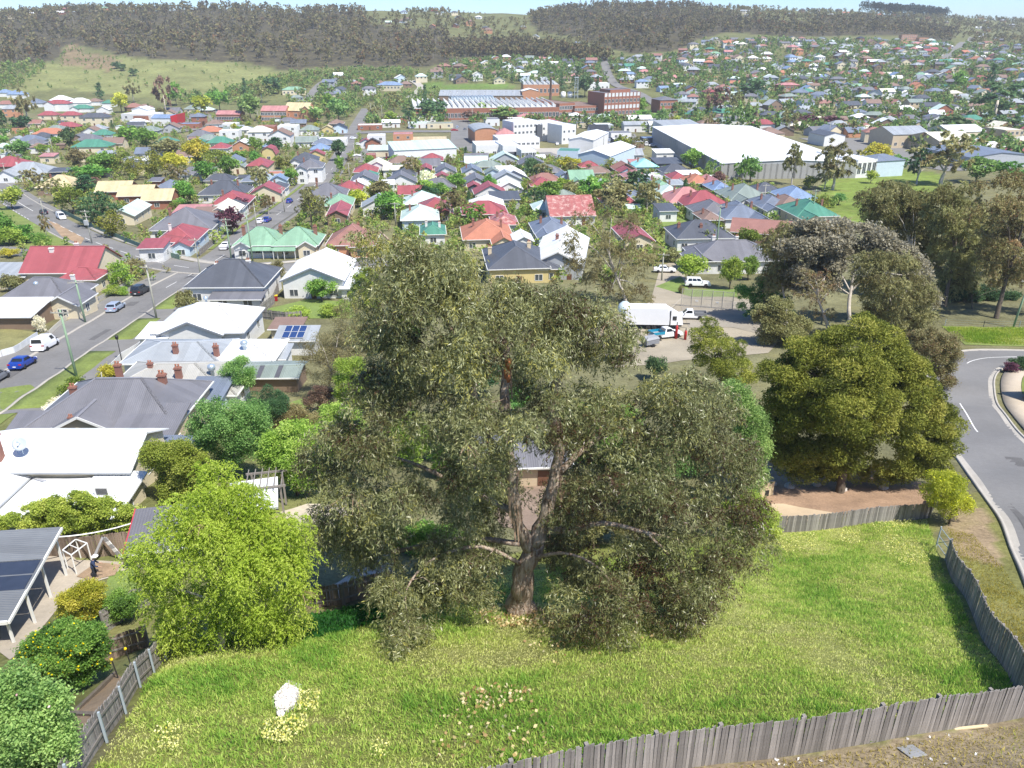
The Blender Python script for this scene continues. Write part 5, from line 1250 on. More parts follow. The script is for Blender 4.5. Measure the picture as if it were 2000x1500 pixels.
# vents, dishes, panels and skylights on the near roofs
STEEL = M('vent_steel', (.5,.58,.64), .3, (3, .1), metal=.5)
def whirly(par, x, y, z, s=1.0):
    mb = MB(); mb.lathe([(.16, -.5), (.16, .15), (.3, .2), (.36, .42), (.3, .62), (.08, .74)], 12); o = mb.build('roof_ventilator', STEEL, par, True); o.location = (x, y, z); o.scale = (s, s, s)
whirly(NEAR['grey'], -.6, -1.2, 4.6, 1.2); whirly(NEAR['greyflat'], 8.4, -1.2, 3.8, 1.3); whirly(NEAR['beige'], 4.6, -1.6, 3.8, 1.3); whirly(NEAR['white2'], -1.5, 3.6, 4.9)
def dish(par, x, y, z, s, face):
    mb = MB(); n = 16; rings = [(0, 0), (.35, .03), (.7, .12), (1, .26)]; mb.lathe([(max(r, .01), h) for r, h in rings]+[(1.0, .29), (.68, .15), (.02, .03)], n)
    t = mb.build('satellite_dish', M('dish_grey', (.42,.47,.53), .5, (2, .06)), par, True); t.location = (x, y, z); t.rotation_euler = (math.radians(50), 0, face); t.scale = (s, s, s)
    mb = MB(); mb.tube([(0, 0, 0), (0, 0, 1.0)], .03, 5); mb.box(-.08, -.08, .95, .08, .08, 1.1); mb.build('feed_arm', STEEL, t)
    mb = MB(); mb.tube([(0, -.1, -.1), (0, -1.2, -.9)], .04, 5); mb.build('mast', STEEL, t)
dish(NEAR['white3'], -2.6, -2.2, 4.9, .6, math.radians(10)); dish(NEAR['grey2'], 5, -2.8, 5.0, .5, math.radians(-20))
def aircon(par, x, y, z):
    mb = MB(); mb.box(-.6, -.45, 0, .6, .45, .75); o = mb.build('evaporative_cooler', M('cooler_white', (.72,.72,.7)), par); o.location = (x, y, z)
    for i in range(5):
        m2 = MB(); m2.box(-.42, -.5, .12+i*.11, .42, -.46, .19+i*.11); m2.build('louvre', M('louvre_dark', (.12,.12,.12)), o)
aircon(NEAR['white3'], 5.2, -5.6, 2.55)
SOL = M('solar_cell', (.03,.06,.17), .12, (1, .15), spec=.8)
def solar(par, x, y, z, nx, ny, sl, s=1.0):
    for i in range(nx):
        for j in range(ny):
            mb = MB(); mb.box(-.48*s, -.8*s, 0, .48*s, .8*s, .05); o = mb.build('solar_panel', TRIM, par); o.location = (x+i*1.02*s, y+j*1.66*s*math.cos(sl), z+j*1.66*s*math.sin(sl)); o.rotation_euler = (sl, 0, 0)
            m2 = MB(); m2.box(-.455*s, -.775*s, .048, .455*s, .775*s, .056); m2.build('cell_face', SOL, o)
solar(NEAR['solar'], -1.3, -.75, 2.78, 3, 2, math.atan(.18), .98)
STRIP = M('clear_strip', (.10,.10,.11), .3, (2, .2), spec=.5)
for x in (-1.3, .9):
    mb = MB(); mb.hexa([(x-.28,-2.55,2.235),(x+.28,-2.55,2.235),(x+.28,-.02,2.74),(x-.28,-.02,2.74),(x-.28,-2.55,2.265),(x+.28,-2.55,2.265),(x+.28,-.02,2.77),(x-.28,-.02,2.77)]); mb.build('clear_strip', STRIP, NEAR['shed1'])
for x in (-.8, .8):
    mb = MB(); mb.hexa([(x-.25,-1.9,2.31),(x+.25,-1.9,2.31),(x+.25,1.9,2.72),(x-.25,1.9,2.72),(x-.25,-1.9,2.34),(x+.25,-1.9,2.34),(x+.25,1.9,2.75),(x-.25,1.9,2.75)]); mb.build('clear_strip', STRIP, NEAR['shed2'])
# ------------------------------------------------------------------ vehicles
TYRE = M('tyre_rubber', (.025,.025,.027), .9, (3, .1)); RIM = M('wheel_rim', (.55,.56,.58), .3, (3, .05), metal=.6)
LAMPR = M('tail_lamp', (.4,.02,.02), .2, (3, .05)); LAMPW = M('head_lamp', (.8,.82,.85), .1, (3, .05)); BLACK = M('black_plastic', (.03,.03,.032), .6, (3, .1)); PLATE = M('number_plate', (.75,.76,.78), .5, (3, .05))
CARG = M('car_glass', (.02,.026,.034), .05, (1, .2), spec=.9)
def paintm(k, c): return M('paint_'+k, c, .28, (.8, .03), spec=.5)
PAINT = {'white': (.80,.81,.82), 'blue': (.015,.05,.30), 'silver': (.32,.38,.48), 'black': (.03,.032,.04), 'teal': (.01,.22,.35), 'red': (.35,.02,.03), 'grey': (.16,.17,.19), 'cream': (.68,.66,.6)}
CK = { # length, half width, stations (x, top z), cabin (base rear, base front, top rear, top front, belt, roof), wheel radius, axles
 'sedan': (4.6, .88, [(-2.3,.62),(-2.24,.9),(-1.7,1.0),(-1.2,.98),(.9,.94),(1.2,.9),(1.95,.78),(2.26,.6),(2.3,.5)], (-1.75,1.05,-1.1,.2,.93,1.43), .31, (-1.35,1.38)),
 'wagon': (4.75, .88, [(-2.37,.62),(-2.33,.95),(-1.2,.98),(.95,.95),(1.3,.9),(2.0,.79),(2.33,.62),(2.37,.5)], (-2.3,1.1,-1.95,.25,.94,1.5), .32, (-1.4,1.42)),
 'hatch': (4.0, .85, [(-2.0,.6),(-1.95,.95),(-1.0,.98),(.9,.95),(1.3,.86),(1.9,.68),(2.0,.5)], (-1.92,1.1,-1.5,.25,.94,1.48), .3, (-1.22,1.25)),
 'suv': (4.8, .93, [(-2.4,.6),(-2.36,1.05),(-1.2,1.1),(1.0,1.08),(1.2,1.05),(2.15,.98),(2.36,.75),(2.4,.6)], (-2.3,1.15,-2.05,.45,1.06,1.78), .37, (-1.4,1.45)),
 'van': (4.9, .95, [(-2.45,.6),(-2.42,1.1),(1.2,1.1),(1.6,1.05),(2.2,.9),(2.4,.7),(2.45,.55)], (-2.4,1.75,-2.33,.85,1.08,1.95), .33, (-1.5,1.55)),
 'ute': (5.0, .88, [(-2.5,.62),(-2.46,.72),(-.7,.74),(-.6,1.0),(1.2,.98),(1.4,.95),(2.3,.86),(2.46,.65),(2.5,.5)], (-.62,1.25,-.42,.5,.96,1.6), .35, (-1.5,1.55)),
}
CARM = {}
def car_meshes(kind):
    if kind in CARM: return CARM[kind]
    L_, hw, stn, cab, wr, ax = CK[kind]
    mb = MB(); rings = []
    for x, zt in stn:
        e = 1-.10*max(0, (abs(x)/(L_/2))**6)
        n = len(mb.v); w = hw*e
        mb.v += [(x, -w*.9, .26), (x, -w, .38), (x, -w, zt*.72+.05), (x, -w*.93, zt-.03), (x, -w*.8, zt), (x, w*.8, zt), (x, w*.93, zt-.03), (x, w, zt*.72+.05), (x, w, .38), (x, w*.9, .26)]
        rings.append(n)
    for a, b in zip(rings, rings[1:]):
        for i in range(10):
            j = (i+1) % 10; mb.f.append((a+i, b+i, b+j, a+j)); mb.mi.append(0)
    mb.f.append(tuple(rings[0]+i for i in range(10))); mb.mi.append(0); mb.f.append(tuple(rings[-1]+9-i for i in range(10))); mb.mi.append(0)
    br, bf, tr, tf, zb, zr = cab; wb = hw*.93; wt = hw*.76
    n = len(mb.v)
    mb.v += [(br,-wb,zb-.08),(bf,-wb,zb-.08),(bf,wb,zb-.08),(br,wb,zb-.08),(tr,-wt,zr-.05),(tf,-wt,zr-.05),(tf,wt,zr-.05),(tr,wt,zr-.05),(tr+.15,-wt+.15,zr),(tf-.15,-wt+.15,zr),(tf-.15,wt-.15,zr),(tr+.15,wt-.15,zr)]
    for f in ((0,1,5,4),(1,2,6,5),(2,3,7,6),(3,0,4,7),(4,5,9,8),(5,6,10,9),(6,7,11,10),(7,4,8,11),(8,9,10,11)): mb.f.append(tuple(n+i for i in f)); mb.mi.append(0)
    body = mb
    def lerp(a, b, t): return tuple(a[i]+(b[i]-a[i])*t for i in range(3))
    B = [(br,-wb,zb-.08),(bf,-wb,zb-.08),(bf,wb,zb-.08),(br,wb,zb-.08)]; T = [(tr,-wt,zr-.05),(tf,-wt,zr-.05),(tf,wt,zr-.05),(tr,wt,zr-.05)]
    def pane(i, j, u0, u1, v0, v1, out):
        def q(u, v): return lerp(lerp(B[i], B[j], u), lerp(T[i], T[j], u), v)
        p = [q(u0, v0), q(u1, v0), q(u1, v1), q(u0, v1)]
        m = MB(); pp = [tuple(c[k]+out[k]*.018 for k in range(3)) for c in p]; pi = [tuple(c[k]-out[k]*.01 for k in range(3)) for c in p]
        m.hexa(pi+pp); return m.mesh('window', CARG)
    gl = [('windscreen', pane(1, 2, .06, .94, .18, .93, (.6, 0, .6))), ('rear_window', pane(3, 0, .08, .92, .3, .9, (-.7, 0, .4)))]
    for (i, j), o in (((0, 1), (0, -1, .2)), ((2, 3), (0, 1, .2))):
        sp = ((.1, .34), (.38, .62), (.66, .9)) if kind in ('suv', 'wagon') else (((.66, .9),) if kind == 'van' else (((.14, .86),) if kind == 'ute' else ((.16, .5), (.54, .88))))
        for a, b in sp:
            if i == 2: a, b = 1-b, 1-a
            gl.append(('side_window', pane(i, j, a, b, .28, .9, o)))
    m = MB(); m.lathe([(wr*.55, -.1), (wr*.94, -.1), (wr, -.05), (wr, .05), (wr*.94, .1), (wr*.55, .1)], 14, axis='y'); tyre = m.mesh('tyre', TYRE, True)
    m = MB(); m.lathe([(.06, -.09), (wr*.6, -.07), (wr*.6, .07), (.06, .09)], 10, axis='y'); rim = m.mesh('rim', RIM, True)
    m = MB(); m.box(-.04, -.16, -.08, .05, .16, .08); lamp = m.mesh('lamp', LAMPW)
    m = MB(); m.box(-.015, -.19, -.06, .015, .19, .06); pl = m.mesh('number_plate', PLATE)
    m = MB(); m.box(-.06, -.1, -.06, .06, .1, .06); mir = m.mesh('mirror', BLACK)
    CARM[kind] = (body, gl, tyre, rim, lamp, pl, mir, {})
    return CARM[kind]
def vehicle(label, p, head, kind, col, name='parked_car', cat='car', group='parked vehicles', tray=None, scale=1.0, simple=False):
    L_, hw, stn, cab, wr, ax = CK[kind]; body, gl, tyre, rim, lamp, pl, mir, cache = car_meshes(kind)
    t = thing(name, label, cat, (p[0], p[1], H(p[0], p[1])+.06), head, group)
    if (scale != 1.0): t.scale = (scale,)*3
    e = 1.2; za = H(p[0]-math.cos(head)*e, p[1]-math.sin(head)*e); zb = H(p[0]+math.cos(head)*e, p[1]+math.sin(head)*e)
    sa = H(p[0]+math.sin(head)*e, p[1]-math.cos(head)*e); sb = H(p[0]-math.sin(head)*e, p[1]+math.cos(head)*e)
    t.rotation_euler = (math.atan2(sb-sa, 2*e), -math.atan2(zb-za, 2*e), head)
    if col not in cache: cache[col] = body.mesh('body', paintm(col, PAINT[col]))
    link('body', cache[col], t)
    for nm, g in gl: link(nm, g, t)
    for x in ax:
        for y in (-1, 1):
            w = link('wheel', tyre, t, (x, y*(hw-.07), wr)); link('rim', rim, w)
    if simple: return t
    for y in (-1, 1):
        a = link('tail_light', lamp, t, (-L_/2+.03, y*(hw-.2), .78 if kind != 'van' else .95)); a.material_slots[0].link = 'OBJECT'; a.material_slots[0].material = LAMPR
        b = link('headlight', lamp, t, (L_/2-.14, y*(hw-.24), .66)); link('mirror', mir, t, (cab[1]-.35, y*(hw+.06), cab[4]+.06))
    link('number_plate', pl, t, (-L_/2-.005, 0, .5))
    if kind == 'ute':
        tm = paintm(tray or col, PAINT[tray or col]); z0 = .74
        m = MB(); m.box(-2.55, -.92, z0, -.68, .92, z0+.06); m.build('tray_floor', M('tray_floor', (.35,.35,.35)), t)
        for bx in ((-2.55,-.92,-.68,-.87),(-2.55,.87,-.68,.92),(-2.55,-.87,-2.5,.87),(-.73,-.87,-.68,.87)):
            m = MB(); m.box(bx[0], bx[1], z0+.06, bx[2], bx[3], z0+.45); m.build('tray_side', tm, t)
    return t
def on(px, py): p = A(px, py); return p
def sdir(pl, p):
    i = int(np.argmin(((pl-np.array(p[:2]))**2).sum(1))); a = pl[max(i-2, 0)]; b = pl[min(i+2, len(pl)-1)]
    return math.atan2(b[1]-a[1], b[0]-a[0])
for px, py, kind, col, lab in ((46,716,'sedan','blue','bright blue sedan parked at the left kerb below the white van'), (90,681,'van','white','white delivery van parked at the left kerb'),
                               (227,606,'wagon','silver','silver-blue wagon parked at the left kerb below the black four-wheel drive'), (275,574,'suv','black','black four-wheel drive parked near the left street corner'), (-6,745,'hatch','grey','dark car cut off by the left edge of the picture')):
    p = on(px, py); vehicle(lab, p, sdir(S1, p), kind, col, 'parked_van' if kind == 'van' else 'parked_car', 'van' if kind == 'van' else 'car', 'vehicles along the left street')
for px, py, kind, col, lab, fl in ((120,428,'van','white','white van driving down the curved cross road',1), (86,418,'sedan','black','dark sedan driving up the curved cross road',0)):
    p = on(px, py); vehicle(lab, p, sdir(R2, p)+(math.pi if not fl else 0), kind, col, 'van' if kind == 'van' else 'car', 'van' if kind == 'van' else 'car', 'vehicles on the cross road')
for px, py, kind, col, lab in ((441,486,'ute','white','white ute parked in the side street by purple trees'), (509,436,'hatch','white','white hatchback parked farther up the side street'), (522,433,'sedan','blue','blue sedan parked right of the white hatchback'), (566,396,'hatch','blue','small blue car parked far up the side street')):
    p = on(px, py); vehicle(lab, p, sdir(S2, p), kind, col, group='vehicles in the side street')
p = on(337, 486); vehicle('dark sedan parked beside the small crimson-roofed cottage', p, .3, 'sedan', 'black')
p = on(1298, 532); vehicle('white sedan parked left of the bright round tree', p, math.radians(-8), 'sedan', 'white')
p = on(1362, 560); vehicle('white four-wheel drive wagon parked on the grass above the mesh gates', p, math.radians(-6), 'suv', 'white')
p = on(1300, 660); vehicle('white ute with teal tray in the gravel yard', p, math.radians(20), 'ute', 'white', 'parked_ute', 'ute', tray='teal')
p = on(1347, 623); vehicle('white ute cab facing the big white van body', p, math.radians(172), 'ute', 'white', 'parked_ute', 'ute', tray='grey')
for i, (px, py, kind, col, lab) in enumerate(((742,314,'sedan','black','dark car in the car park left of the mint-roofed warehouse'), (757,304,'sedan','white','white car behind the dark car in the small car park'), (762,312,'hatch','red','maroon car beside the dark car in the small car park'),
    (946,320,'van','white','left of two white vans below the works shed'), (962,320,'van','white','right of two white vans below the works shed'), (1022,300,'sedan','white','white car in the works yard'), (1088,283,'sedan','white','white car beside the white cube works block'),
    (1181,276,'hatch','blue','blue car in the car park by the black-roofed shop'), (1189,276,'hatch','silver','silver car in the car park by the black-roofed shop'), (1182,282,'sedan','grey','grey car at the front of the shop car park'), (1262,284,'van','white','white van right of the shop car park'), (1275,286,'sedan','white','white sedan right of the white shop van'),
    (888,256,'sedan','red','red car crossing the wide street junction'), (908,254,'sedan','grey','grey car at the wide street junction'), (893,250,'hatch','silver','small silver car waiting at the junction'), (690,272,'hatch','white','white car far up the straight street'), (707,274,'sedan','grey','grey car parked on the right of the straight street'), (684,313,'sedan','black','dark car driving down the straight street'), (700,284,'sedan','white','white car parked on the right of the straight street'),
    (1162,290,'sedan','black','dark car beside the rear ridged shed'), (1168,300,'hatch','grey','grey car between the ridged sheds'), (1182,312,'sedan','silver','silver car beside the front ridged shed'))):
    p = on(px, py); vehicle(lab, p, rnd.choice((0.1, 1.6, 1.5)) if py < 300 else .1, kind, col, simple=True, group='cars in the town')
def truck():
    p = A(1275, 640); t = thing('caravan_trailer', 'big white box trailer with sloped nose parked in the gravel yard', 'trailer', (p[0], p[1], H(p[0], p[1])), math.radians(-3)); wm = paintm('white', PAINT['white'])
    mb = MB(); L0, L1 = -4.6, 4.5
    mb.hexa([(L0,-1.2,.9),(2.6,-1.2,.9),(2.6,1.2,.9),(L0,1.2,.9),(L0+.1,-1.2,3.5),(1.9,-1.2,3.5),(1.9,1.2,3.5),(L0+.1,1.2,3.5)])
    mb.build('body', wm, t)
    mb = MB(); mb.hexa([(2.61,-1.15,.9),(4.4,-1.05,.9),(4.4,1.05,.9),(2.61,1.15,.9),(1.93,-1.15,3.42),(4.2,-1.0,2.1),(4.2,1.0,2.1),(1.93,1.15,3.42)]); mb.build('nose', wm, t)
    mb = MB(); mb.box(2.75, -1.16, 1.7, 3.35, -1.08, 2.3); mb.build('side_window', CARG, t)
    mb = MB(); mb.box(2.3, -1.23, .9, 2.45, -1.2, 3.3); mb.build('ladder_rail', BLACK, t)
    mb = MB(); mb.box(L0+.3, -1.0, .6, 4.2, 1.0, .88); mb.build('chassis', BLACK, t)
    mb = MB(); mb.lathe([(.3,-1.1),(1.0,-.9),(1.15,0),(1.0,.9),(.3,1.1)], 10, (L0+.15, 0, 3.0), axis='y'); mb.build('rolled_awning', M('awning_pale', (.55,.66,.68)), t, True)
    ty, ri = car_meshes('suv')[2:4]
    for x in (-.9, 0): 
        for y in (-1.1, 1.1): w = link('wheel', ty, t, (x, y, .38)); link('rim', ri, w)
    mb = MB(); mb.bar((4.2, 0, .75), (5.6, 0, .75), .14); mb.build('drawbar', BLACK, t)
truck()
def box_trailer():
    p = A(1269, 676); t = thing('box_trailer', 'small grey box trailer next to the teal ute tray', 'trailer', (p[0], p[1], H(p[0], p[1])), .5)
    g = M('trailer_grey', (.22,.23,.25), .6, (2, .1))
    mb = MB(); mb.box(-1.1, -.7, .5, 1.1, .7, 1.2); mb.build('body', g, t); mb = MB(); mb.hexa([(-1.15,-.75,1.2),(1.15,-.75,1.2),(1.15,.75,1.2),(-1.15,.75,1.2),(-1,-.5,1.45),(1,-.5,1.45),(1,.5,1.45),(-1,.5,1.45)]); mb.build('cover', M('tarp', (.3,.31,.33)), t)
    ty, ri = car_meshes('hatch')[2:4]
    for y in (-.78, .78): w = link('wheel', ty, t, (0, y, .3)); link('rim', ri, w)
    mb = MB(); mb.bar((1.1, 0, .5), (2.1, 0, .5), .08); mb.build('drawbar', BLACK, t)
box_trailer()
REDP = M('bollard_red', (.45,.03,.03), .5, (3, .1))
for i, (x, y, h) in enumerate(((1320,662,2.6), (1338,664,1.8))):
    p = A(x, y); t = thing('gas_cylinder', ('taller left' if i == 0 else 'shorter right')+' red upright cylinder beside the teal tray ute', 'cylinder', (p[0], p[1], H(p[0], p[1])), group='red cylinders in the yard')
    mb = MB(); mb.lathe([(.2, -.1), (.2, h*.72), (.12, h*.82)], 9); mb.build('body', REDP, t, True); mb = MB(); mb.lathe([(.07, h*.82), (.07, h)], 7); mb.build('neck', BLACK, t)
def bins(x, y, lab, c1, c2):
    p = A(x, y); t = thing('wheelie_bin', lab, 'bin', (p[0], p[1], H(p[0], p[1])), .2, 'wheelie bins')
    mb = MB(); mb.hexa([(-.22,-.25,.08),(.22,-.25,.08),(.22,.25,.08),(-.22,.25,.08),(-.29,-.33,1.0),(.29,-.33,1.0),(.29,.33,1.0),(-.29,.33,1.0)]); mb.build('body', M('bin_'+c1, PAINT['red'] if c1 == 'red' else (.02,.1,.06), .5), t)
    mb = MB(); mb.box(-.31, -.36, 1.0, .31, .36, 1.08); mb.build('lid', M('lid_'+c2, (.7,.5,.02) if c2 == 'yellow' else (.35,.02,.03), .5), t)
    for s_ in (-.24, .24):
        mb = MB(); mb.lathe([(.1,-.03),(.1,.03)], 8, (s_, .3, .1)); mb.build('wheel', TYRE, t)
bins(540, 588, 'red wheelie bin with yellow lid beside the slate house lean-to', 'red', 'yellow'); bins(50, 628, 'red wheelie bin under the white carport', 'red', 'red')

# ------------------------------------------------------------------ poles and wires
POLEG = M('pole_green', (.25,.36,.24), .8, (2, .12)); POLEW = M('pole_timber', (.40,.39,.33), .9, (1.5, .2)); CERA = M('insulator', (.35,.3,.26), .3)
PTOP = {}
def pole(key, bx, by, ty, arms=1, m=POLEW, lab='', lean=0.0, lamp=False):
    p = A(bx, by); lo, hi = 2.0, 30.0
    for _ in range(40):
        mid = (lo+hi)/2
        if PXY(p[0], p[1], p[2]+mid)[1] > ty: lo = mid
        else: hi = mid
    h = min(lo, 13.0)
    t = thing('power_pole', lab, 'power pole', p, rnd.uniform(-.3, .3), 'timber power poles')
    mb = MB(); mb.tube([(0, 0, -1), (lean*.5, 0, h*.5), (lean, 0, h)], [.17, .15, .11], 8); mb.build('pole_shaft', m, t, True)
    tops = []
    for k in range(arms):
        z = h-.35-k*1.3
        mb = MB(); mb.box(-1.15+lean, -.2, z-.06, 1.15+lean, -.08, z+.06); a = mb.build('crossarm', POLEW, t)
        for x in (-1.05, -.5, .5, 1.05):
            mb = MB(); mb.lathe([(.04, z+.06), (.07, z+.14), (.05, z+.24)], 6, (x+lean, -.14, 0)); mb.build('insulator', CERA, a)
            if k == 0: tops.append((x, z+.2))
    if lamp:
        mb = MB(); mb.tube([(0, 0, h-.9), (.6, -.6, h-.4), (1.3, -1.3, h-.3)], .04, 5); mb.box(1.2, -1.6, h-.42, 1.45, -1.2, h-.3); mb.build('lamp_arm', STEEL, t)
    PTOP[key] = (p, h, t)
    return t
pole('a', 150, 737, 605, 1, POLEG, 'leaning green power pole on the verge opposite the white van')
pole('b', 167, 630, 547, 1, POLEG, 'green power pole on the left footpath beside the grey cream cottage')
pole('c', 306, 622, 518, 1, POLEW, 'pale timber power pole by the white-roofed house corner')
pole('d', 394, 548, 465, 2, POLEW, 'power pole at the street corner beside the slate house', lamp=True)
pole('e', 452, 506, 426, 2, POLEG, 'green power pole right of the purple tree')
pole('f', 494, 512, 413, 2, POLEG, 'tall power pole in front of the green-roofed pair of cottages')
pole('g', 180, 476, 410, 2, POLEW, 'power pole carrying a transformer on the curved cross road')
pole('h', 87, 424, 386, 1, POLEW, 'power pole by the dark car on the curved road')
pole('i', 502, 446, 400, 1, POLEW, 'thin power pole beside the white hatchback')
pole('j', 556, 414, 365, 1, POLEW, 'thin power pole at the left of the large weeping tree')
pole('k', 1292, 548, 494, 1, POLEW, 'pale post with crossarm beside the white sedan')
pole('l', 1398, 492, 400, 1, POLEG, 'green power pole between the slate roof and wide grey roof')
pole('m', 1584, 436, 370, 1, POLEG, 'green power pole beside the dark green roof')
pole('n', 1489, 416, 360, 1, POLEW, 'thin power pole right of the slate-blue roofed house')
pole('o', 1978, 640, 545, 1, POLEG, 'leaning power pole at the right edge behind the wire fence', lean=.5)
pole('p', 773, 440, 395, 1, POLEW, 'pole with lamp just above the gum top', lamp=True)
pole('q', 1413, 388, 352, 1, POLEW, 'short power pole beside the light blue roof')
for i, (x, y, ty) in enumerate(((835,372,343),(1001,355,330),(1197,312,280),(1256,336,302),(1227,320,286),(631,353,322),(652,300,272),(693,312,280),(747,238,205),(733,237,200),(726,238,202),(858,236,210),(852,236,208),(923,240,212),(937,242,222),(1178,298,258),(341,302,275),(12,345,318),(104,300,270),(1618,268,238),(1816,262,236),(538,245,216),(505,238,215),(683,350,318))):
    pole('t%d' % i, x, y, ty, 1 if y < 300 else 1, POLEW, ''); o = PTOP['t%d' % i][2]
    pend(o, 'thin far power pole', 'thin far power poles', where_px(x, y), 'power pole', 'far power poles')
WIRE = M('wire', (.12,.12,.12), .5, None)
def wire(k1, k2, n=3, sag=.02, lab=''):
    (p, h, t1), (q, g, t2) = PTOP[k1], PTOP[k2]; mb = MB()
    for i in range(n):
        dx = (-1.05, 0.5, 1.05, -.5)[i]
        a = t1.matrix_basis @ Vector((dx, -.14, h-.1)); b = t2.matrix_basis @ Vector((dx, -.14, g-.1)); ln = (b-a).length
        mb.tube([a.lerp(b, s/8)-Vector((0, 0, sag*ln*4*(s/8)*(1-s/8))) for s in range(9)], .016, 3, cap=False)
    tag(mb.build('overhead_wires', WIRE), lab, 'wires', 'overhead wires')
for a, b, l in (('a', 'c', 'overhead wires from the leaning green pole up the left street'), ('c', 'd', 'overhead wires along the left street to the corner pole'), ('d', 'g', 'overhead wires along the curved road to the transformer pole'), ('d', 'e', 'overhead wires over the street corner'), ('e', 'f', 'overhead wires between the two tall green poles'), ('g', 'h', 'overhead wires up the curved road'), ('b', 'd', 'service wires from the left footpath pole'), ('l', 'm', 'overhead wires above the red-tiled roof'), ('f', 'p', 'overhead wires above the green-roofed pair toward the gum')):
    wire(a, b, 3, lab=l)
p, h, t = PTOP['o']; mb = MB()
for i, dz in enumerate((0, .5, .8)):
    b = A(1815, 556+i*6, 3.5); b = Vector((b[0]-3, b[1]+6, p[2]+h-.4-dz+.3)); a = Vector((p[0]+.4, p[1], p[2]+h-.3-dz))
    mb.tube([a.lerp(b, s/6)-Vector((0, 0, .4*4*(s/6)*(1-s/6))) for s in range(7)], .016, 3, cap=False)
    a2 = Vector((p[0]+14, p[1]+2, p[2]+h-.2-dz)); mb.tube([a, a2], .016, 3, cap=False)
tag(mb.build('overhead_wires', WIRE), 'green-grey overhead wires at right in front of the dark gums', 'wires', 'overhead wires')
p, h, t = PTOP['g']; mb = MB(); mb.box(-.45, -.75, h-3.6, .45, -.2, h-2.4); mb.build('transformer', M('transformer_grey', (.45,.46,.46)), t)
def street_lamp():
    p = A(238, 704); t = thing('street_lamp', 'black heritage street lamp by the white picket hedge', 'street lamp', p)
    mb = MB(); mb.tube([(0, 0, -.3), (0, 0, 3.0)], [.07, .04], 8); mb.build('post', BLACK, t); mb = MB(); mb.lathe([(.1, 3.0), (.2, 3.1), (.24, 3.45), (.05, 3.65)], 8); mb.build('lantern', BLACK, t)
street_lamp()
# ------------------------------------------------------------------ fences
def wood_mat(name, col):
    m = M(name, col, .9, (1.4, .2), (11, .22), bump=(10, .5)); t = m.node_tree; b = t.nodes['Principled BSDF']
    src = b.inputs['Base Color'].links[0].from_socket
    oi = t.nodes.new('ShaderNodeObjectInfo'); mr = t.nodes.new('ShaderNodeMapRange'); mr.inputs['To Min'].default_value = .62; mr.inputs['To Max'].default_value = 1.3
    vm = t.nodes.new('ShaderNodeVectorMath'); vm.operation = 'SCALE'
    t.links.new(oi.outputs['Random'], mr.inputs[0]); t.links.new(src, vm.inputs[0]); t.links.new(mr.outputs[0], vm.inputs['Scale']); t.links.new(vm.outputs[0], b.inputs['Base Color'])
    return m
WEATHER = wood_mat('weathered_paling', (.27,.25,.235)); WEATHER_B = wood_mat('brown_paling', (.25,.19,.145)); POSTM = M('fence_post', (.24,.22,.2), .9, (2, .2)); STEELP = M('steel_post', (.36,.42,.46), .5, (2, .1))
BOARD = []
for i in range(4):
    r_ = random.Random(i); mb = MB(); a, b = r_.uniform(-.02, .02), r_.uniform(-.02, .02)
    mb.hexa([(-.071,-.011,0),(.071,-.011,0),(.071,.011,0),(-.071,.011,0),(-.071,-.011,1+a),(.071,-.011,1+b),(.071,.011,1+b),(-.071,.011,1+a)]); BOARD.append(mb)
BM_ = {}
def fence(label, pts, h, mat, step=.152, side=1, span=2.5, post=POSTM, world=False, postout=.09, name='paling_fence', posth=0.0, lean=.0, rails=(.28, .78)):
    P = [np.array(A(*p)[:2]) for p in pts] if not world else [np.array(p[:2], float) for p in pts]
    o = thing(name, label, 'fence', (P[0][0], P[0][1], H(*P[0])))
    org = np.array((P[0][0], P[0][1], H(*P[0])))
    if mat.name not in BM_: BM_[mat.name] = [m.mesh('paling', mat) for m in BOARD]
    B = BM_[mat.name]
    for a, b in zip(P, P[1:]):
        L_ = np.linalg.norm(b-a); d = (b-a)/L_; nrm = np.array((d[1], -d[0]))*side; rz = math.atan2(d[1], d[0])
        n = int(L_/step)
        for i in range(n):
            c = a+d*(i+.5)*L_/n; z = H(c[0], c[1])
            q = link('paling', B[rnd.randrange(4)], o, (c[0]-org[0], c[1]-org[1], z-.12-org[2])); q.rotation_euler = (rnd.uniform(-.015, .015), rnd.uniform(-.018, .018), rz+rnd.uniform(-.03, .03)); q.scale = (step/.152, 1, (h+.12)*rnd.uniform(.975, 1.02))
        m = max(1, round(L_/span))
        for i in range(m+1):
            c = a+d*L_*i/m+nrm*postout; z = H(c[0], c[1])-org[2]
            pw = .035 if post is STEELP else .055; mb = MB(); mb.box(-pw, -pw, -.4, pw, pw, h+posth); q = mb.build('post', post, o); q.location = (c[0]-org[0], c[1]-org[1], z); q.rotation_euler = (0, 0, rz)
            if i < m:
                e = a+d*L_*(i+1)/m+nrm*.035; s = a+d*L_*i/m+nrm*.035
                for f in rails:
                    mb = MB(); mb.bar((s[0]-org[0], s[1]-org[1], H(*s)+h*f-org[2]), (e[0]-org[0], e[1]-org[1], H(*e)+h*f-org[2]), .045, .09); mb.build('rail', POSTM, o)
    return o
fence('long grey paling fence across the bottom of the grassy lot', [(760,1612),(1000,1570),(1400,1492),(1710,1450),(2012,1398)], 1.55, WEATHER, step=.112, side=-1, posth=.06)
fence('grey paling fence with rails down the right side of the lot', [(1846,1092),(1905,1215),(2006,1400)], 1.6, WEATHER, step=.125, side=-1, postout=.08)
fence('grey paling fence along the top of the lot below the bark yard', [(1512,1040),(1660,1028),(1812,1012)], 1.35, WEATHER, step=.12, side=-1)
fence('short paling fence return beside the yellow wattle bush', [(1812,1010),(1836,980)], 1.5, WEATHER, side=1)
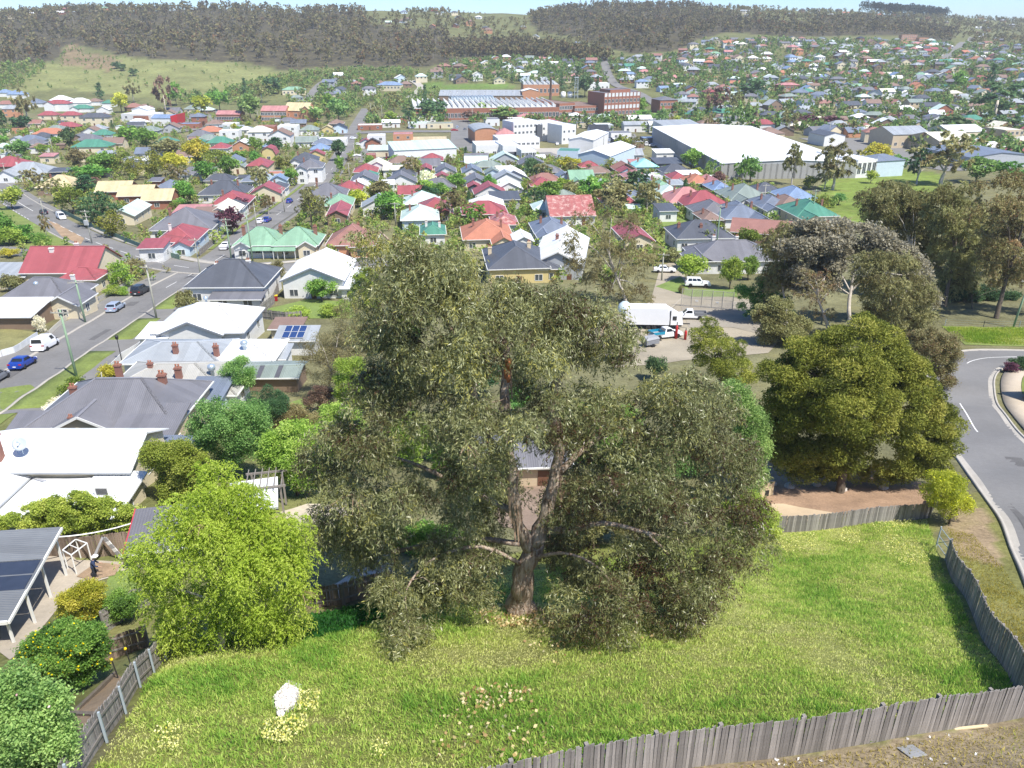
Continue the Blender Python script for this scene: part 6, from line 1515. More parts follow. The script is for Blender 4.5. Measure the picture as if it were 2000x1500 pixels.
fence('weathered fence with steel posts along the left edge of the lot', [(135,1560),(200,1452),(268,1345),(338,1262)], 1.25, WEATHER, side=1, post=STEELP, posth=.05, postout=.14)
fence('grey leaning paling fence left of the bright willow', [(205,1238),(296,1178)], 1.5, WEATHER, side=1)
fence('pale brown paling fence stub below the willow', [(198,1290),(292,1262)], 1.35, WEATHER_B, side=1)
fence('dark brown paling fence in the shade between willow and gum', [(588,1193),(670,1180),(762,1152)], 1.35, WEATHER_B, side=1)
fence('brown brush fence behind the stripy board', [(70,1086),(180,1090),(262,1080)], 1.7, WEATHER_B, side=-1, step=.15)
fence('grey paling fence behind the vine and small terrace', [(345,968),(420,945),(470,900)], 1.6, WEATHER, side=1)
fence('paling fence beside the lawn of the white gabled house', [(505,622),(560,628),(590,626)], 1.6, WEATHER, side=1, step=.2)
fence('paling fence by the wheelie bin', [(505,620),(535,594),(548,560)], 1.7, WEATHER, side=1, step=.2)
fence('grey fence of the small front garden left of the white van', [(0,637),(64,642)], 1.4, WEATHER, side=1, step=.2)
fence('low brown fence beside the dark slate roofed white house', [(1290,452),(1335,478)], 1.5, WEATHER_B, side=1, step=.25)
fence('grey fence below the small crimson cottage', [(390,500),(428,468)], 1.5, WEATHER, side=1, step=.25)
# painted fences of the left street
def panel_fence(label, pts, h, col, span=2.4, th=.06, name='front_fence', pick=False):
    P = [A(*p) for p in pts]; o = thing(name, label, 'fence', P[0]); m = M('fence_'+name+str(col), col, .7, (1, .12))
    for a, b in zip(P, P[1:]):
        L_ = (b-a).length; n = max(1, round(L_/span)); rz = math.atan2(b[1]-a[1], b[0]-a[0])
        for i in range(n):
            s = a.lerp(b, i/n); e = a.lerp(b, (i+1)/n); mb = MB(); zs, ze = H(s[0], s[1]), H(e[0], e[1]); k = Vector((-math.sin(rz), math.cos(rz), 0))*th/2
            s2 = s.lerp(e, .96)
            mb.hexa([Vector((q[0], q[1], z))+kk for q, z, kk in ((s, zs-.3, -k), (s2, ze-.3, -k), (s2, ze-.3, k), (s, zs-.3, k), (s, zs+h, -k), (s2, ze+h, -k), (s2, ze+h, k), (s, zs+h, k))])
            mb.v = [tuple(Vector(v)-P[0]) for v in mb.v]; mb.build('fence_panel', m, o)
    return o
panel_fence('white panelled front fence beside the blue sedan', [(-20,706),(30,690),(76,660)], 1.0, (.7,.72,.72))
panel_fence('white corner wall of the cottage garden with flowering bush', [(98,655),(130,625),(185,590)], .8, (.62,.58,.48))
panel_fence('cream garden wall below the crimson-roofed house', [(188,592),(262,552)], .9, (.45,.43,.38))
panel_fence('white front wall of the green-roofed pair of cottages', [(466,505),(560,503),(625,500)], 1.2, (.75,.75,.73))
panel_fence('orange brick front wall of the brown-tiled bungalow', [(620,502),(665,502),(712,500)], 1.3, (.5,.17,.09), th=.22)
panel_fence('white picket rail by the heritage lamp', [(200,742),(240,700),(300,662)], .9, (.72,.73,.73))
panel_fence('green mesh fence along the upper side of the curved road', [(120,415),(187,448),(293,492),(352,508)], 1.2, (.16,.27,.22), span=3)
panel_fence('green hoarding below the white works', [(895,318),(960,319),(1016,318)], 2.0, (.08,.26,.17), span=4)
panel_fence('tan timber fence left of the dark slate roofed white house', [(1318,482),(1358,502)], 1.4, (.35,.27,.18))
panel_fence('red brick park wall beside the striped office', [(1664,346),(1740,342)], 2.0, (.4,.1,.08), span=5, th=.25)
def mesh_gates():
    a = A(1330, 598); b = A(1430, 606); t = thing('chainlink_gates', 'tall chain-link double gates across the gravel drive', 'gate', a); st = M('galv_pipe', (.42,.4,.36), .6, (3, .1))
    d = b-a; n = 5
    for i in range(n+1):
        s = a.lerp(b, i/n)-a; s.z = H(a[0]+s.x, a[1]+s.y)-a.z; mb = MB(); mb.tube([s-Vector((0, 0, .3)), s+Vector((0, 0, 3.2))], .06, 6); mb.build('post', st, t)
    for i in range(n):
        s = a.lerp(b, i/n)-a; e = a.lerp(b, (i+1)/n)-a; s.z = H(a[0]+s.x, a[1]+s.y)-a.z; e.z = H(a[0]+e.x, a[1]+e.y)-a.z; mb = MB()
        for z in (.15, 1.6, 3.1): mb.tube([s+Vector((0, 0, z)), e+Vector((0, 0, z))], .035, 5)
        mb.build('frame_rail', st, t)
        mb = MB()
        for k in range(22):
            u = k/22
            mb.tube([s.lerp(e, u)+Vector((0, 0, .15)), s.lerp(e, min(1, u+.25))+Vector((0, 0, 3.1))], .008, 3, cap=False)
            mb.tube([s.lerp(e, u)+Vector((0, 0, 3.1)), s.lerp(e, min(1, u+.25))+Vector((0, 0, .15))], .008, 3, cap=False)
        mb.build('wire_mesh', st, t)
        mb = MB(); c = s.lerp(e, .5); 
        if i in (1, 3): mb.cbox(c+Vector((0, -.05, 1.2)), (.5, .02, .25), math.atan2(d.y, d.x)); mb.build('sign_plate', TRIM, t)
    for px, py in ((1290, 622), (1480, 600)):
        q = A(px, py)-a; s = (a if px < 1300 else b)-a; mb = MB(); mb.tube([s+Vector((0, 0, 1.5)), q+Vector((0, 0, .1))], .03, 5); mb.build('stay', st, t)
mesh_gates()
def wire_fence(label, pts, h, span):
    P = [A(*p) for p in pts]; t = thing('wire_fence', label, 'fence', P[0]); o = P[0]
    for a, b in zip(P, P[1:]):
        n = max(1, round((b-a).length/span))
        for i in range(n+1):
            s = a.lerp(b, i/n); s.z = H(s.x, s.y); mb = MB(); mb.tube([s-o-Vector((0, 0, .3)), s-o+Vector((0, 0, h))], .05, 6); mb.build('post', STEELP, t)
        mb = MB()
        for f in (.3, .6, .95): mb.tube([Vector((a.x, a.y, H(a.x, a.y)+h*f))-o, Vector((b.x, b.y, H(b.x, b.y)+h*f))-o], .012, 3)
        mb.build('strand', STEEL, t)
wire_fence('low wire fence along the grassy roadside at right', [(1845,636),(1920,640),(2060,640)], 1.1, 6)
def metal_frames():
    t = thing('gate_frame', 'grey steel field gate at the corner of the two right fences', 'gate', A(1832, 1062)); o = t.location.copy(); st = STEELP
    a = A(1828, 1068)-o; b = A(1846, 1094)-o
    for s in (a, b): mb = MB(); mb.tube([s-Vector((0, 0, .3)), s+Vector((0, 0, 1.6))], .05, 6); mb.build('post', st, t)
    for z in (.3, .9, 1.5): mb = MB(); mb.tube([a+Vector((0, 0, z)), b+Vector((0, 0, z))], .03, 5); mb.build('rail', st, t)
    mb = MB(); mb.tube([a+Vector((0, 0, .3)), b+Vector((0, 0, 1.5))], .025, 5); mb.build('brace', st, t)
metal_frames()

# ------------------------------------------------------------------ the near left yard
def patio():
    pts = [(28,1257),(69,1218),(100,1168),(130,1125)]; base = [A(*p) for p in pts]
    t = thing('patio_roof', 'grey flat patio roof on white posts with dark clear panels, bottom left', 'patio', base[1]); o = base[1]
    a, b = base[0], base[3]; d = (b-a); d.z = 0; d.normalize(); n = Vector((-d.y, d.x, 0)); zt = o.z+2.45
    W = 4.6
    for p in base:
        mb = MB(); q = p-o; mb.hexa([(q.x-.06,q.y-.06,q.z-.4),(q.x+.06,q.y-.06,q.z-.4),(q.x+.06,q.y+.06,q.z-.4),(q.x-.06,q.y+.06,q.z-.4),(q.x-.06,q.y-.06,2.3),(q.x+.06,q.y-.06,2.3),(q.x+.06,q.y+.06,2.3),(q.x-.06,q.y+.06,2.3)]); mb.build('post', TRIM, t)
    A0 = a-d*.4-n*-.25; A0 = a-d*.4; B0 = b+d*.5
    def P(u, v, z): q = A0.lerp(B0, u)+n*(v*W-.25); return Vector((q.x-o.x, q.y-o.y, 2.32+v*.25+z))
    segs = [(0, .3, 'deck'), (.3, .62, 'clear'), (.62, 1, 'deck')]
    dk = sheet_mat('patio_deck', (.17,.18,.19), .5); cl = M('clear_panel', (.04,.05,.075), .12, (1, .2), spec=.7)
    for u0, u1, k in segs:
        if k == 'deck': mb = MB(); mb.hexa([P(u0,0,0),P(u1,0,0),P(u1,1,0),P(u0,1,0),P(u0,0,.07),P(u1,0,.07),P(u1,1,.07),P(u0,1,.07)]); mb.build('roof_deck', dk, t)
        else:
            for i in range(2):
                for j in range(2):
                    a0 = u0+(u1-u0)*i/2+.006; a1 = u0+(u1-u0)*(i+1)/2-.006; v0 = j/2+.02; v1 = (j+1)/2-.02
                    mb = MB(); mb.hexa([P(a0,v0,.01),P(a1,v0,.01),P(a1,v1,.01),P(a0,v1,.01),P(a0,v0,.05),P(a1,v0,.05),P(a1,v1,.05),P(a0,v1,.05)]); mb.build('clear_panel', cl, t)
            for v in (0, .5, 1): mb = MB(); mb.bar(P(u0, v, .02), P(u1, v, .02), .12, .08); mb.build('rafter', dk, t)
            mb = MB(); mb.bar(P((u0+u1)/2, 0, .02), P((u0+u1)/2, 1, .02), .1, .08); mb.build('rafter', dk, t)
    mb = MB(); mb.bar(P(0, -.01, -.05), P(1, -.01, -.05), .12, .16); mb.build('gutter', TRIM, t)
    mb = MB(); mb.bar(P(-.005, 0, 0), P(-.005, 1, 0), .12, .2); mb.build('fascia', TRIM, t)
    # house behind the patio: ribbed roof slope and wall
    h = thing('house', 'ribbed silver-roofed house behind the grey patio, cut by the left edge', 'house', o); hr = MB()
    rm = sheet_mat('ribbed_silver', (.46,.50,.53), .4)
    def Q(u, v, z): q = A0.lerp(B0, u)+n*(W-.2+v*5); return Vector((q.x-o.x, q.y-o.y, 2.62+v*1.5+z))
    hr.hexa([Q(0,0,0),Q(1.25,0,0),Q(1.25,1,0),Q(0,1,0),Q(0,0,.08),Q(1.25,0,.08),Q(1.25,1,.08),Q(0,1,.08)]); rf = hr.build('roof', rm, h)
    for i in range(17):
        u = .03+1.2*i/16; mb = MB(); mb.bar(Q(u, .01, .1), Q(u, .99, .1), .07, .06); mb.build('roof_rib', rm, rf)
    mb = MB(); w0 = A0+n*(W-.1); w1 = A0.lerp(B0, 1.25)+n*(W-.1); w2 = w1+n*4.8; w3 = w0+n*4.8
    for p, q in ((w0, w1), (w1, w2), (w2, w3), (w3, w0)): mb.quad((p.x-o.x, p.y-o.y, -2), (q.x-o.x, q.y-o.y, -2), (q.x-o.x, q.y-o.y, 2.62), (p.x-o.x, p.y-o.y, 2.62))
    mb.build('wall', WM('V'), h)
    FOOT.append((o.x-4, o.y+2, 6))
patio()
patch('concrete_yard', [(0,1275),(20,1290),(70,1245),(120,1180),(160,1145),(250,1120),(255,1100),(150,1095),(125,1065),(60,1100),(0,1180)], .05, M('yard_concrete', (.40,.35,.28), .9, (.6, .2), (6, .1)))
patch('garden_bed', [(150,1392),(228,1318),(252,1330),(200,1400),(195,1440),(160,1500),(120,1500),(135,1440)], .06, M('garden_soil', (.26,.19,.125), .95, (1, .25), (7, .2), bump=(10, .8)))
patch('yard_lawn', [(200,1165),(215,1120),(262,1112),(268,1150),(225,1165)], .06, lawn_lush)
patch('dirt_heap', [(150,1128),(190,1100),(235,1105),(225,1125),(180,1135)], .09, dirt_m)
def bar_frame(label, corners, h):
    t = thing('clothes_frame', label, 'frame', A(*corners[0])); o = t.location.copy(); P = [A(*c)-o for c in corners]; m = TRIM
    for p in P: mb = MB(); mb.tube([p-Vector((0, 0, .3)), p+Vector((0, 0, h))], .045, 6); mb.build('post', m, t)
    n = len(P)
    for i in range(n): mb = MB(); mb.tube([P[i]+Vector((0, 0, h)), P[(i+1) % n]+Vector((0, 0, h))], .045, 6); mb.build('bar', m, t)
    mb = MB(); mb.tube([P[0].lerp(P[1], .5)+Vector((0, 0, h)), P[-1].lerp(P[-2], .5)+Vector((0, 0, h))], .035, 6); mb.build('bar', m, t)
bar_frame('cream pipe clothes frame beside the patio end', [(133,1112),(158,1090),(180,1098),(150,1122)], 1.5)
def stripe_board():
    p = A(212, 1092); t = thing('trestle_board', 'grey and white striped A-frame board standing in the yard', 'trestle', p, math.radians(-10)); o = p
    g = M('board_grey', (.33,.33,.33), .8)
    for s_ in (-1, 1):
        mb = MB(); mb.hexa([(-.75+s_*.05,-.9,0),(-.6,-.9,0),(-.6,-.8,0),(-.75,-.8,0),(-.08,-.02,1.75),(.08,-.02,1.75),(.08,.06,1.75),(-.08,.06,1.75)]) if s_ < 0 else mb.hexa([(.75,.1,0),(.9,.1,0),(.9,.2,0),(.75,.2,0),(-.05,-.02,1.75),(.1,-.02,1.75),(.1,.06,1.75),(-.05,.06,1.75)])
        mb.build('leg', g, t)
    for i in range(6):
        f0, f1 = i/6, (i+.93)/6; a = Vector((.1, 0, 1.7)); b = Vector((.95, .1, .1)); mb = MB(); mb.bar(a.lerp(b, f0), a.lerp(b, f1), .32, .05, up=(0, 1, 0)); mb.build('stripe_board', TRIM if i % 2 else g, t)
stripe_board()
for i, (x, y) in enumerate(((232,1326),(258,1304))):
    p = A(x, y); t = thing('garden_stake', ('left' if i == 0 else 'right')+' black garden stake with yellow cap beside the soil bed', 'stake', p, group='garden stakes'); mb = MB(); mb.tube([(0, 0, -.2), (-.08, 0, 1.1)], .03, 6); mb.build('stake', BLACK, t); mb = MB(); mb.lathe([(.05, 1.08), (.07, 1.14), (.04, 1.2)], 7, (-.08, 0, 0)); mb.build('cap', M('yellow_cap', (.8,.6,.02)), t)
def sleepers():
    m = wood_mat('sleeper', (.24,.2,.16))
    for i, (a, b, l) in enumerate((((135,1398),(195,1400),'lower timber sleeper step in the soil bed'), ((130,1428),(170,1432),'second timber sleeper step below it'), ((150,1392),(226,1318),'long timber edging of the soil bed'))):
        p, q = A(*a), A(*b); t = MB(); d = q-p; t.bar((0, 0, .08), d+Vector((0, 0, .08)), .16, .2); o = t.build('timber_sleeper', m); o.location = p; tag(o, l, 'sleeper', 'timber sleepers')
sleepers()
def conduit():
    a = A(55, 1050, 2.6); b = A(295, 1008, 2.2); mb = MB(); mb.tube([a.lerp(b, s/10)-a-Vector((0, 0, .5*4*(s/10)*(1-s/10))) for s in range(11)], .05, 6); o = mb.build('hose_line', TRIM, None, True); o.location = a; tag(o, 'white pipe slung between the silver roof and the shed', 'pipe')
conduit()
NEAR['grayshed'] = house(hp(325, 1035, 2.0), math.radians(12), [(0, 0, 3.6, 3.4, 1.9, 's', .16)], 'G', 'V', 'small grey-roofed shed with red edge behind the willow', '', win=0, name='shed', cat='shed', group='sheds and lean-tos of the near yards')
mb = MB(); mb.bar((-2.23, -2.1, 1.86), (-2.23, 2.1, 2.54), .06, .16); mb.build('red_edge', M('red_edge', (.5,.06,.09)), NEAR['grayshed'])
NEAR['pergolaroof'] = house(hp(495, 965, 2.2), math.radians(15), [(0, 0, 2.6, 2.8, 2.0, 's', .1)], 'w', 'N', 'small white sheet roof beside the timber pergola', '', win=0, name='shelter', cat='shelter', group='sheds and lean-tos of the near yards')
def pergola():
    p = A(528, 1010); t = thing('pergola', 'weathered timber pergola right of the willow top', 'pergola', p, math.radians(12))
    for x, y in ((-1.2, 0), (1.0, 0), (-1.2, 2.2), (1.0, 2.2)): mb = MB(); mb.box(x-.07, y-.07, -.4, x+.07, y+.07, 2.5); mb.build('post', POSTM, t)
    for y in (0, 2.2): mb = MB(); mb.box(-1.6, y-.04, 2.5, 1.4, y+.04, 2.66); mb.build('beam', POSTM, t)
    for i in range(6): mb = MB(); mb.box(-1.4+i*.5-.03, -.4, 2.66, -1.4+i*.5+.03, 2.6, 2.76); mb.build('slat', POSTM, t)
pergola()
patch('paved_terrace', [(530,1005),(600,985),(680,985),(700,1010),(640,1030),(560,1040)], .06, M('paving', (.52,.46,.36), .9, (1.5, .15)))
patch('garden_path', [(600,1175),(680,1125),(740,1075),(760,1080),(770,1105),(700,1150),(640,1185)], .05, M('shade_path', (.38,.34,.3), .9, (1, .2)))
patch('stone_yard', [(930,935),(1080,935),(1100,1000),(1060,1040),(980,1030)], .05, M('brown_mulch', (.27,.2,.15), .95, (.8, .2), (7, .2)))
def brick_oven():
    p = A(1489, 965); t = thing('cardboard_fort', 'small pale turreted box play house in the bark yard', 'play house', p, .3); m = M('pale_board', (.6,.5,.32), .9, (2, .1))
    mb = MB(); mb.box(-.6, -.5, 0, .6, .5, 1.15); mb.build('wall', m, t)
    for x in (-.5, 0, .5): mb = MB(); mb.box(x-.12, -.52, 1.15, x+.12, -.4, 1.35); mb.build('turret', m, t); mb = MB(); mb.box(x-.12, .4, 1.15, x+.12, .52, 1.35); mb.build('turret', m, t)
    mb = MB(); mb.box(-.15, -.53, .1, .2, -.5, .65); mb.build('door', BLACK, t); mb = MB(); mb.box(-.35, -.3, 1.15, .1, .3, 1.5); mb.build('tower', m, t)
brick_oven()
ROCK = M('garden_rock', (.52,.48,.43), .9, (2, .2), bump=(5, .6))
def rock(x, y, s, lab):
    p = A(x, y); r = np.random.default_rng(int(x)); bm = bmesh.new(); bmesh.ops.create_icosphere(bm, subdivisions=2, radius=s)
    for v in bm.verts: v.co *= 1+r.normal()*.1; v.co.z *= .7
    me = bpy.data.meshes.new('rock'); bm.to_mesh(me); bm.free(); me.materials.append(ROCK); o = link('rock', me, None, (p[0], p[1], p[2]+s*.3)); tag(o, lab, 'rock', 'rocks in the bark yard')
for x, y, s, l in ((1507,948,.42,'rock just right of the small turreted play house'), (1503,965,.3,'smallest rock in front of the play house'), (1542,953,.4,'flat rock second from the play house'), (1595,949,.35,'round rock under the middle of the dark green tree'), (1645,958,.38,'rock nearest the trunk of the dark green tree'), (1725,955,.4,'rightmost rock under the dark green tree')): rock(x, y, s, l)
# junk on the bare strip in front
def junk():
    p = A(1780, 1470); mb = MB(); mb.box(-.28, -.32, 0, .28, .32, .03); o = mb.build('paving_slab', M('slab_grey', (.3,.31,.32)), None); o.location = p+Vector((0, 0, .04)); o.rotation_euler = (-.4, 0, .2); tag(o, 'grey square slab lying on the bare ground in front of the fence', 'slab')
    p = A(1895, 1424); mb = MB(); mb.box(-.6, -.05, 0, .6, .05, .05); o = mb.build('timber_plank', M('fresh_timber', (.6,.5,.32)), None); o.location = p+Vector((0, 0, .05)); o.rotation_euler = (0, 0, .12); tag(o, 'pale timber offcut lying below the fence at bottom right', 'plank')
junk()
# ------------------------------------------------------------------ the person in the yard
def person():
    p = A(187, 1131); t = thing('person', 'person in navy top, dark trousers and white hat bending to work in the yard', 'person', (p[0], p[1], H(p[0], p[1])+.02), math.radians(20))
    J = {'pel': (0,0,.92), 'ch': (.06,0,1.18), 'sh': (.13,0,1.38), 'nk': (.19,0,1.47), 'hd': (.26,0,1.58), 'ht': (.3,0,1.68),
         'hl': (0,.1,.88), 'kl': (.1,.13,.48), 'al': (-.02,.13,.08), 'tl': (.18,.14,.03), 'hr': (0,-.1,.88), 'kr': (.02,-.13,.47), 'ar': (-.16,-.13,.08), 'tr': (.04,-.14,.03),
         'sl': (.13,.19,1.36), 'el': (.2,.25,1.1), 'wl': (.4,.2,.98), 'sr': (.13,-.19,1.36), 'er': (.2,-.26,1.1), 'wr': (.42,-.2,.96)}
    R_ = {'pel': .15, 'ch': .16, 'sh': .15, 'nk': .06, 'hd': .10, 'ht': .07, 'hl': .10, 'kl': .07, 'al': .05, 'tl': .04, 'hr': .10, 'kr': .07, 'ar': .05, 'tr': .04, 'sl': .08, 'el': .055, 'wl': .04, 'sr': .08, 'er': .055, 'wr': .04}
    E = [('pel','ch'),('ch','sh'),('sh','nk'),('nk','hd'),('hd','ht'),('pel','hl'),('hl','kl'),('kl','al'),('al','tl'),('pel','hr'),('hr','kr'),('kr','ar'),('ar','tr'),('sh','sl'),('sl','el'),('el','wl'),('sh','sr'),('sr','er'),('er','wr')]
    ks = list(J)
    for s_ in (1, -1):
        w = J['wl' if s_ > 0 else 'wr']; n = 'L' if s_ > 0 else 'R'
        J[n+'p'] = (w[0]+.07, w[1], w[2]-.02); R_[n+'p'] = .038; E.append(('wl' if s_ > 0 else 'wr', n+'p'))
        for f, (dx, dy, dz) in enumerate(((.09,.03,-.02),(.1,.01,-.03),(.095,-.01,-.03),(.08,-.03,-.03),(.03,.05*s_,-.01))):
            q = J[n+'p']; J[n+'f%d' % f] = (q[0]+dx*.5, q[1]+dy*.7, q[2]+dz*.4); J[n+'g%d' % f] = (q[0]+dx*.85, q[1]+dy, q[2]+dz*1.6)
            R_[n+'f%d' % f] = .010; R_[n+'g%d' % f] = .009; E += [(n+'p', n+'f%d' % f), (n+'f%d' % f, n+'g%d' % f)]
    ks = list(J); me = bpy.data.meshes.new('body'); me.from_pydata([J[k] for k in ks], [(ks.index(a), ks.index(b)) for a, b in E], [])
    o = link('body', me, t); o.modifiers.new('s', 'SKIN'); sv = me.skin_vertices[0].data
    for i, k in enumerate(ks): sv[i].radius = (R_[k], R_[k]*(1.1 if k in ('ch', 'sh', 'pel') else 1)); sv[i].use_root = k == 'pel'
    m = o.modifiers.new('u', 'SUBSURF'); m.levels = m.render_levels = 1
    dg = bpy.context.evaluated_depsgraph_get(); dg.update(); ne = bpy.data.meshes.new_from_object(o.evaluated_get(dg)); o.modifiers.clear(); o.data = ne; ne.name = 'body'
    skin, navy, trous, boot = M('skin', (.42,.26,.19), .6), M('navy_cloth', (.035,.05,.11), .9, (6, .15)), M('dark_cloth', (.025,.028,.04), .9, (6, .15)), M('boot', (.05,.04,.035), .8)
    ne.materials.clear()
    for q in (skin, navy, trous, boot): ne.materials.append(q)
    for f in ne.polygons:
        c = f.center; f.use_smooth = True
        if c.z > 1.45: f.material_index = 0
        elif c.x > .36 and c.z < 1.06 and c.z > .8: f.material_index = 0
        elif c.z > .93: f.material_index = 1
        elif c.z > .11: f.material_index = 2
        else: f.material_index = 3
    mb = MB(); mb.lathe([(.21, 0), (.2, .02), (.11, .03), (.1, .1), (.05, .13)], 14, (.28, 0, 1.66)); h = mb.build('hat', M('white_hat', (.75,.74,.7), .9), t, True)
    mb = MB()
    mb.box(.355, -.04, 1.6, .37, -.02, 1.615); mb.box(.355, .02, 1.6, .37, .04, 1.615); mb.hexa([(.355,-.015,1.555),(.385,-.012,1.555),(.385,.012,1.555),(.355,.015,1.555),(.355,-.008,1.6),(.365,-.006,1.6),(.365,.006,1.6),(.355,.008,1.6)]); mb.build('face_features', M('face_dark', (.25,.14,.1)), t)
    p2 = A(192, 1120)
person()
# ------------------------------------------------------------------ the great gum
GB = A(1016, 1196); GY = GB[1]
def gp_(px, py, dy): return ATD(px, py, GY+dy)
def gum():
    L_ = [
     ([GB-Vector((0, 0, .6)), gp_(1018,1165,0), gp_(1026,1110,.1), gp_(1043,1062,.2)], [.80, .60, .52, .50]),
     ([gp_(1043,1062,.2), gp_(1068,1000,.4), gp_(1086,930,.8), gp_(1090,860,1.2), gp_(1078,780,1.6), gp_(1108,700,1.6), gp_(1150,630,1.4)], [.40, .33, .29, .25, .20, .14, .05]),
     ([gp_(1036,1075,.2), gp_(1008,1010,-.4), gp_(1000,940,-.6), gp_(990,860,-.4), gp_(985,780,0), gp_(990,700,.4), gp_(975,620,1), gp_(955,545,1.6)], [.34, .30, .28, .25, .22, .18, .12, .04]),
     ([gp_(1000,955,-.6), gp_(962,880,.6), gp_(932,790,1.4), gp_(900,690,2), gp_(860,600,2.4), gp_(800,510,2.6), gp_(740,450,3)], [.24, .2, .18, .15, .12, .08, .03]),
     ([gp_(1058,1036,.4), gp_(1110,1036,-.6), gp_(1180,1022,-1.4), gp_(1262,1040,-1.6), gp_(1335,1056,-1.4)], [.2, .17, .13, .09, .03]),
     ([gp_(1086,930,.8), gp_(1150,868,1.4), gp_(1230,822,1.8), gp_(1330,782,2), gp_(1410,780,2)], [.18, .15, .12, .08, .03]),
     ([gp_(1003,1000,-.4), gp_(900,950,.8), gp_(800,902,1.8), gp_(700,880,2.4)], [.17, .13, .09, .03]),
     ([gp_(1016,1062,-.2), gp_(900,1052,1), gp_(745,1080,1.4), gp_(722,1040,1.6), gp_(650,1030,2)], [.15, .12, .1, .09, .03]),
     ([gp_(1024,1105,0), gp_(940,1068,-1.2), gp_(850,1090,-1.8), gp_(795,1150,-3.0), gp_(800,1230,-4.6)], [.11, .09, .07, .045, .015]),
     ([gp_(1030,1095,0), gp_(1100,1080,-1.2), gp_(1170,1110,-2.2), gp_(1220,1180,-3.4)], [.11, .08, .05, .015]),
     ([gp_(1262,1040,-1.6), gp_(1320,1100,-2), gp_(1350,1160,-2.2)], [.07, .05, .02]),
    ]
    poly = [(700,425),(760,420),(790,462),(850,445),(885,470),(905,500),(960,510),(1000,545),(1060,535),(1120,553),(1170,575),(1215,610),(1248,650),(1252,700),(1240,735),(1265,728),(1330,700),(1395,712),(1432,760),(1470,830),(1492,900),(1492,1000),(1502,1060),(1480,1122),(1420,1160),(1400,1225),(1310,1250),(1275,1280),(1240,1300),(1170,1300),(1115,1275),(1078,1222),(1080,1150),(1060,1110),(1010,1110),(985,1150),(960,1195),(880,1185),(850,1190),(835,1240),(812,1322),(765,1330),(738,1270),(735,1200),(715,1140),(650,1098),(600,1085),(562,1045),(570,990),(598,940),(588,900),(620,850),(650,790),(640,755),(698,740),(712,700),(688,640),(705,560),(692,500)]
    holes = [[(735,862),(800,850),(870,868),(855,915),(775,910)], [(1000,865),(1070,865),(1092,930),(1078,1000),(1060,1060),(1040,1190),(1000,1190),(1015,1060),(1000,1000)], [(1140,1020),(1240,1010),(1265,1045),(1150,1060)], [(960,1010),(1003,1000),(1010,1100),(975,1110)], [(1145,725),(1225,730),(1215,760),(1150,755)], [(950,760),(985,720),(995,800),(965,830)]]
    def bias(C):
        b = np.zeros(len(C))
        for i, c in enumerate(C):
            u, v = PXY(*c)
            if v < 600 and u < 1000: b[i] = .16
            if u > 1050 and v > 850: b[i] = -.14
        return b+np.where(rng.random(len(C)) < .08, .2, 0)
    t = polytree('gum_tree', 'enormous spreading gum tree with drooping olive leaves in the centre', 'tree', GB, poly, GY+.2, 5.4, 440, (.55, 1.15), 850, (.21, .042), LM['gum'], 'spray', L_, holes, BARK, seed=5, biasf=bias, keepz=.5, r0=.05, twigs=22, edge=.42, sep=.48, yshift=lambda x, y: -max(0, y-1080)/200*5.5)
    # shed strips of bark and a fresh orange scar
    mb = MB(); o = Vector(t.location)
    for px, py0, py1, dy, r_ in ((993,720,700,.3,.2),(990,745,720,.3,.2)):
        a = gp_(px, py0, dy-.14)-o; b = gp_(px, py1, dy-.14)-o; mb.tube([a, b], [.17, .15], 8)
    mb.build('fresh_bark_scar', M('orange_bark', (.5,.19,.08), .8, (3, .2)), t, True)
    mb = MB(); rr = random.Random(3)
    for i in range(46):
        k = rr.choice(L_[1:4])[0]; s = rr.randrange(1, len(k)-2); c = k[s].lerp(k[s+1], rr.random())-o+Vector((rr.uniform(-.25, .25), rr.uniform(-.3, 0), 0)); ln = rr.uniform(.5, 1.6)
        w = rr.uniform(.03, .07); mb.quad(c+Vector((-w, 0, 0)), c+Vector((w, 0, 0)), c+Vector((w*.4+.1, -.05, -ln)), c+Vector((-w*.4+.06, -.05, -ln)))
    mb.build('bark_strips', M('bark_strip', (.36,.25,.17), .9, (2, .25)), t)['kind'] = 'stuff'
gum()
def PT(name, label, basepx, poly, mat, style, ncl, rad, per, leaf, thick, dy=0.0, bark=BARK_DARK, seed=1, cat='tree', **kw):
    if cat in ('shrub', 'vine'): rad = (rad[0]*.5, rad[1]*1.05); ncl = int(ncl*1.7); kw.setdefault('edge', .1)
    b = A(*basepx); return polytree(name, label, cat, b, poly, b[1]+dy, thick, ncl, rad, per, leaf, LM[mat], style, bark=bark, seed=seed, **kw)
PT('willow_tree', 'bright yellow-green corkscrew willow left of the gum', (430,1268), [(398,900),(440,902),(482,955),(545,1000),(592,1040),(612,1100),(604,1190),(565,1245),(500,1272),(420,1292),(350,1275),(306,1225),(278,1150),(248,1090),(268,1040),(330,1000),(368,965)], 'willow', 'curl', 210, (.35,.85), 900, (.13,.036), 3.2, .6, BARK_PALE, 12, trunk_r=.16, twigs=4, edge=.15)
PT('wattle_tree', 'broad dense dark olive wattle tree above the bark yard', (1640,962), [(1488,720),(1540,662),(1600,650),(1650,625),(1690,614),(1742,640),(1800,700),(1842,760),(1870,830),(1866,885),(1850,930),(1790,948),(1720,952),(1640,948),(1590,932),(1560,938),(1500,905),(1478,830),(1498,790)], 'wattle', 'pad', 320, (.7,1.2), 720, (.26,.07), 5.8, .8, BARK_DARK, 21, trunk_r=.3, squash=.68, keepz=.9, edge=.3)
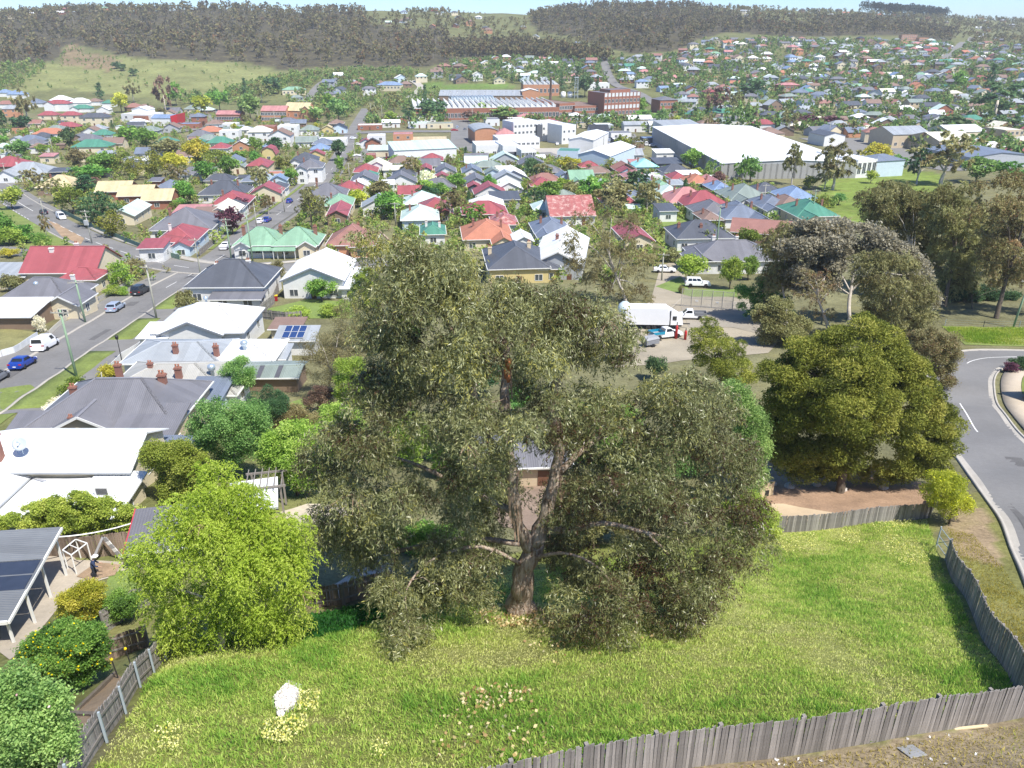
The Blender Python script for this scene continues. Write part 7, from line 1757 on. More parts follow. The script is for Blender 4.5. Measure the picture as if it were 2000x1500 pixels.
PT('wattle_bush', 'small yellow-flowering wattle beside the right road', (1856,1024), [(1798,935),(1850,912),(1890,935),(1906,988),(1885,1012),(1835,1010),(1808,975)], 'yellow', 'pad', 34, (.4,.7), 520, (.17,.05), 1.6, 0, BARK_DARK, 22, trunk_r=.08, flowers=(260, .11, ['#b8b020','#ccc428','#d8d038']))
# right-hand gums
PT('silver_gum_tree', 'silver-grey leaved gum tree in the right group', (1660,648), [(1510,445),(1560,430),(1640,428),(1720,440),(1790,488),(1832,560),(1838,610),(1790,590),(1730,520),(1660,500),(1630,560),(1560,580),(1510,520)], 'silver', 'broad', 120, (1.0,1.9), 420, (.5,.26), 6, 4, BARK_PALE, 31, trunk_r=.3)
PT('gum_tree', 'olive-brown gum in front of the silver-leaved gum', (1740,668), [(1672,492),(1725,478),(1792,510),(1832,580),(1842,625),(1800,648),(1750,655),(1702,625),(1668,560)], 'olive', 'spray', 90, (.9,1.6), 420, (.42,.1), 4, 0, BARK_PALE, 32, trunk_r=.25)
PT('gum_tree', 'thin pinkish half-dead gum with pale bare trunks', (1622,658), [(1548,540),(1600,515),(1650,545),(1655,600),(1620,630),(1570,622),(1545,580)], 'rust', 'spray', 26, (.7,1.3), 130, (.36,.08), 3, 0, BARK_PALE, 33, trunk_r=.26, twigs=16, r0=.07)
PT('gum_tree', 'rust-brown gum at the left side of the silver gum', (1540,640), [(1496,440),(1550,425),(1575,480),(1550,560),(1520,620),(1480,600),(1486,500)], 'rust', 'spray', 60, (.9,1.5), 380, (.42,.1), 4, 3, BARK_PALE, 34, trunk_r=.2)
PT('shrub', 'grey-olive bushes at the foot of the silver gum', (1530,672), [(1470,600),(1520,580),(1580,630),(1600,665),(1560,690),(1490,680)], 'olive', 'broad', 46, (.7,1.1), 330, (.3,.13), 3, 0, seed=35, cat='shrub', trunk_r=.08)
PT('bottlebrush_tree', 'reddish brown bottlebrush right of the dark olive wattle', (1840,760), [(1765,645),(1830,628),(1872,655),(1882,700),(1862,730),(1875,760),(1850,790),(1800,720)], 'rust', 'broad', 60, (.6,1.0), 380, (.26,.09), 3, .5, seed=36, trunk_r=.12)
PT('gum_tree', 'leftmost tall brown-tinged gum of the dark stand at right', (1800,600), [(1668,375),(1740,352),(1805,372),(1830,430),(1840,500),(1815,560),(1770,500),(1730,450),(1685,430)], 'olive', 'spray', 130, (1.1,1.9), 420, (.5,.12), 6, 12, BARK_PALE, 41, trunk_r=.3)
PT('gum_tree', 'middle tall olive gum of the dark stand at right', (1845,598), [(1790,380),(1850,352),(1905,352),(1930,420),(1925,500),(1900,575),(1850,590),(1825,540),(1812,450)], 'olive', 'spray', 130, (.8,1.5), 400, (.46,.12), 6, 4, BARK_DARK, 42, trunk_r=.3)
PT('gum_tree', 'large dark gum touching the right edge of the picture', (1945,622), [(1890,360),(1960,340),(2060,325),(2090,460),(2080,590),(2000,560),(1960,575),(1915,560),(1905,460)], 'rust', 'spray', 140, (.8,1.5), 400, (.44,.12), 6, 2, BARK_DARK, 43, trunk_r=.32)
PT('gum_tree', 'dark olive gum filling the gap behind the right stand', (1900,560), [(1840,380),(1900,400),(1960,420),(1960,520),(1900,540),(1850,500)], 'olive', 'spray', 110, (1.2,2.0), 400, (.5,.13), 6, 10, BARK_DARK, 44, trunk_r=.3)
PT('gum_tree', 'slender airy gum behind the great gum, right of its top', (1225,592), [(1098,452),(1120,420),(1170,388),(1212,378),(1242,410),(1252,445),(1235,470),(1262,480),(1292,490),(1292,560),(1272,592),(1210,592),(1150,562),(1112,540),(1086,500)], 'olive', 'spray', 78, (.8,1.5), 330, (.4,.085), 5, 0, BARK_PALE, 45, trunk_r=.26, r0=.06)
# between the gum and the wattle
PT('wattle_tree', 'upright olive wattle below the gravel yard', (1405,770), [(1352,640),(1382,612),(1410,640),(1445,660),(1475,700),(1482,770),(1440,775),(1385,740),(1345,690)], 'wattle', 'pad', 60, (.6,1.0), 480, (.24,.07), 3, 0, seed=51, trunk_r=.12)
PT('tree', 'soft green tree between the gum and the dark olive wattle', (1455,985), [(1385,740),(1450,745),(1495,800),(1508,870),(1495,940),(1462,1000),(1425,960),(1440,880),(1420,800)], 'birch', 'broad', 90, (.6,1.0), 420, (.17,.075), 3.4, -.5, seed=52, trunk_r=.16)
PT('shrub', 'bright green bush at the lot corner below the soft green tree', (1465,1050), [(1420,985),(1470,965),(1512,1000),(1520,1040),(1470,1055),(1425,1040)], 'bright', 'broad', 40, (.4,.7), 420, (.13,.06), 1.8, 0, seed=53, cat='shrub', trunk_r=.06)
PT('tree', 'leafy green tree hidden behind the middle of the gum', (900,960), [(840,880),(900,850),(960,880),(970,950),(920,985),(850,960)], 'green', 'broad', 50, (.5,.9), 400, (.17,.085), 2.6, 3, seed=54, trunk_r=.12)
PT('tree', 'mid-green tree behind the right side of the gum', (1180,930), [(1090,800),(1170,770),(1250,800),(1290,860),(1260,930),(1180,950),(1110,900)], 'green', 'broad', 80, (.6,1.1), 400, (.19,.09), 3.4, 4, seed=55, trunk_r=.14)
PT('tree', 'dull green tree filling the gap right of the gum trunks', (1290,960), [(1220,880),(1290,850),(1370,880),(1390,960),(1330,1010),(1240,980)], 'birch', 'broad', 60, (.6,1.0), 380, (.17,.085), 3, 4, seed=56, trunk_r=.14)
PT('shrub', 'low green shrubs left of the gum base near the shaded fence', (830,1090), [(770,1040),(840,1020),(920,1050),(930,1100),(850,1110),(780,1090)], 'green', 'broad', 40, (.4,.7), 380, (.14,.07), 2, 1.5, seed=57, cat='shrub', trunk_r=.06)
PT('shrub', 'green shrub row behind the gum trunk fork', (1160,1072), [(1060,960),(1150,930),(1250,950),(1280,1020),(1240,1070),(1130,1080),(1065,1050)], 'olive', 'broad', 60, (.4,.8), 380, (.14,.06), 2.4, .6, seed=58, cat='shrub', trunk_r=.06)
PT('tree', 'olive tree behind the upper left of the gum crown', (700,690), [(640,600),(700,580),(760,620),(770,690),(720,720),(650,690)], 'olive', 'broad', 50, (.7,1.2), 340, (.2,.07), 3, 2, seed=59, trunk_r=.14)
PT('shrub', 'dark scrubby undergrowth below the dark gums at right', (1900,606), [(1842,540),(1900,560),(1990,575),(2000,610),(1900,615),(1850,600)], 'dark', 'broad', 60, (.7,1.2), 330, (.3,.13), 4, 8, seed=46, cat='shrub', trunk_r=.08)
PT('shrub', 'mixed green bushes between the mesh gates and the silver gum', (1490,625), [(1440,560),(1490,540),(1540,570),(1550,620),(1500,640),(1450,615)], 'green', 'broad', 40, (.7,1.1), 330, (.26,.12), 3, 0, seed=47, cat='shrub', trunk_r=.08)
PT('tree', 'fresh green garden tree left of the gum above the terrace', (655,905), [(610,800),(660,780),(710,810),(725,870),(690,915),(630,900)], 'green', 'broad', 60, (.45,.85), 420, (.16,.08), 2.6, 0, seed=48, trunk_r=.1)
PT('shrub', 'loose olive shrubs below the birch and dark round bush', (560,838), [(500,800),(560,790),(620,810),(630,845),(570,860),(510,845)], 'olive', 'broad', 34, (.4,.8), 380, (.14,.06), 1.8, 0, seed=49, cat='shrub', trunk_r=.06)
# left yards
PT('birch_tree', 'tall pale-trunked birch above the willow', (452,935), [(368,805),(410,768),(470,778),(522,790),(535,850),(505,905),(450,925),(400,905),(368,850)], 'birch', 'broad', 110, (.5,.95), 430, (.16,.08), 3.2, 0, BARK_PALE, 61, trunk_r=.14, r0=.05)
PT('shrub', 'round dark grey-green bush behind the birch', (526,838), [(488,775),(530,752),(562,780),(564,822),(530,840),(492,825)], 'dark', 'pad', 34, (.5,.8), 520, (.17,.04), 2, 0, seed=62, cat='shrub', trunk_r=.07)
PT('tree', 'narrow fresh green tree left of the timber shed', (462,785), [(428,725),(455,688),(492,700),(498,745),(472,785),(432,775)], 'birch', 'broad', 44, (.5,.85), 420, (.16,.075), 2.2, 0, seed=63, trunk_r=.1)
PT('tree', 'vivid green full tree between birch and gum', (580,968), [(508,855),(560,818),(622,828),(645,885),(622,945),(580,965),(530,935),(502,895)], 'bright', 'broad', 90, (.5,.95), 470, (.17,.085), 3, 0, seed=64, trunk_r=.14)
PT('wattle_tree', 'wispy olive tree left of the gum beside the solar shed', (640,778), [(584,655),(640,618),(702,640),(715,720),(682,772),(622,765),(584,722)], 'olive', 'broad', 64, (.6,1.1), 300, (.2,.05), 3, 0, BARK_PALE, 65, trunk_r=.12, r0=.05)
PT('tree', 'fresh lime-green tree tucked against the left of the gum', (690,812), [(655,700),(705,690),(730,740),(715,800),(670,810),(650,760)], 'bright', 'broad', 50, (.5,.9), 430, (.16,.08), 2.6, 0, seed=66, trunk_r=.1)
PT('shrub', 'reddish bush below the timber shed', (622,808), [(588,775),(620,752),(658,770),(655,802),(600,808)], 'copper', 'broad', 22, (.4,.7), 360, (.13,.06), 1.6, 0, seed=67, cat='shrub', trunk_r=.06)
PT('tree', 'lime-green foliage seen through the gum branches', (800,905), [(745,840),(800,800),(850,830),(870,880),(830,915),(760,905)], 'bright', 'broad', 46, (.5,.9), 400, (.17,.085), 2.4, 0, seed=68, trunk_r=.1)
PT('shrub', 'green fern-like shrubs left of the gum top beside the white gable house', (715,600), [(690,540),(720,520),(745,560),(745,620),(700,630),(680,590)], 'bright', 'broad', 36, (.7,1.1), 330, (.24,.1), 2.6, 0, seed=69, cat='shrub', trunk_r=.08)
PT('climbing_vine', 'leafy green vine sprawling over the white-roofed house edge', (150,1052), [(0,1010),(60,985),(150,962),(230,985),(285,1000),(300,1018),(250,1030),(150,1046),(30,1052),(0,1045)], 'bright', 'broad', 80, (.35,.6), 420, (.14,.08), 1.0, .8, seed=70, cat='vine', trunk_r=.08)
PT('shrub', 'dense green hedge shrubs right of the white-roofed house', (320,985), [(268,888),(300,866),(372,868),(408,900),(395,945),(340,985),(308,990),(318,940),(295,908)], 'bright', 'broad', 80, (.45,.8), 400, (.15,.08), 2.2, .6, seed=71, cat='shrub', trunk_r=.08)
PT('flowering_bush', 'bushy shrub covered in yellow flowers beside the patio', (130,1352), [(38,1272),(80,1235),(130,1212),(198,1230),(216,1292),(182,1342),(112,1356),(58,1325)], 'green', 'broad', 60, (.35,.6), 480, (.11,.055), 1.6, 0, seed=72, cat='shrub', trunk_r=.06, flowers=(420, .09, ['#c9a800','#e0c400','#f0d820']))
PT('shrub', 'golden-tipped bush below the person', (165,1218), [(118,1165),(160,1135),(206,1142),(202,1192),(160,1218),(122,1205)], 'yellow', 'broad', 34, (.3,.5), 420, (.10,.05), 1.2, 0, seed=73, cat='shrub', trunk_r=.05)
PT('shrub', 'fresh green low shrub by the leaning fence', (220,1216), [(178,1192),(230,1155),(268,1165),(252,1200),(202,1218)], 'green', 'broad', 26, (.3,.5), 420, (.10,.055), 1.2, 0, seed=74, cat='shrub', trunk_r=.05)
PT('shrub', 'big dark shrub with pink blossoms in the bottom left corner', (60,1530), [(-40,1320),(60,1308),(122,1360),(138,1440),(125,1530),(-40,1560)], 'birch', 'broad', 80, (.35,.6), 460, (.10,.05), 1.8, 0, seed=75, cat='shrub', trunk_r=.06, flowers=(60, .08, ['#d8a8b0','#e8c8cc','#f0e0e0']))
def dots(name, label, polys, n, size, cols, zr, seed, kind='stuff', cat=None, on_ground=True, yc=None, parent=None):
    r = np.random.default_rng(seed); C = []
    for poly, k in polys:
        xs = [p[0] for p in poly]; ys = [p[1] for p in poly]; c = 0
        while c < k:
            x = r.uniform(min(xs), max(xs)); y = r.uniform(min(ys), max(ys))
            if not inpoly(np.array([x]), np.array([y]), poly)[0]: continue
            q = A(x, y, r.uniform(*zr)); C.append(tuple(q)); c += 1
    C = np.array(C); V = rhomb(C, r.normal(size=C.shape), size*r.uniform(.6, 1.3, len(C)), size*.8, r)
    o = link(name, npmesh(name, V, quads(len(C)), leaf_mat(name+'_m', cols, .3), np.repeat(r.random(len(C)), 4)), parent); o['kind'] = kind; o['label'] = label
    return o

# ------------------------------------------------------------------ grass of the lot and verges
def vnoise(x, y, seed):
    """smooth value noise, about -1..1"""
    T_ = np.random.default_rng(seed).uniform(-1, 1, (256, 256)); i = np.floor(x).astype(int); j = np.floor(y).astype(int); u = x-i; v = y-j; u = u*u*(3-2*u); v = v*v*(3-2*v)
    g = lambda a, b: T_[a % 256, b % 256]
    return (g(i, j)*(1-u)+g(i+1, j)*u)*(1-v)+(g(i, j+1)*(1-u)+g(i+1, j+1)*u)*v
def grass(name, label, poly, n, hh, cols, seed, clip=None, w=.028):
    r = np.random.default_rng(seed); xs = [p[0] for p in poly]; ys = [p[1] for p in poly]
    P = [A(*p) for p in poly]; wx = [p[0] for p in P]; wy = [p[1] for p in P]; wp = [(p[0], p[1]) for p in P]
    m = int(n*2.2); x = r.uniform(min(wx), max(wx), m); y = r.uniform(min(wy), max(wy), m); k = inpoly(x, y, wp); x, y = x[k][:n], y[k][:n]; n = len(x)
    patchy = vnoise(x*.35, y*.35, 5)*1.1+vnoise(x*.12, y*.12, 8)*.9
    tuft = vnoise(x*1.6, y*1.6, 6)+.6*vnoise(x*3.5, y*3.5, 7)
    h = hh*r.uniform(.4, 1.3, n)*np.clip(1-.45*patchy+.45*tuft, .3, 2.2)
    d = np.stack([r.normal(size=n)*.55+.25*patchy, r.normal(size=n)*.55, np.ones(n)], 1); d = unit(d)
    z = hgt(x, y); c = np.stack([x, y, z], 1)+d*(h*.42)[:, None]
    V = rhomb(c, d, h, w*r.uniform(.7, 1.5, n), r)
    ti = np.clip(.48+.36*patchy-.2*tuft+r.normal(size=n)*.17, 0, 1)
    o = link(name, npmesh(name, V, quads(n), leaf_mat(name+'_m', cols, .5), np.repeat(ti, 4))); o['kind'] = 'stuff'; o['label'] = label
LOTP = [(165,1540),(340,1275),(560,1240),(740,1180),(900,1150),(1000,1120),(1200,1090),(1510,1044),(1810,1014),(1832,1085),(2004,1392),(1710,1446),(1400,1486),(870,1544)]
GC = ['#7e9a3e','#99ae4c','#afba5a','#c0c468','#ccc87c','#d6ce98']
grass('tall_grass', 'long green grass covering the fenced lot', LOTP, 240000, .2, GC, 91, w=.03)
grass('verge_grass', 'rough grass between the right fence and the road', [(1850,1030),(1900,1045),(1960,1110),(2010,1180),(2060,1330),(2030,1400),(1870,1120)], 26000, .13, ['#8f8a3a','#9a9a44','#a8a450','#b8a868'], 92)
grass('roadside_grass', 'long grass beyond the right-hand bend', [(1840,640),(2060,642),(2090,676),(1890,670)], 14000, .4, ['#7f9a34','#95a840','#a9b04c','#c0bc50'], 93, w=.06)
grass('front_weeds', 'dry weeds on the bare strip in front of the fence', [(900,1580),(1400,1500),(1720,1462),(2010,1412),(2100,1560),(1200,1720)], 9000, .1, ['#a39058','#b8a468','#8a9440','#c8b480'], 94)
IVY = [(560,1225),(600,1205),(680,1192),(750,1170),(770,1185),(740,1215),(680,1235),(600,1250),(560,1250)]
grass('ground_ivy', 'dark leafy ground cover at the foot of the shaded fence', IVY, 9000, .3, ['#1f4a20','#2f6428','#3f7a30','#4f8a38'], 95, w=.12)
dots('meadow_flowers', 'pale yellow wild flowers dotted in the long grass', [([(1720,1040),(1790,1050),(1820,1100),(1770,1105),(1730,1075)], 700), ([(1640,1035),(1680,1035),(1680,1060),(1645,1060)], 260), ([(1510,1045),(1590,1035),(1600,1065),(1530,1080)], 380), ([(1700,1018),(1790,1012),(1770,1035),(1710,1040)], 300), ([(515,1405),(600,1390),(600,1420),(560,1450),(510,1440)], 520), ([(585,1345),(625,1345),(620,1385),(580,1385)], 260), ([(300,1420),(350,1400),(350,1465),(310,1465)], 160), ([(725,1440),(760,1440),(760,1475),(725,1475)], 60), ([(1840,658),(2050,660),(2050,674),(1900,672)], 500)], 0, .075, ['#d8d27a','#e6e08c','#f0ecb0','#d0c840'], (.3, .55), 96)
dots('leaf_litter', 'dry fallen leaves and bark strips under the gum and on the grass', [([(920,1190),(1000,1172),(1110,1185),(1090,1225),(960,1222)], 700), ([(900,1350),(960,1330),(1040,1340),(1040,1370),(950,1385),(890,1370)], 160), ([(840,1380),(1080,1380),(1100,1480),(840,1480)], 120), ([(1200,1060),(1300,1240),(1080,1300),(1000,1240)], 200)], 0, .16, ['#8a6a48','#b09468','#d0bc90','#e0d2b0'], (.05, .3), 97)
dots('white_ash', 'patch of white ash heap burnt into the grass', [([(535,1360),(560,1335),(582,1345),(575,1375),(545,1400)], 1600), ([(548,1350),(576,1345),(570,1380)], 800)], 0, .13, ['#c8c4bc','#e4e0da','#f4f2ee'], (.12, .2), 98)
dots('rubbish_bits', 'scraps of white litter on the bare strip in front of the fence', [([(1480,1480),(1600,1475),(1620,1500),(1480,1500)], 9), ([(1750,1440),(1950,1420),(1950,1500),(1760,1500)], 12)], 0, .12, ['#d8d8d8','#f0f0f0'], (.02, .05), 99)
patch('ash_scar', [(530,1370),(560,1328),(590,1338),(580,1380),(545,1405)], .03, M('ash', (.6,.58,.55), .95, (2, .25)))
# ------------------------------------------------------------------ trees of the town, read off the photograph: x, y centre, width, height, kind, colour
TREES = [
 (25,388,50,42,'round','bright'),(70,352,44,36,'gum','olive'),(145,388,72,60,'wattle','wattle'),(108,376,42,44,'gum','olive'),(195,408,90,66,'wattle','dark'),(220,438,60,50,'wattle','wattle'),(170,362,54,36,'conifer','dark'),(92,442,32,46,'gum','rust'),
 (12,438,66,46,'shrub','green'),(52,456,62,36,'shrub','green'),(20,462,80,34,'shrub','bright'),(85,470,50,26,'shrub','green'),(362,376,44,44,'round','green'),(235,318,60,52,'wattle','wattle'),(265,332,40,40,'wattle','wattle'),(298,322,60,50,'wattle','wattle'),(342,322,62,44,'round','yellow'),(330,292,60,40,'round','olive'),(390,302,50,58,'round','yellow'),(405,336,46,42,'round','green'),
 (425,312,58,50,'wattle','wattle'),(450,328,46,46,'round','green'),(350,345,50,40,'gum','olive'),(205,322,50,50,'round','green'),(180,340,70,38,'round','green'),(255,266,48,36,'round','green'),(288,272,50,40,'round','green'),(155,312,46,40,'round','olive'),(58,218,46,60,'gum','olive'),(45,242,40,34,'round','dark'),(6,236,22,34,'round','dark'),(138,272,28,42,'round','dark'),(160,256,18,18,'round','bright'),(112,276,20,20,'round','bright'),(40,292,46,36,'round','birch'),(85,292,26,20,'round','bright'),
 (198,180,18,30,'conifer','dark'),(238,202,36,36,'round','yellow'),(262,184,32,34,'gum','olive'),(326,196,46,64,'gum','copper'),(345,186,30,42,'round','green'),(395,206,38,40,'round','yellow'),(430,196,42,42,'round','green'),(480,172,12,32,'conifer','dark'),(490,212,48,50,'round','birch'),(535,167,32,34,'round','dark'),(512,186,40,30,'gum','olive'),(610,222,50,30,'round','birch'),(662,216,44,50,'round','birch'),(645,206,30,40,'round','green'),
 (663,294,30,40,'round','dark'),(665,322,20,36,'round','green'),(525,402,32,32,'gum','rust'),(508,352,42,46,'gum','olive'),(610,408,72,80,'weep','olive'),(455,432,50,52,'round','plum'),(472,402,34,34,'round','plum'),(352,398,26,24,'round','green'),(540,286,36,34,'round','dark'),(500,284,30,32,'round','green'),(498,306,34,24,'shrub','green'),(470,305,30,22,'round','green'),(570,345,30,34,'round','green'),(555,318,40,24,'shrub','wattle'),
 (28,552,54,36,'shrub','olive'),(240,536,62,52,'shrub','bright'),(268,522,52,32,'shrub','olive'),(222,566,44,24,'shrub','bright'),(364,588,52,50,'shrub','olive'),(80,632,36,32,'shrub','blossom'),(100,602,22,32,'shrub','copper'),(155,604,14,14,'shrub','copper'),(240,568,40,18,'shrub','bright'),(20,494,44,18,'shrub','yellow'),
 (630,566,66,46,'round','green'),(645,606,60,24,'shrub','bright'),(580,612,80,20,'shrub','bright'),(672,600,36,30,'shrub','bright'),(545,525,34,34,'shrub','olive'),(525,555,28,22,'shrub','green'),(480,586,24,14,'shrub','bright'),(215,724,56,26,'shrub','yellow'),(150,752,70,36,'shrub','wattle'),(112,788,60,18,'shrub','blossom'),(262,696,20,16,'shrub','copper'),
 (745,374,50,42,'round','olive'),(760,402,62,52,'round','green'),(700,388,42,34,'round','yellow'),(880,408,64,52,'gum','olive'),(925,422,50,40,'gum','green'),(860,376,44,36,'round','green'),(892,358,42,38,'round','green'),(955,362,36,36,'round','green'),(882,346,30,34,'palm','olive'),(1030,366,36,46,'palm','wattle'),(835,350,32,34,'round','blossom'),(806,332,52,38,'gum','rust'),
 (1072,378,60,48,'round','green'),(1098,368,44,40,'round','bright'),(1044,392,50,36,'gum','dark'),(1160,372,60,56,'round','green'),(1200,384,76,66,'round','olive'),(1240,364,70,56,'gum','dark'),(1262,388,60,60,'gum','olive'),(1040,330,36,42,'round','dark'),(1062,340,40,36,'gum','olive'),(1110,322,44,30,'round','yellow'),(1216,286,36,44,'round','wattle'),(1240,284,34,26,'gum','olive'),(1350,312,42,42,'round','green'),(1366,320,18,16,'shrub','yellow'),(1390,336,32,36,'gum','birch'),
 (1464,332,50,46,'round','birch'),(1448,336,30,50,'gum','green'),(1546,326,46,70,'gum','olive'),(1626,332,84,78,'gum','olive'),(1610,350,40,40,'gum','rust'),(1710,304,62,44,'round','yellow'),(1748,322,40,38,'round','green'),(1838,318,112,86,'gum','olive'),(1790,330,60,60,'gum','dark'),(1905,332,70,50,'round','birch'),(1580,356,40,26,'shrub','wattle'),(1960,338,70,40,'gum','green'),(1700,345,26,26,'round','bright'),
 (1345,522,72,56,'round','bright'),(1425,532,50,68,'round','bright'),(1460,522,42,50,'round','green'),(1380,456,84,50,'shrub','wattle'),(1462,462,60,34,'shrub','wattle'),(1310,498,50,26,'shrub','olive'),(1440,395,28,22,'shrub','green'),(1330,565,20,16,'shrub','olive'),(1360,408,20,16,'shrub','bright'),(1298,350,14,14,'round','bright'),(1278,348,22,18,'round','bright'),
 (845,216,62,44,'round','dark'),(832,200,16,56,'conifer','dark'),(770,208,40,36,'gum','olive'),(800,226,44,28,'gum','dark'),(940,218,44,28,'round','birch'),(985,222,60,24,'round','birch'),(1012,214,24,18,'round','bright'),(1056,216,14,14,'round','yellow'),(1252,208,26,30,'round','green'),(1166,172,14,38,'conifer','dark'),(1142,170,34,40,'round','dark'),(1096,166,18,34,'conifer','dark'),(1128,160,22,44,'conifer','dark'),(920,228,40,20,'round','copper'),(765,232,30,26,'round','bright'),(728,222,30,30,'gum','olive'),(1290,232,30,40,'weep','birch'),(1320,240,34,24,'round','bright'),(1258,228,50,22,'round','green'),
 (1395,210,50,50,'gum','copper'),(1430,205,40,44,'gum','olive'),(1470,175,60,36,'round','dark'),(1440,235,50,50,'gum','birch'),(1540,240,44,44,'gum','olive'),(1384,248,28,40,'gum','olive'),(1580,240,60,24,'round','plum'),(1620,240,50,24,'round','plum'),(1750,236,40,20,'round','plum'),(1862,246,76,36,'round','dark'),(1940,205,120,60,'gum','dark'),(1960,245,60,34,'round','dark'),(1930,160,24,50,'conifer','dark'),(1870,160,30,36,'round','green'),
 (30,372,34,20,'shrub','bright'),(316,222,28,22,'shrub','olive'),(440,428,40,30,'shrub','green'),(402,440,26,22,'shrub','green'),(340,474,22,18,'shrub','dark'),(362,476,26,20,'shrub','green'),
]
for x, y, w, h, kind, mk in TREES:
    b = A(x, y+h*.5); dep = depth(b); place_tree(b, max(1.0, h*dep/FPX/.93), max(1.0, w*dep/FPX), kind, mk, where_px(x, y))

# ------------------------------------------------------------------ more houses and trees of the slopes
HILLR = [(1290,236),(1300,120),(1380,82),(1560,80),(1800,84),(1990,95),(2080,110),(2080,290),(1900,272),(1620,268),(1300,256)]
HILLM = [(560,200),(640,156),(760,166),(830,156),(870,128),(1000,118),(1180,118),(1330,116),(1300,180),(1200,164),(1010,165),(835,160),(760,180),(640,200)]
HILLT = [(690,34),(830,22),(1040,42),(1060,64),(1180,96),(1120,106),(960,84),(890,62),(760,48)]
RIDGE = [(0,40),(160,26),(350,22),(350,14),(0,20)]
RIDGE2 = [(1330,14),(1500,20),(1650,24),(1850,36),(2060,40),(2060,100),(1870,84),(1830,44),(1600,38),(1450,36),(1330,28)]
VALR = [(1560,262),(1620,245),(2060,262),(2060,330),(1900,320),(1720,280)]
TOWNF = [(0,250),(340,215),(700,250),(720,330),(700,430),(560,420),(300,440),(120,400),(0,360)]
TOWNG = [(720,330),(900,300),(1290,330),(1300,270),(1420,360),(1640,400),(1560,440),(1290,430),(1000,420),(720,430)]
FA = lambda: np.array(FOOT)
def free(x, y, r, F, roads=True):
    if len(F):
        d = np.hypot(F[:, 0]-x, F[:, 1]-y)
        if (d < F[:, 2]*.9+r).any(): return False
    if roads:
        for pl, w in ROADS:
            if np.hypot(pl[:, 0]-x, pl[:, 1]-y).min() < w*.6+r*.8: return False
    return True
def scatter(poly, n, mind, seed, ymax=2600, r=7, roads=True, grow=True):
    rr = np.random.default_rng(seed); out = []; F = FA(); xs = [p[0] for p in poly]; ys = [p[1] for p in poly]; P = [A(*p) for p in poly]
    wy0 = min(p[1] for p in P)*.95; wy1 = max(p[1] for p in P)*1.05; c = []
    for _ in range(n*40):
        if len(out) >= n: break
        Y = math.sqrt(rr.uniform(wy0**2, wy1**2)); px = rr.uniform(min(xs), max(xs)); t_ = (px-1000)/FPX*1.08
        x = t_*Y*.97; z = H(x, Y); u, v = PXY(x, Y, z)
        if not inpoly(np.array([u]), np.array([v]), poly)[0]: continue
        if c:
            ca = np.array(c[-400:]); 
            if (np.hypot(ca[:, 0]-x, ca[:, 1]-Y) < mind).any(): continue
        if not free(x, Y, r, F, roads): continue
        out.append((x, Y, z, u, v)); c.append((x, Y))
    return out
spots = scatter(HILLR, 620, 16, 201)+scatter(HILLM, 130, 19, 202)+scatter(HILLT, 110, 22, 203)+scatter(RIDGE, 24, 26, 204)+scatter(RIDGE2, 60, 26, 205)+scatter(VALR, 40, 17, 206)
spots.sort(key=lambda s: s[1])
ROOFP = 'rpognmtbBskwlncGeGsnwlwTlBGlesGnTlsGB'; WALLP = 'WWWWCCCRRONGPNSGCN'
far = []; nh = 0
for x, Y, z, u, v in spots:
    rc = rnd.choice(ROOFP); wc = rnd.choice(WALLP); W = rnd.uniform(9, 14); D_ = rnd.uniform(7, 10); st = rnd.choice((3.0, 3.0, 5.6)); tp = rnd.choice('hhhgG'); rz = rnd.choice((-.25, .1, .35))+rnd.uniform(-.15, .15)
    FOOT.append((x, Y, W*.55))
    if nh < 78: house(Vector((x, Y, z)), rz, [(0, 0, W, D_, st, tp, .5)], rc, wc, None, where_px(u, v), lod=3, base=3, group='houses on the far slopes'); nh += 1
    else: far.append((x, Y, z, rc, wc, W, D_, st, tp, rz))
def far_houses():
    codes = sorted(set(f[3] for f in far)); wcs = sorted(set(f[4] for f in far)); mb = MB(); mats = [RM(c) for c in codes]+[WM(c) for c in wcs]+[GLASS]
    for x, Y, z, rc, wc, W, D_, st, tp, rz in far:
        m = MB(); add_roof(m, -W/2, W/2, -D_/2, D_/2, st, tp, .5, .4); k = len(m.f); m.mi = [codes.index(rc)]*k
        add_walls(m, -W/2, W/2, -D_/2, D_/2, -3, st, tp, .5, .4); m.mi = m.mi[:k]+[len(codes)+wcs.index(wc)]*(len(m.f)-k)
        for i in range(3):
            xx = -W/2+W*(i+.5)/3
            m.quad((xx-.8, -D_/2-.05, st-1.9), (xx+.8, -D_/2-.05, st-1.9), (xx+.8, -D_/2-.05, st-.7), (xx-.8, -D_/2-.05, st-.7), len(mats)-1)
        ca, sa = math.cos(rz), math.sin(rz); n = len(mb.v)
        mb.v += [(x+a*ca-b*sa, Y+a*sa+b*ca, z+c) for a, b, c in m.v]; mb.f += [tuple(n+i for i in f) for f in m.f]; mb.mi += m.mi
    o = mb.build('far_houses', mats); o['kind'] = 'stuff'; o['label'] = 'mass of small houses on the distant slopes'
far_houses()
for x, Y, z, u, v in scatter(TOWNF, 30, 13, 221, r=6)+scatter(TOWNG, 26, 13, 222, r=6):
    W = rnd.uniform(8, 12); D_ = rnd.uniform(7, 10); tp = rnd.choice('hhgG')
    house(Vector((x, Y, z)), GRZ+rnd.uniform(-.05, .05), [(0, 0, W, D_, 3.0, tp, .5)], rnd.choice('rGslwBGmeTn'), rnd.choice('WWCCGN'), None, where_px(u, v), lod=1)
MILLG = [(715,238),(800,240),(1000,240),(1180,236),(1300,238),(1300,262),(1130,256),(1000,246),(880,250),(720,254)]
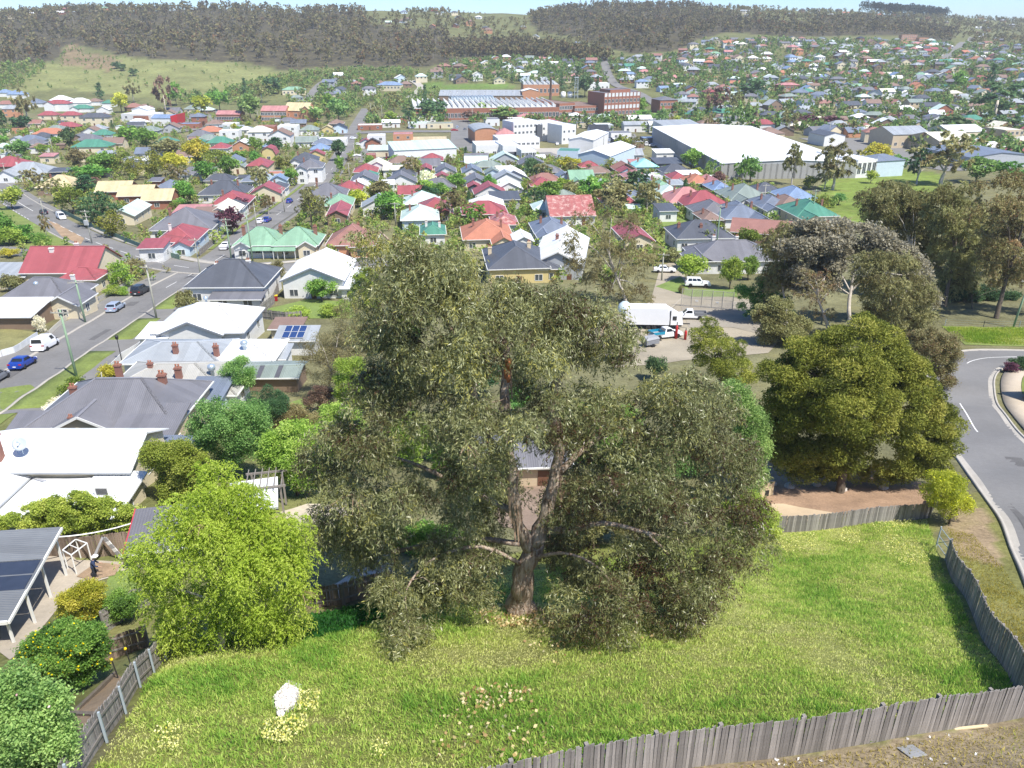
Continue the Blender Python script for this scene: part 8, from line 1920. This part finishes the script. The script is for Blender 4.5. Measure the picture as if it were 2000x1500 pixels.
for x, Y, z, u, v in scatter(MILLG, 24, 14, 231, r=6):
    W = rnd.uniform(9, 17); D_ = rnd.uniform(8, 12); tp = rnd.choice('fhgGf')
    house(Vector((x, Y, z)), GRZ+rnd.uniform(-.05, .05), [(0, 0, W, D_, rnd.choice((3.2, 4.5)), tp, .35)], rnd.choice('GslwwBmepr'), rnd.choice('WWCCGR'), None, 'in front of the long mill', lod=2, cat='shop', name='shop', group='shops near the mill')
# back-yard sheds
for x, Y, z, u, v in scatter(TOWNF, 34, 10, 211, r=3.2)+scatter(TOWNG, 34, 10, 212, r=3.2):
    rc = rnd.choice('wlGsmnel'); wc = rnd.choice('WGVNC'); W = rnd.uniform(3, 6); D_ = rnd.uniform(2.6, 4.5)
    house(Vector((x, Y, z)), GRZ+rnd.choice((0, 0, .1)), [(0, 0, W, D_, 2.2, rnd.choice('gGss'), .2)], rc, wc, None, where_px(u, v), win=0, lod=3, base=1, ov=.2, group='back-yard sheds', cat='shed', name='garden_shed')
# yard trees
tk = [('round','green'),('round','dark'),('round','birch'),('gum','olive'),('wattle','wattle'),('round','bright'),('conifer','dark'),('shrub','green'),('shrub','bright'),('round','yellow'),('gum','green'),('round','olive'),('round','copper'),('shrub','olive')]
ty = scatter(TOWNF, 60, 7, 301, r=2.2)+scatter(TOWNG, 60, 7, 302, r=2.2)
for x, Y, z, u, v in ty[:110]:
    k, m = rnd.choice(tk); h = rnd.uniform(3, 7) if k != 'shrub' else rnd.uniform(1.5, 2.6)
    place_tree((x, Y, z), h, h*rnd.uniform(.7, 1.1) if k not in ('conifer', 'shrub') else (h*.45 if k == 'conifer' else h*1.4), k, m, where_px(u, v))
for x, Y, z, u, v in scatter([(780,560),(1150,640),(1300,730),(1200,850),(1000,840),(780,760)], 14, 5, 310, r=2, roads=False):
    k, m = rnd.choice(tk[:6]); h = rnd.uniform(2.5, 5); place_tree((x, Y, z), h, h*.9, k, m, 'in the gardens behind the great gum')
b = A(1972, 728); place_tree(b, 1.5, 2.4, 'shrub', 'plum', 'inside the bend of the right road')
b = A(1990, 722); place_tree(b, 2.0, 3.2, 'shrub', 'dark', 'inside the bend of the right road')
house(hp(2085, 765, 1.5), math.radians(8), [(0, 0, 6, 5, 2.4, 's', .1)], 'G', 'V', 'grey timber shed corner at the right edge inside the road bend', '', win=0, name='shed', cat='shed')
def mass(name, label, pts, hr, mat, style, per, lf, seed, squash=1.0, trunks=None, zf=.58, fat=.3):
    r = np.random.default_rng(seed); P = np.array(pts)[:, :3]; k = len(P); h = r.uniform(*hr, k)
    C = []; R = []
    for j in range(3):
        C.append(P+np.stack([r.normal(size=k)*h*.13, r.normal(size=k)*h*.13, h*(zf-.16+.16*j)], 1)); R.append(h*(fat-.05*j))
    C = np.concatenate(C); R = np.concatenate(R); hh = np.concatenate([h]*3)
    V, tn = clump_leaves(C, R, style, per, 1.0, 1.0, r, np.concatenate([r.normal(size=k)*.17]*3), squash)
    # leaf size follows the tree
    q = V.reshape(-1, 4, 3); c = q.mean(1, keepdims=True); s = np.repeat(hh, per)[:len(q)]; q = c+(q-c)*(s*lf)[:, None, None]*np.array((1, 1, 1)); V = q.reshape(-1, 3)
    o = link(name, npmesh(name, V, quads(len(V)//4), mat, tn)); o['kind'] = 'stuff'; o['label'] = label
    if trunks:
        sel = r.random(k) < trunks[0]; T = P[sel]; hs = h[sel]; n = len(T); w = hs*.014+.06
        a = T.copy(); a[:, 2] -= 1; b = T.copy(); b[:, 2] += hs*.75; b[:, 0] += r.normal(size=n)*hs*.04; ang = r.uniform(-.6, .6, n); sx = np.stack([np.cos(ang), np.sin(ang), 0*ang], 1)*w[:, None]; sy = np.stack([-np.sin(ang), np.cos(ang), 0*ang], 1)*w[:, None]
        qs = []
        for e in (sx, sy): qs.append(np.stack([a-e, a+e, b+e*.5, b-e*.5], 1))
        V = np.concatenate(qs).reshape(-1, 3); o2 = link('tree_trunks', npmesh('tree_trunks', V, quads(len(V)//4), trunks[1]), o); o2['kind'] = 'stuff'
def pts_in(poly, n, seed, mind=0, keep=None):
    rr = np.random.default_rng(seed); P = [A(*p) for p in poly]; y0 = min(p[1] for p in P)*.93; y1 = max(p[1] for p in P)*1.08; out = []; xs = [p[0] for p in poly]
    t0 = (min(xs)-1000)/FPX*1.12-.05; t1 = (max(xs)-1000)/FPX*1.12+.05; tot = 0
    F = FA()
    while tot < n:
        Y = np.sqrt(rr.uniform(y0**2, y1**2, 4000)); t_ = rr.uniform(t0, t1, 4000); x = t_*Y*.92; z = hgt(x, Y); dep = Y*CP-(z-CAMZ)*SP; u = 1000+FPX*x/dep; v = 750-FPX*(Y*SP+(z-CAMZ)*CP)/dep
        k = inpoly(u, v, poly)
        if keep is not None: k &= keep(x, Y, z, u, v)
        q = np.stack([x, Y, z], 1)[k]
        if mind:
            ok = np.array([free(a[0], a[1], mind, F, True) for a in q]) if len(q) else np.zeros(0, bool); q = q[ok]
        out.append(q); tot += len(q)
        if not len(q): n -= 40
    return np.concatenate(out)[:max(n, 1)]
FOR = leaf_mat('forest_leaves', ['#4a3c28','#584e34','#665f3e','#74704a','#7e7650','#75583e'], .3, .7, .15)
TSH = leaf_mat('yard_leaves', ['#55743a','#6e8e46','#88a452','#a2b25e','#989654','#86765a'], .42, .6, .2)
FAR = leaf_mat('far_leaves', ['#4c623a','#607e46','#769452','#8ca45e','#949a58','#7e6a56'], .42, .6, .15)
PINE = leaf_mat('pine_leaves', ['#18241c','#223226','#2c3c2c','#364634'], .15, .7, .15)
mass('hill_forest', 'grey-green eucalypt forest covering the left hill', pts_in(FOREST_L, 6800, 401), (9, 17), FOR, 'broad', 12, .2, 501, fat=.38, trunks=(.5, M('forest_trunk', (.34,.31,.27), .9)))
mass('hill_forest', 'darker eucalypt forest band across the right hill', np.concatenate([pts_in(FOREST_M, 6000, 402), pts_in(FOREST_B, 500, 403)]), (9, 17), FOR, 'broad', 11, .2, 502, fat=.38, trunks=(.4, M('forest_trunk', (.34,.31,.27), .9)))
mass('pine_belt', 'dark pine belt standing on the right skyline', pts_in(FOREST_P, 170, 404), (20, 27), PINE, 'pad', 24, .11, 503)
mass('slope_trees', 'garden trees among the houses of the far slopes', np.concatenate([pts_in(HILLR, 4200, 405, 1.2), pts_in(HILLM, 1100, 406, 1.2), pts_in(VALR, 200, 407, 1.5), pts_in(MILLG, 150, 419, 1.5)]), (4, 10), FAR, 'broad', 10, .2, 504)
mass('hilltop_trees', 'mixed trees among the houses on the middle hill', np.concatenate([pts_in(HILLT, 1150, 408, 2.5), pts_in(RIDGE, 260, 409), pts_in(RIDGE2, 1900, 410, 1.5)]), (7, 14), FOR, 'broad', 15, .17, 505)
mass('meadow_scrub', 'scattered bushes and bracken over the green meadow', np.concatenate([pts_in(MEADOW, 130, 421), pts_in(BROWNSLOPE, 90, 422)]), (1.5, 5), FAR, 'broad', 14, .18, 508, zf=.4)
mass('scrub', 'low scrub and bushes at the meadow edge and mill grounds', np.concatenate([pts_in([(-40,150),(20,130),(110,120),(60,160),(0,190),(-40,200)], 200, 411), pts_in([(330,195),(420,185),(560,150),(650,140),(800,140),(820,150),(700,165),(560,180),(480,205),(360,205)], 620, 412, 2), pts_in([(720,190),(860,180),(860,205),(740,225)], 140, 413, 2.5), pts_in([(560,205),(720,190),(720,235),(600,240)], 160, 414, 2.5)]), (3, 9), FAR, 'broad', 18, .17, 506)
def town_bushes():
    mass('town_shrubs', 'low garden shrubs filling the yards between the town houses', np.concatenate([pts_in(TOWNF, 1900, 415, .3), pts_in(TOWNG, 2000, 416, .3), pts_in([(560,430),(720,420),(1000,420),(1300,430),(1290,520),(1180,560),(760,520),(560,500)], 420, 418, .3), pts_in([(0,500),(330,560),(560,440),(330,440)], 60, 417, 1.0)]), (1.3, 5.0), TSH, 'broad', 22, .13, 507, zf=.42)
town_bushes()
for i, (x, y, s) in enumerate(((240,132,14),(262,142,12),(228,128,8))):
    b = A(x, y+6); place_tree(b, 8, 14, 'shrub', 'dark', 'on the open green meadow')

# ------------------------------------------------------------------ haze
def haze():
    mb = MB(); mb.box(-2300, -75, -12, 2300, 2500, 160); m = bpy.data.materials.new('haze'); m.use_nodes = True; t = m.node_tree; t.nodes.clear(); out = t.nodes.new('ShaderNodeOutputMaterial'); v = t.nodes.new('ShaderNodeVolumePrincipled')
    v.inputs['Color'].default_value = (.9, .95, 1, 1); v.inputs['Density'].default_value = .00012; v.inputs['Anisotropy'].default_value = -.1; t.links.new(v.outputs[0], out.inputs['Volume'])
    o = mb.build('haze', m); o['kind'] = 'stuff'; o['label'] = 'thin blue summer haze over the valley'
haze()
settle_labels()
for q in COL:
    if len(str(q.get('label', '')).split()) > 16: print('LONG', q['label'])
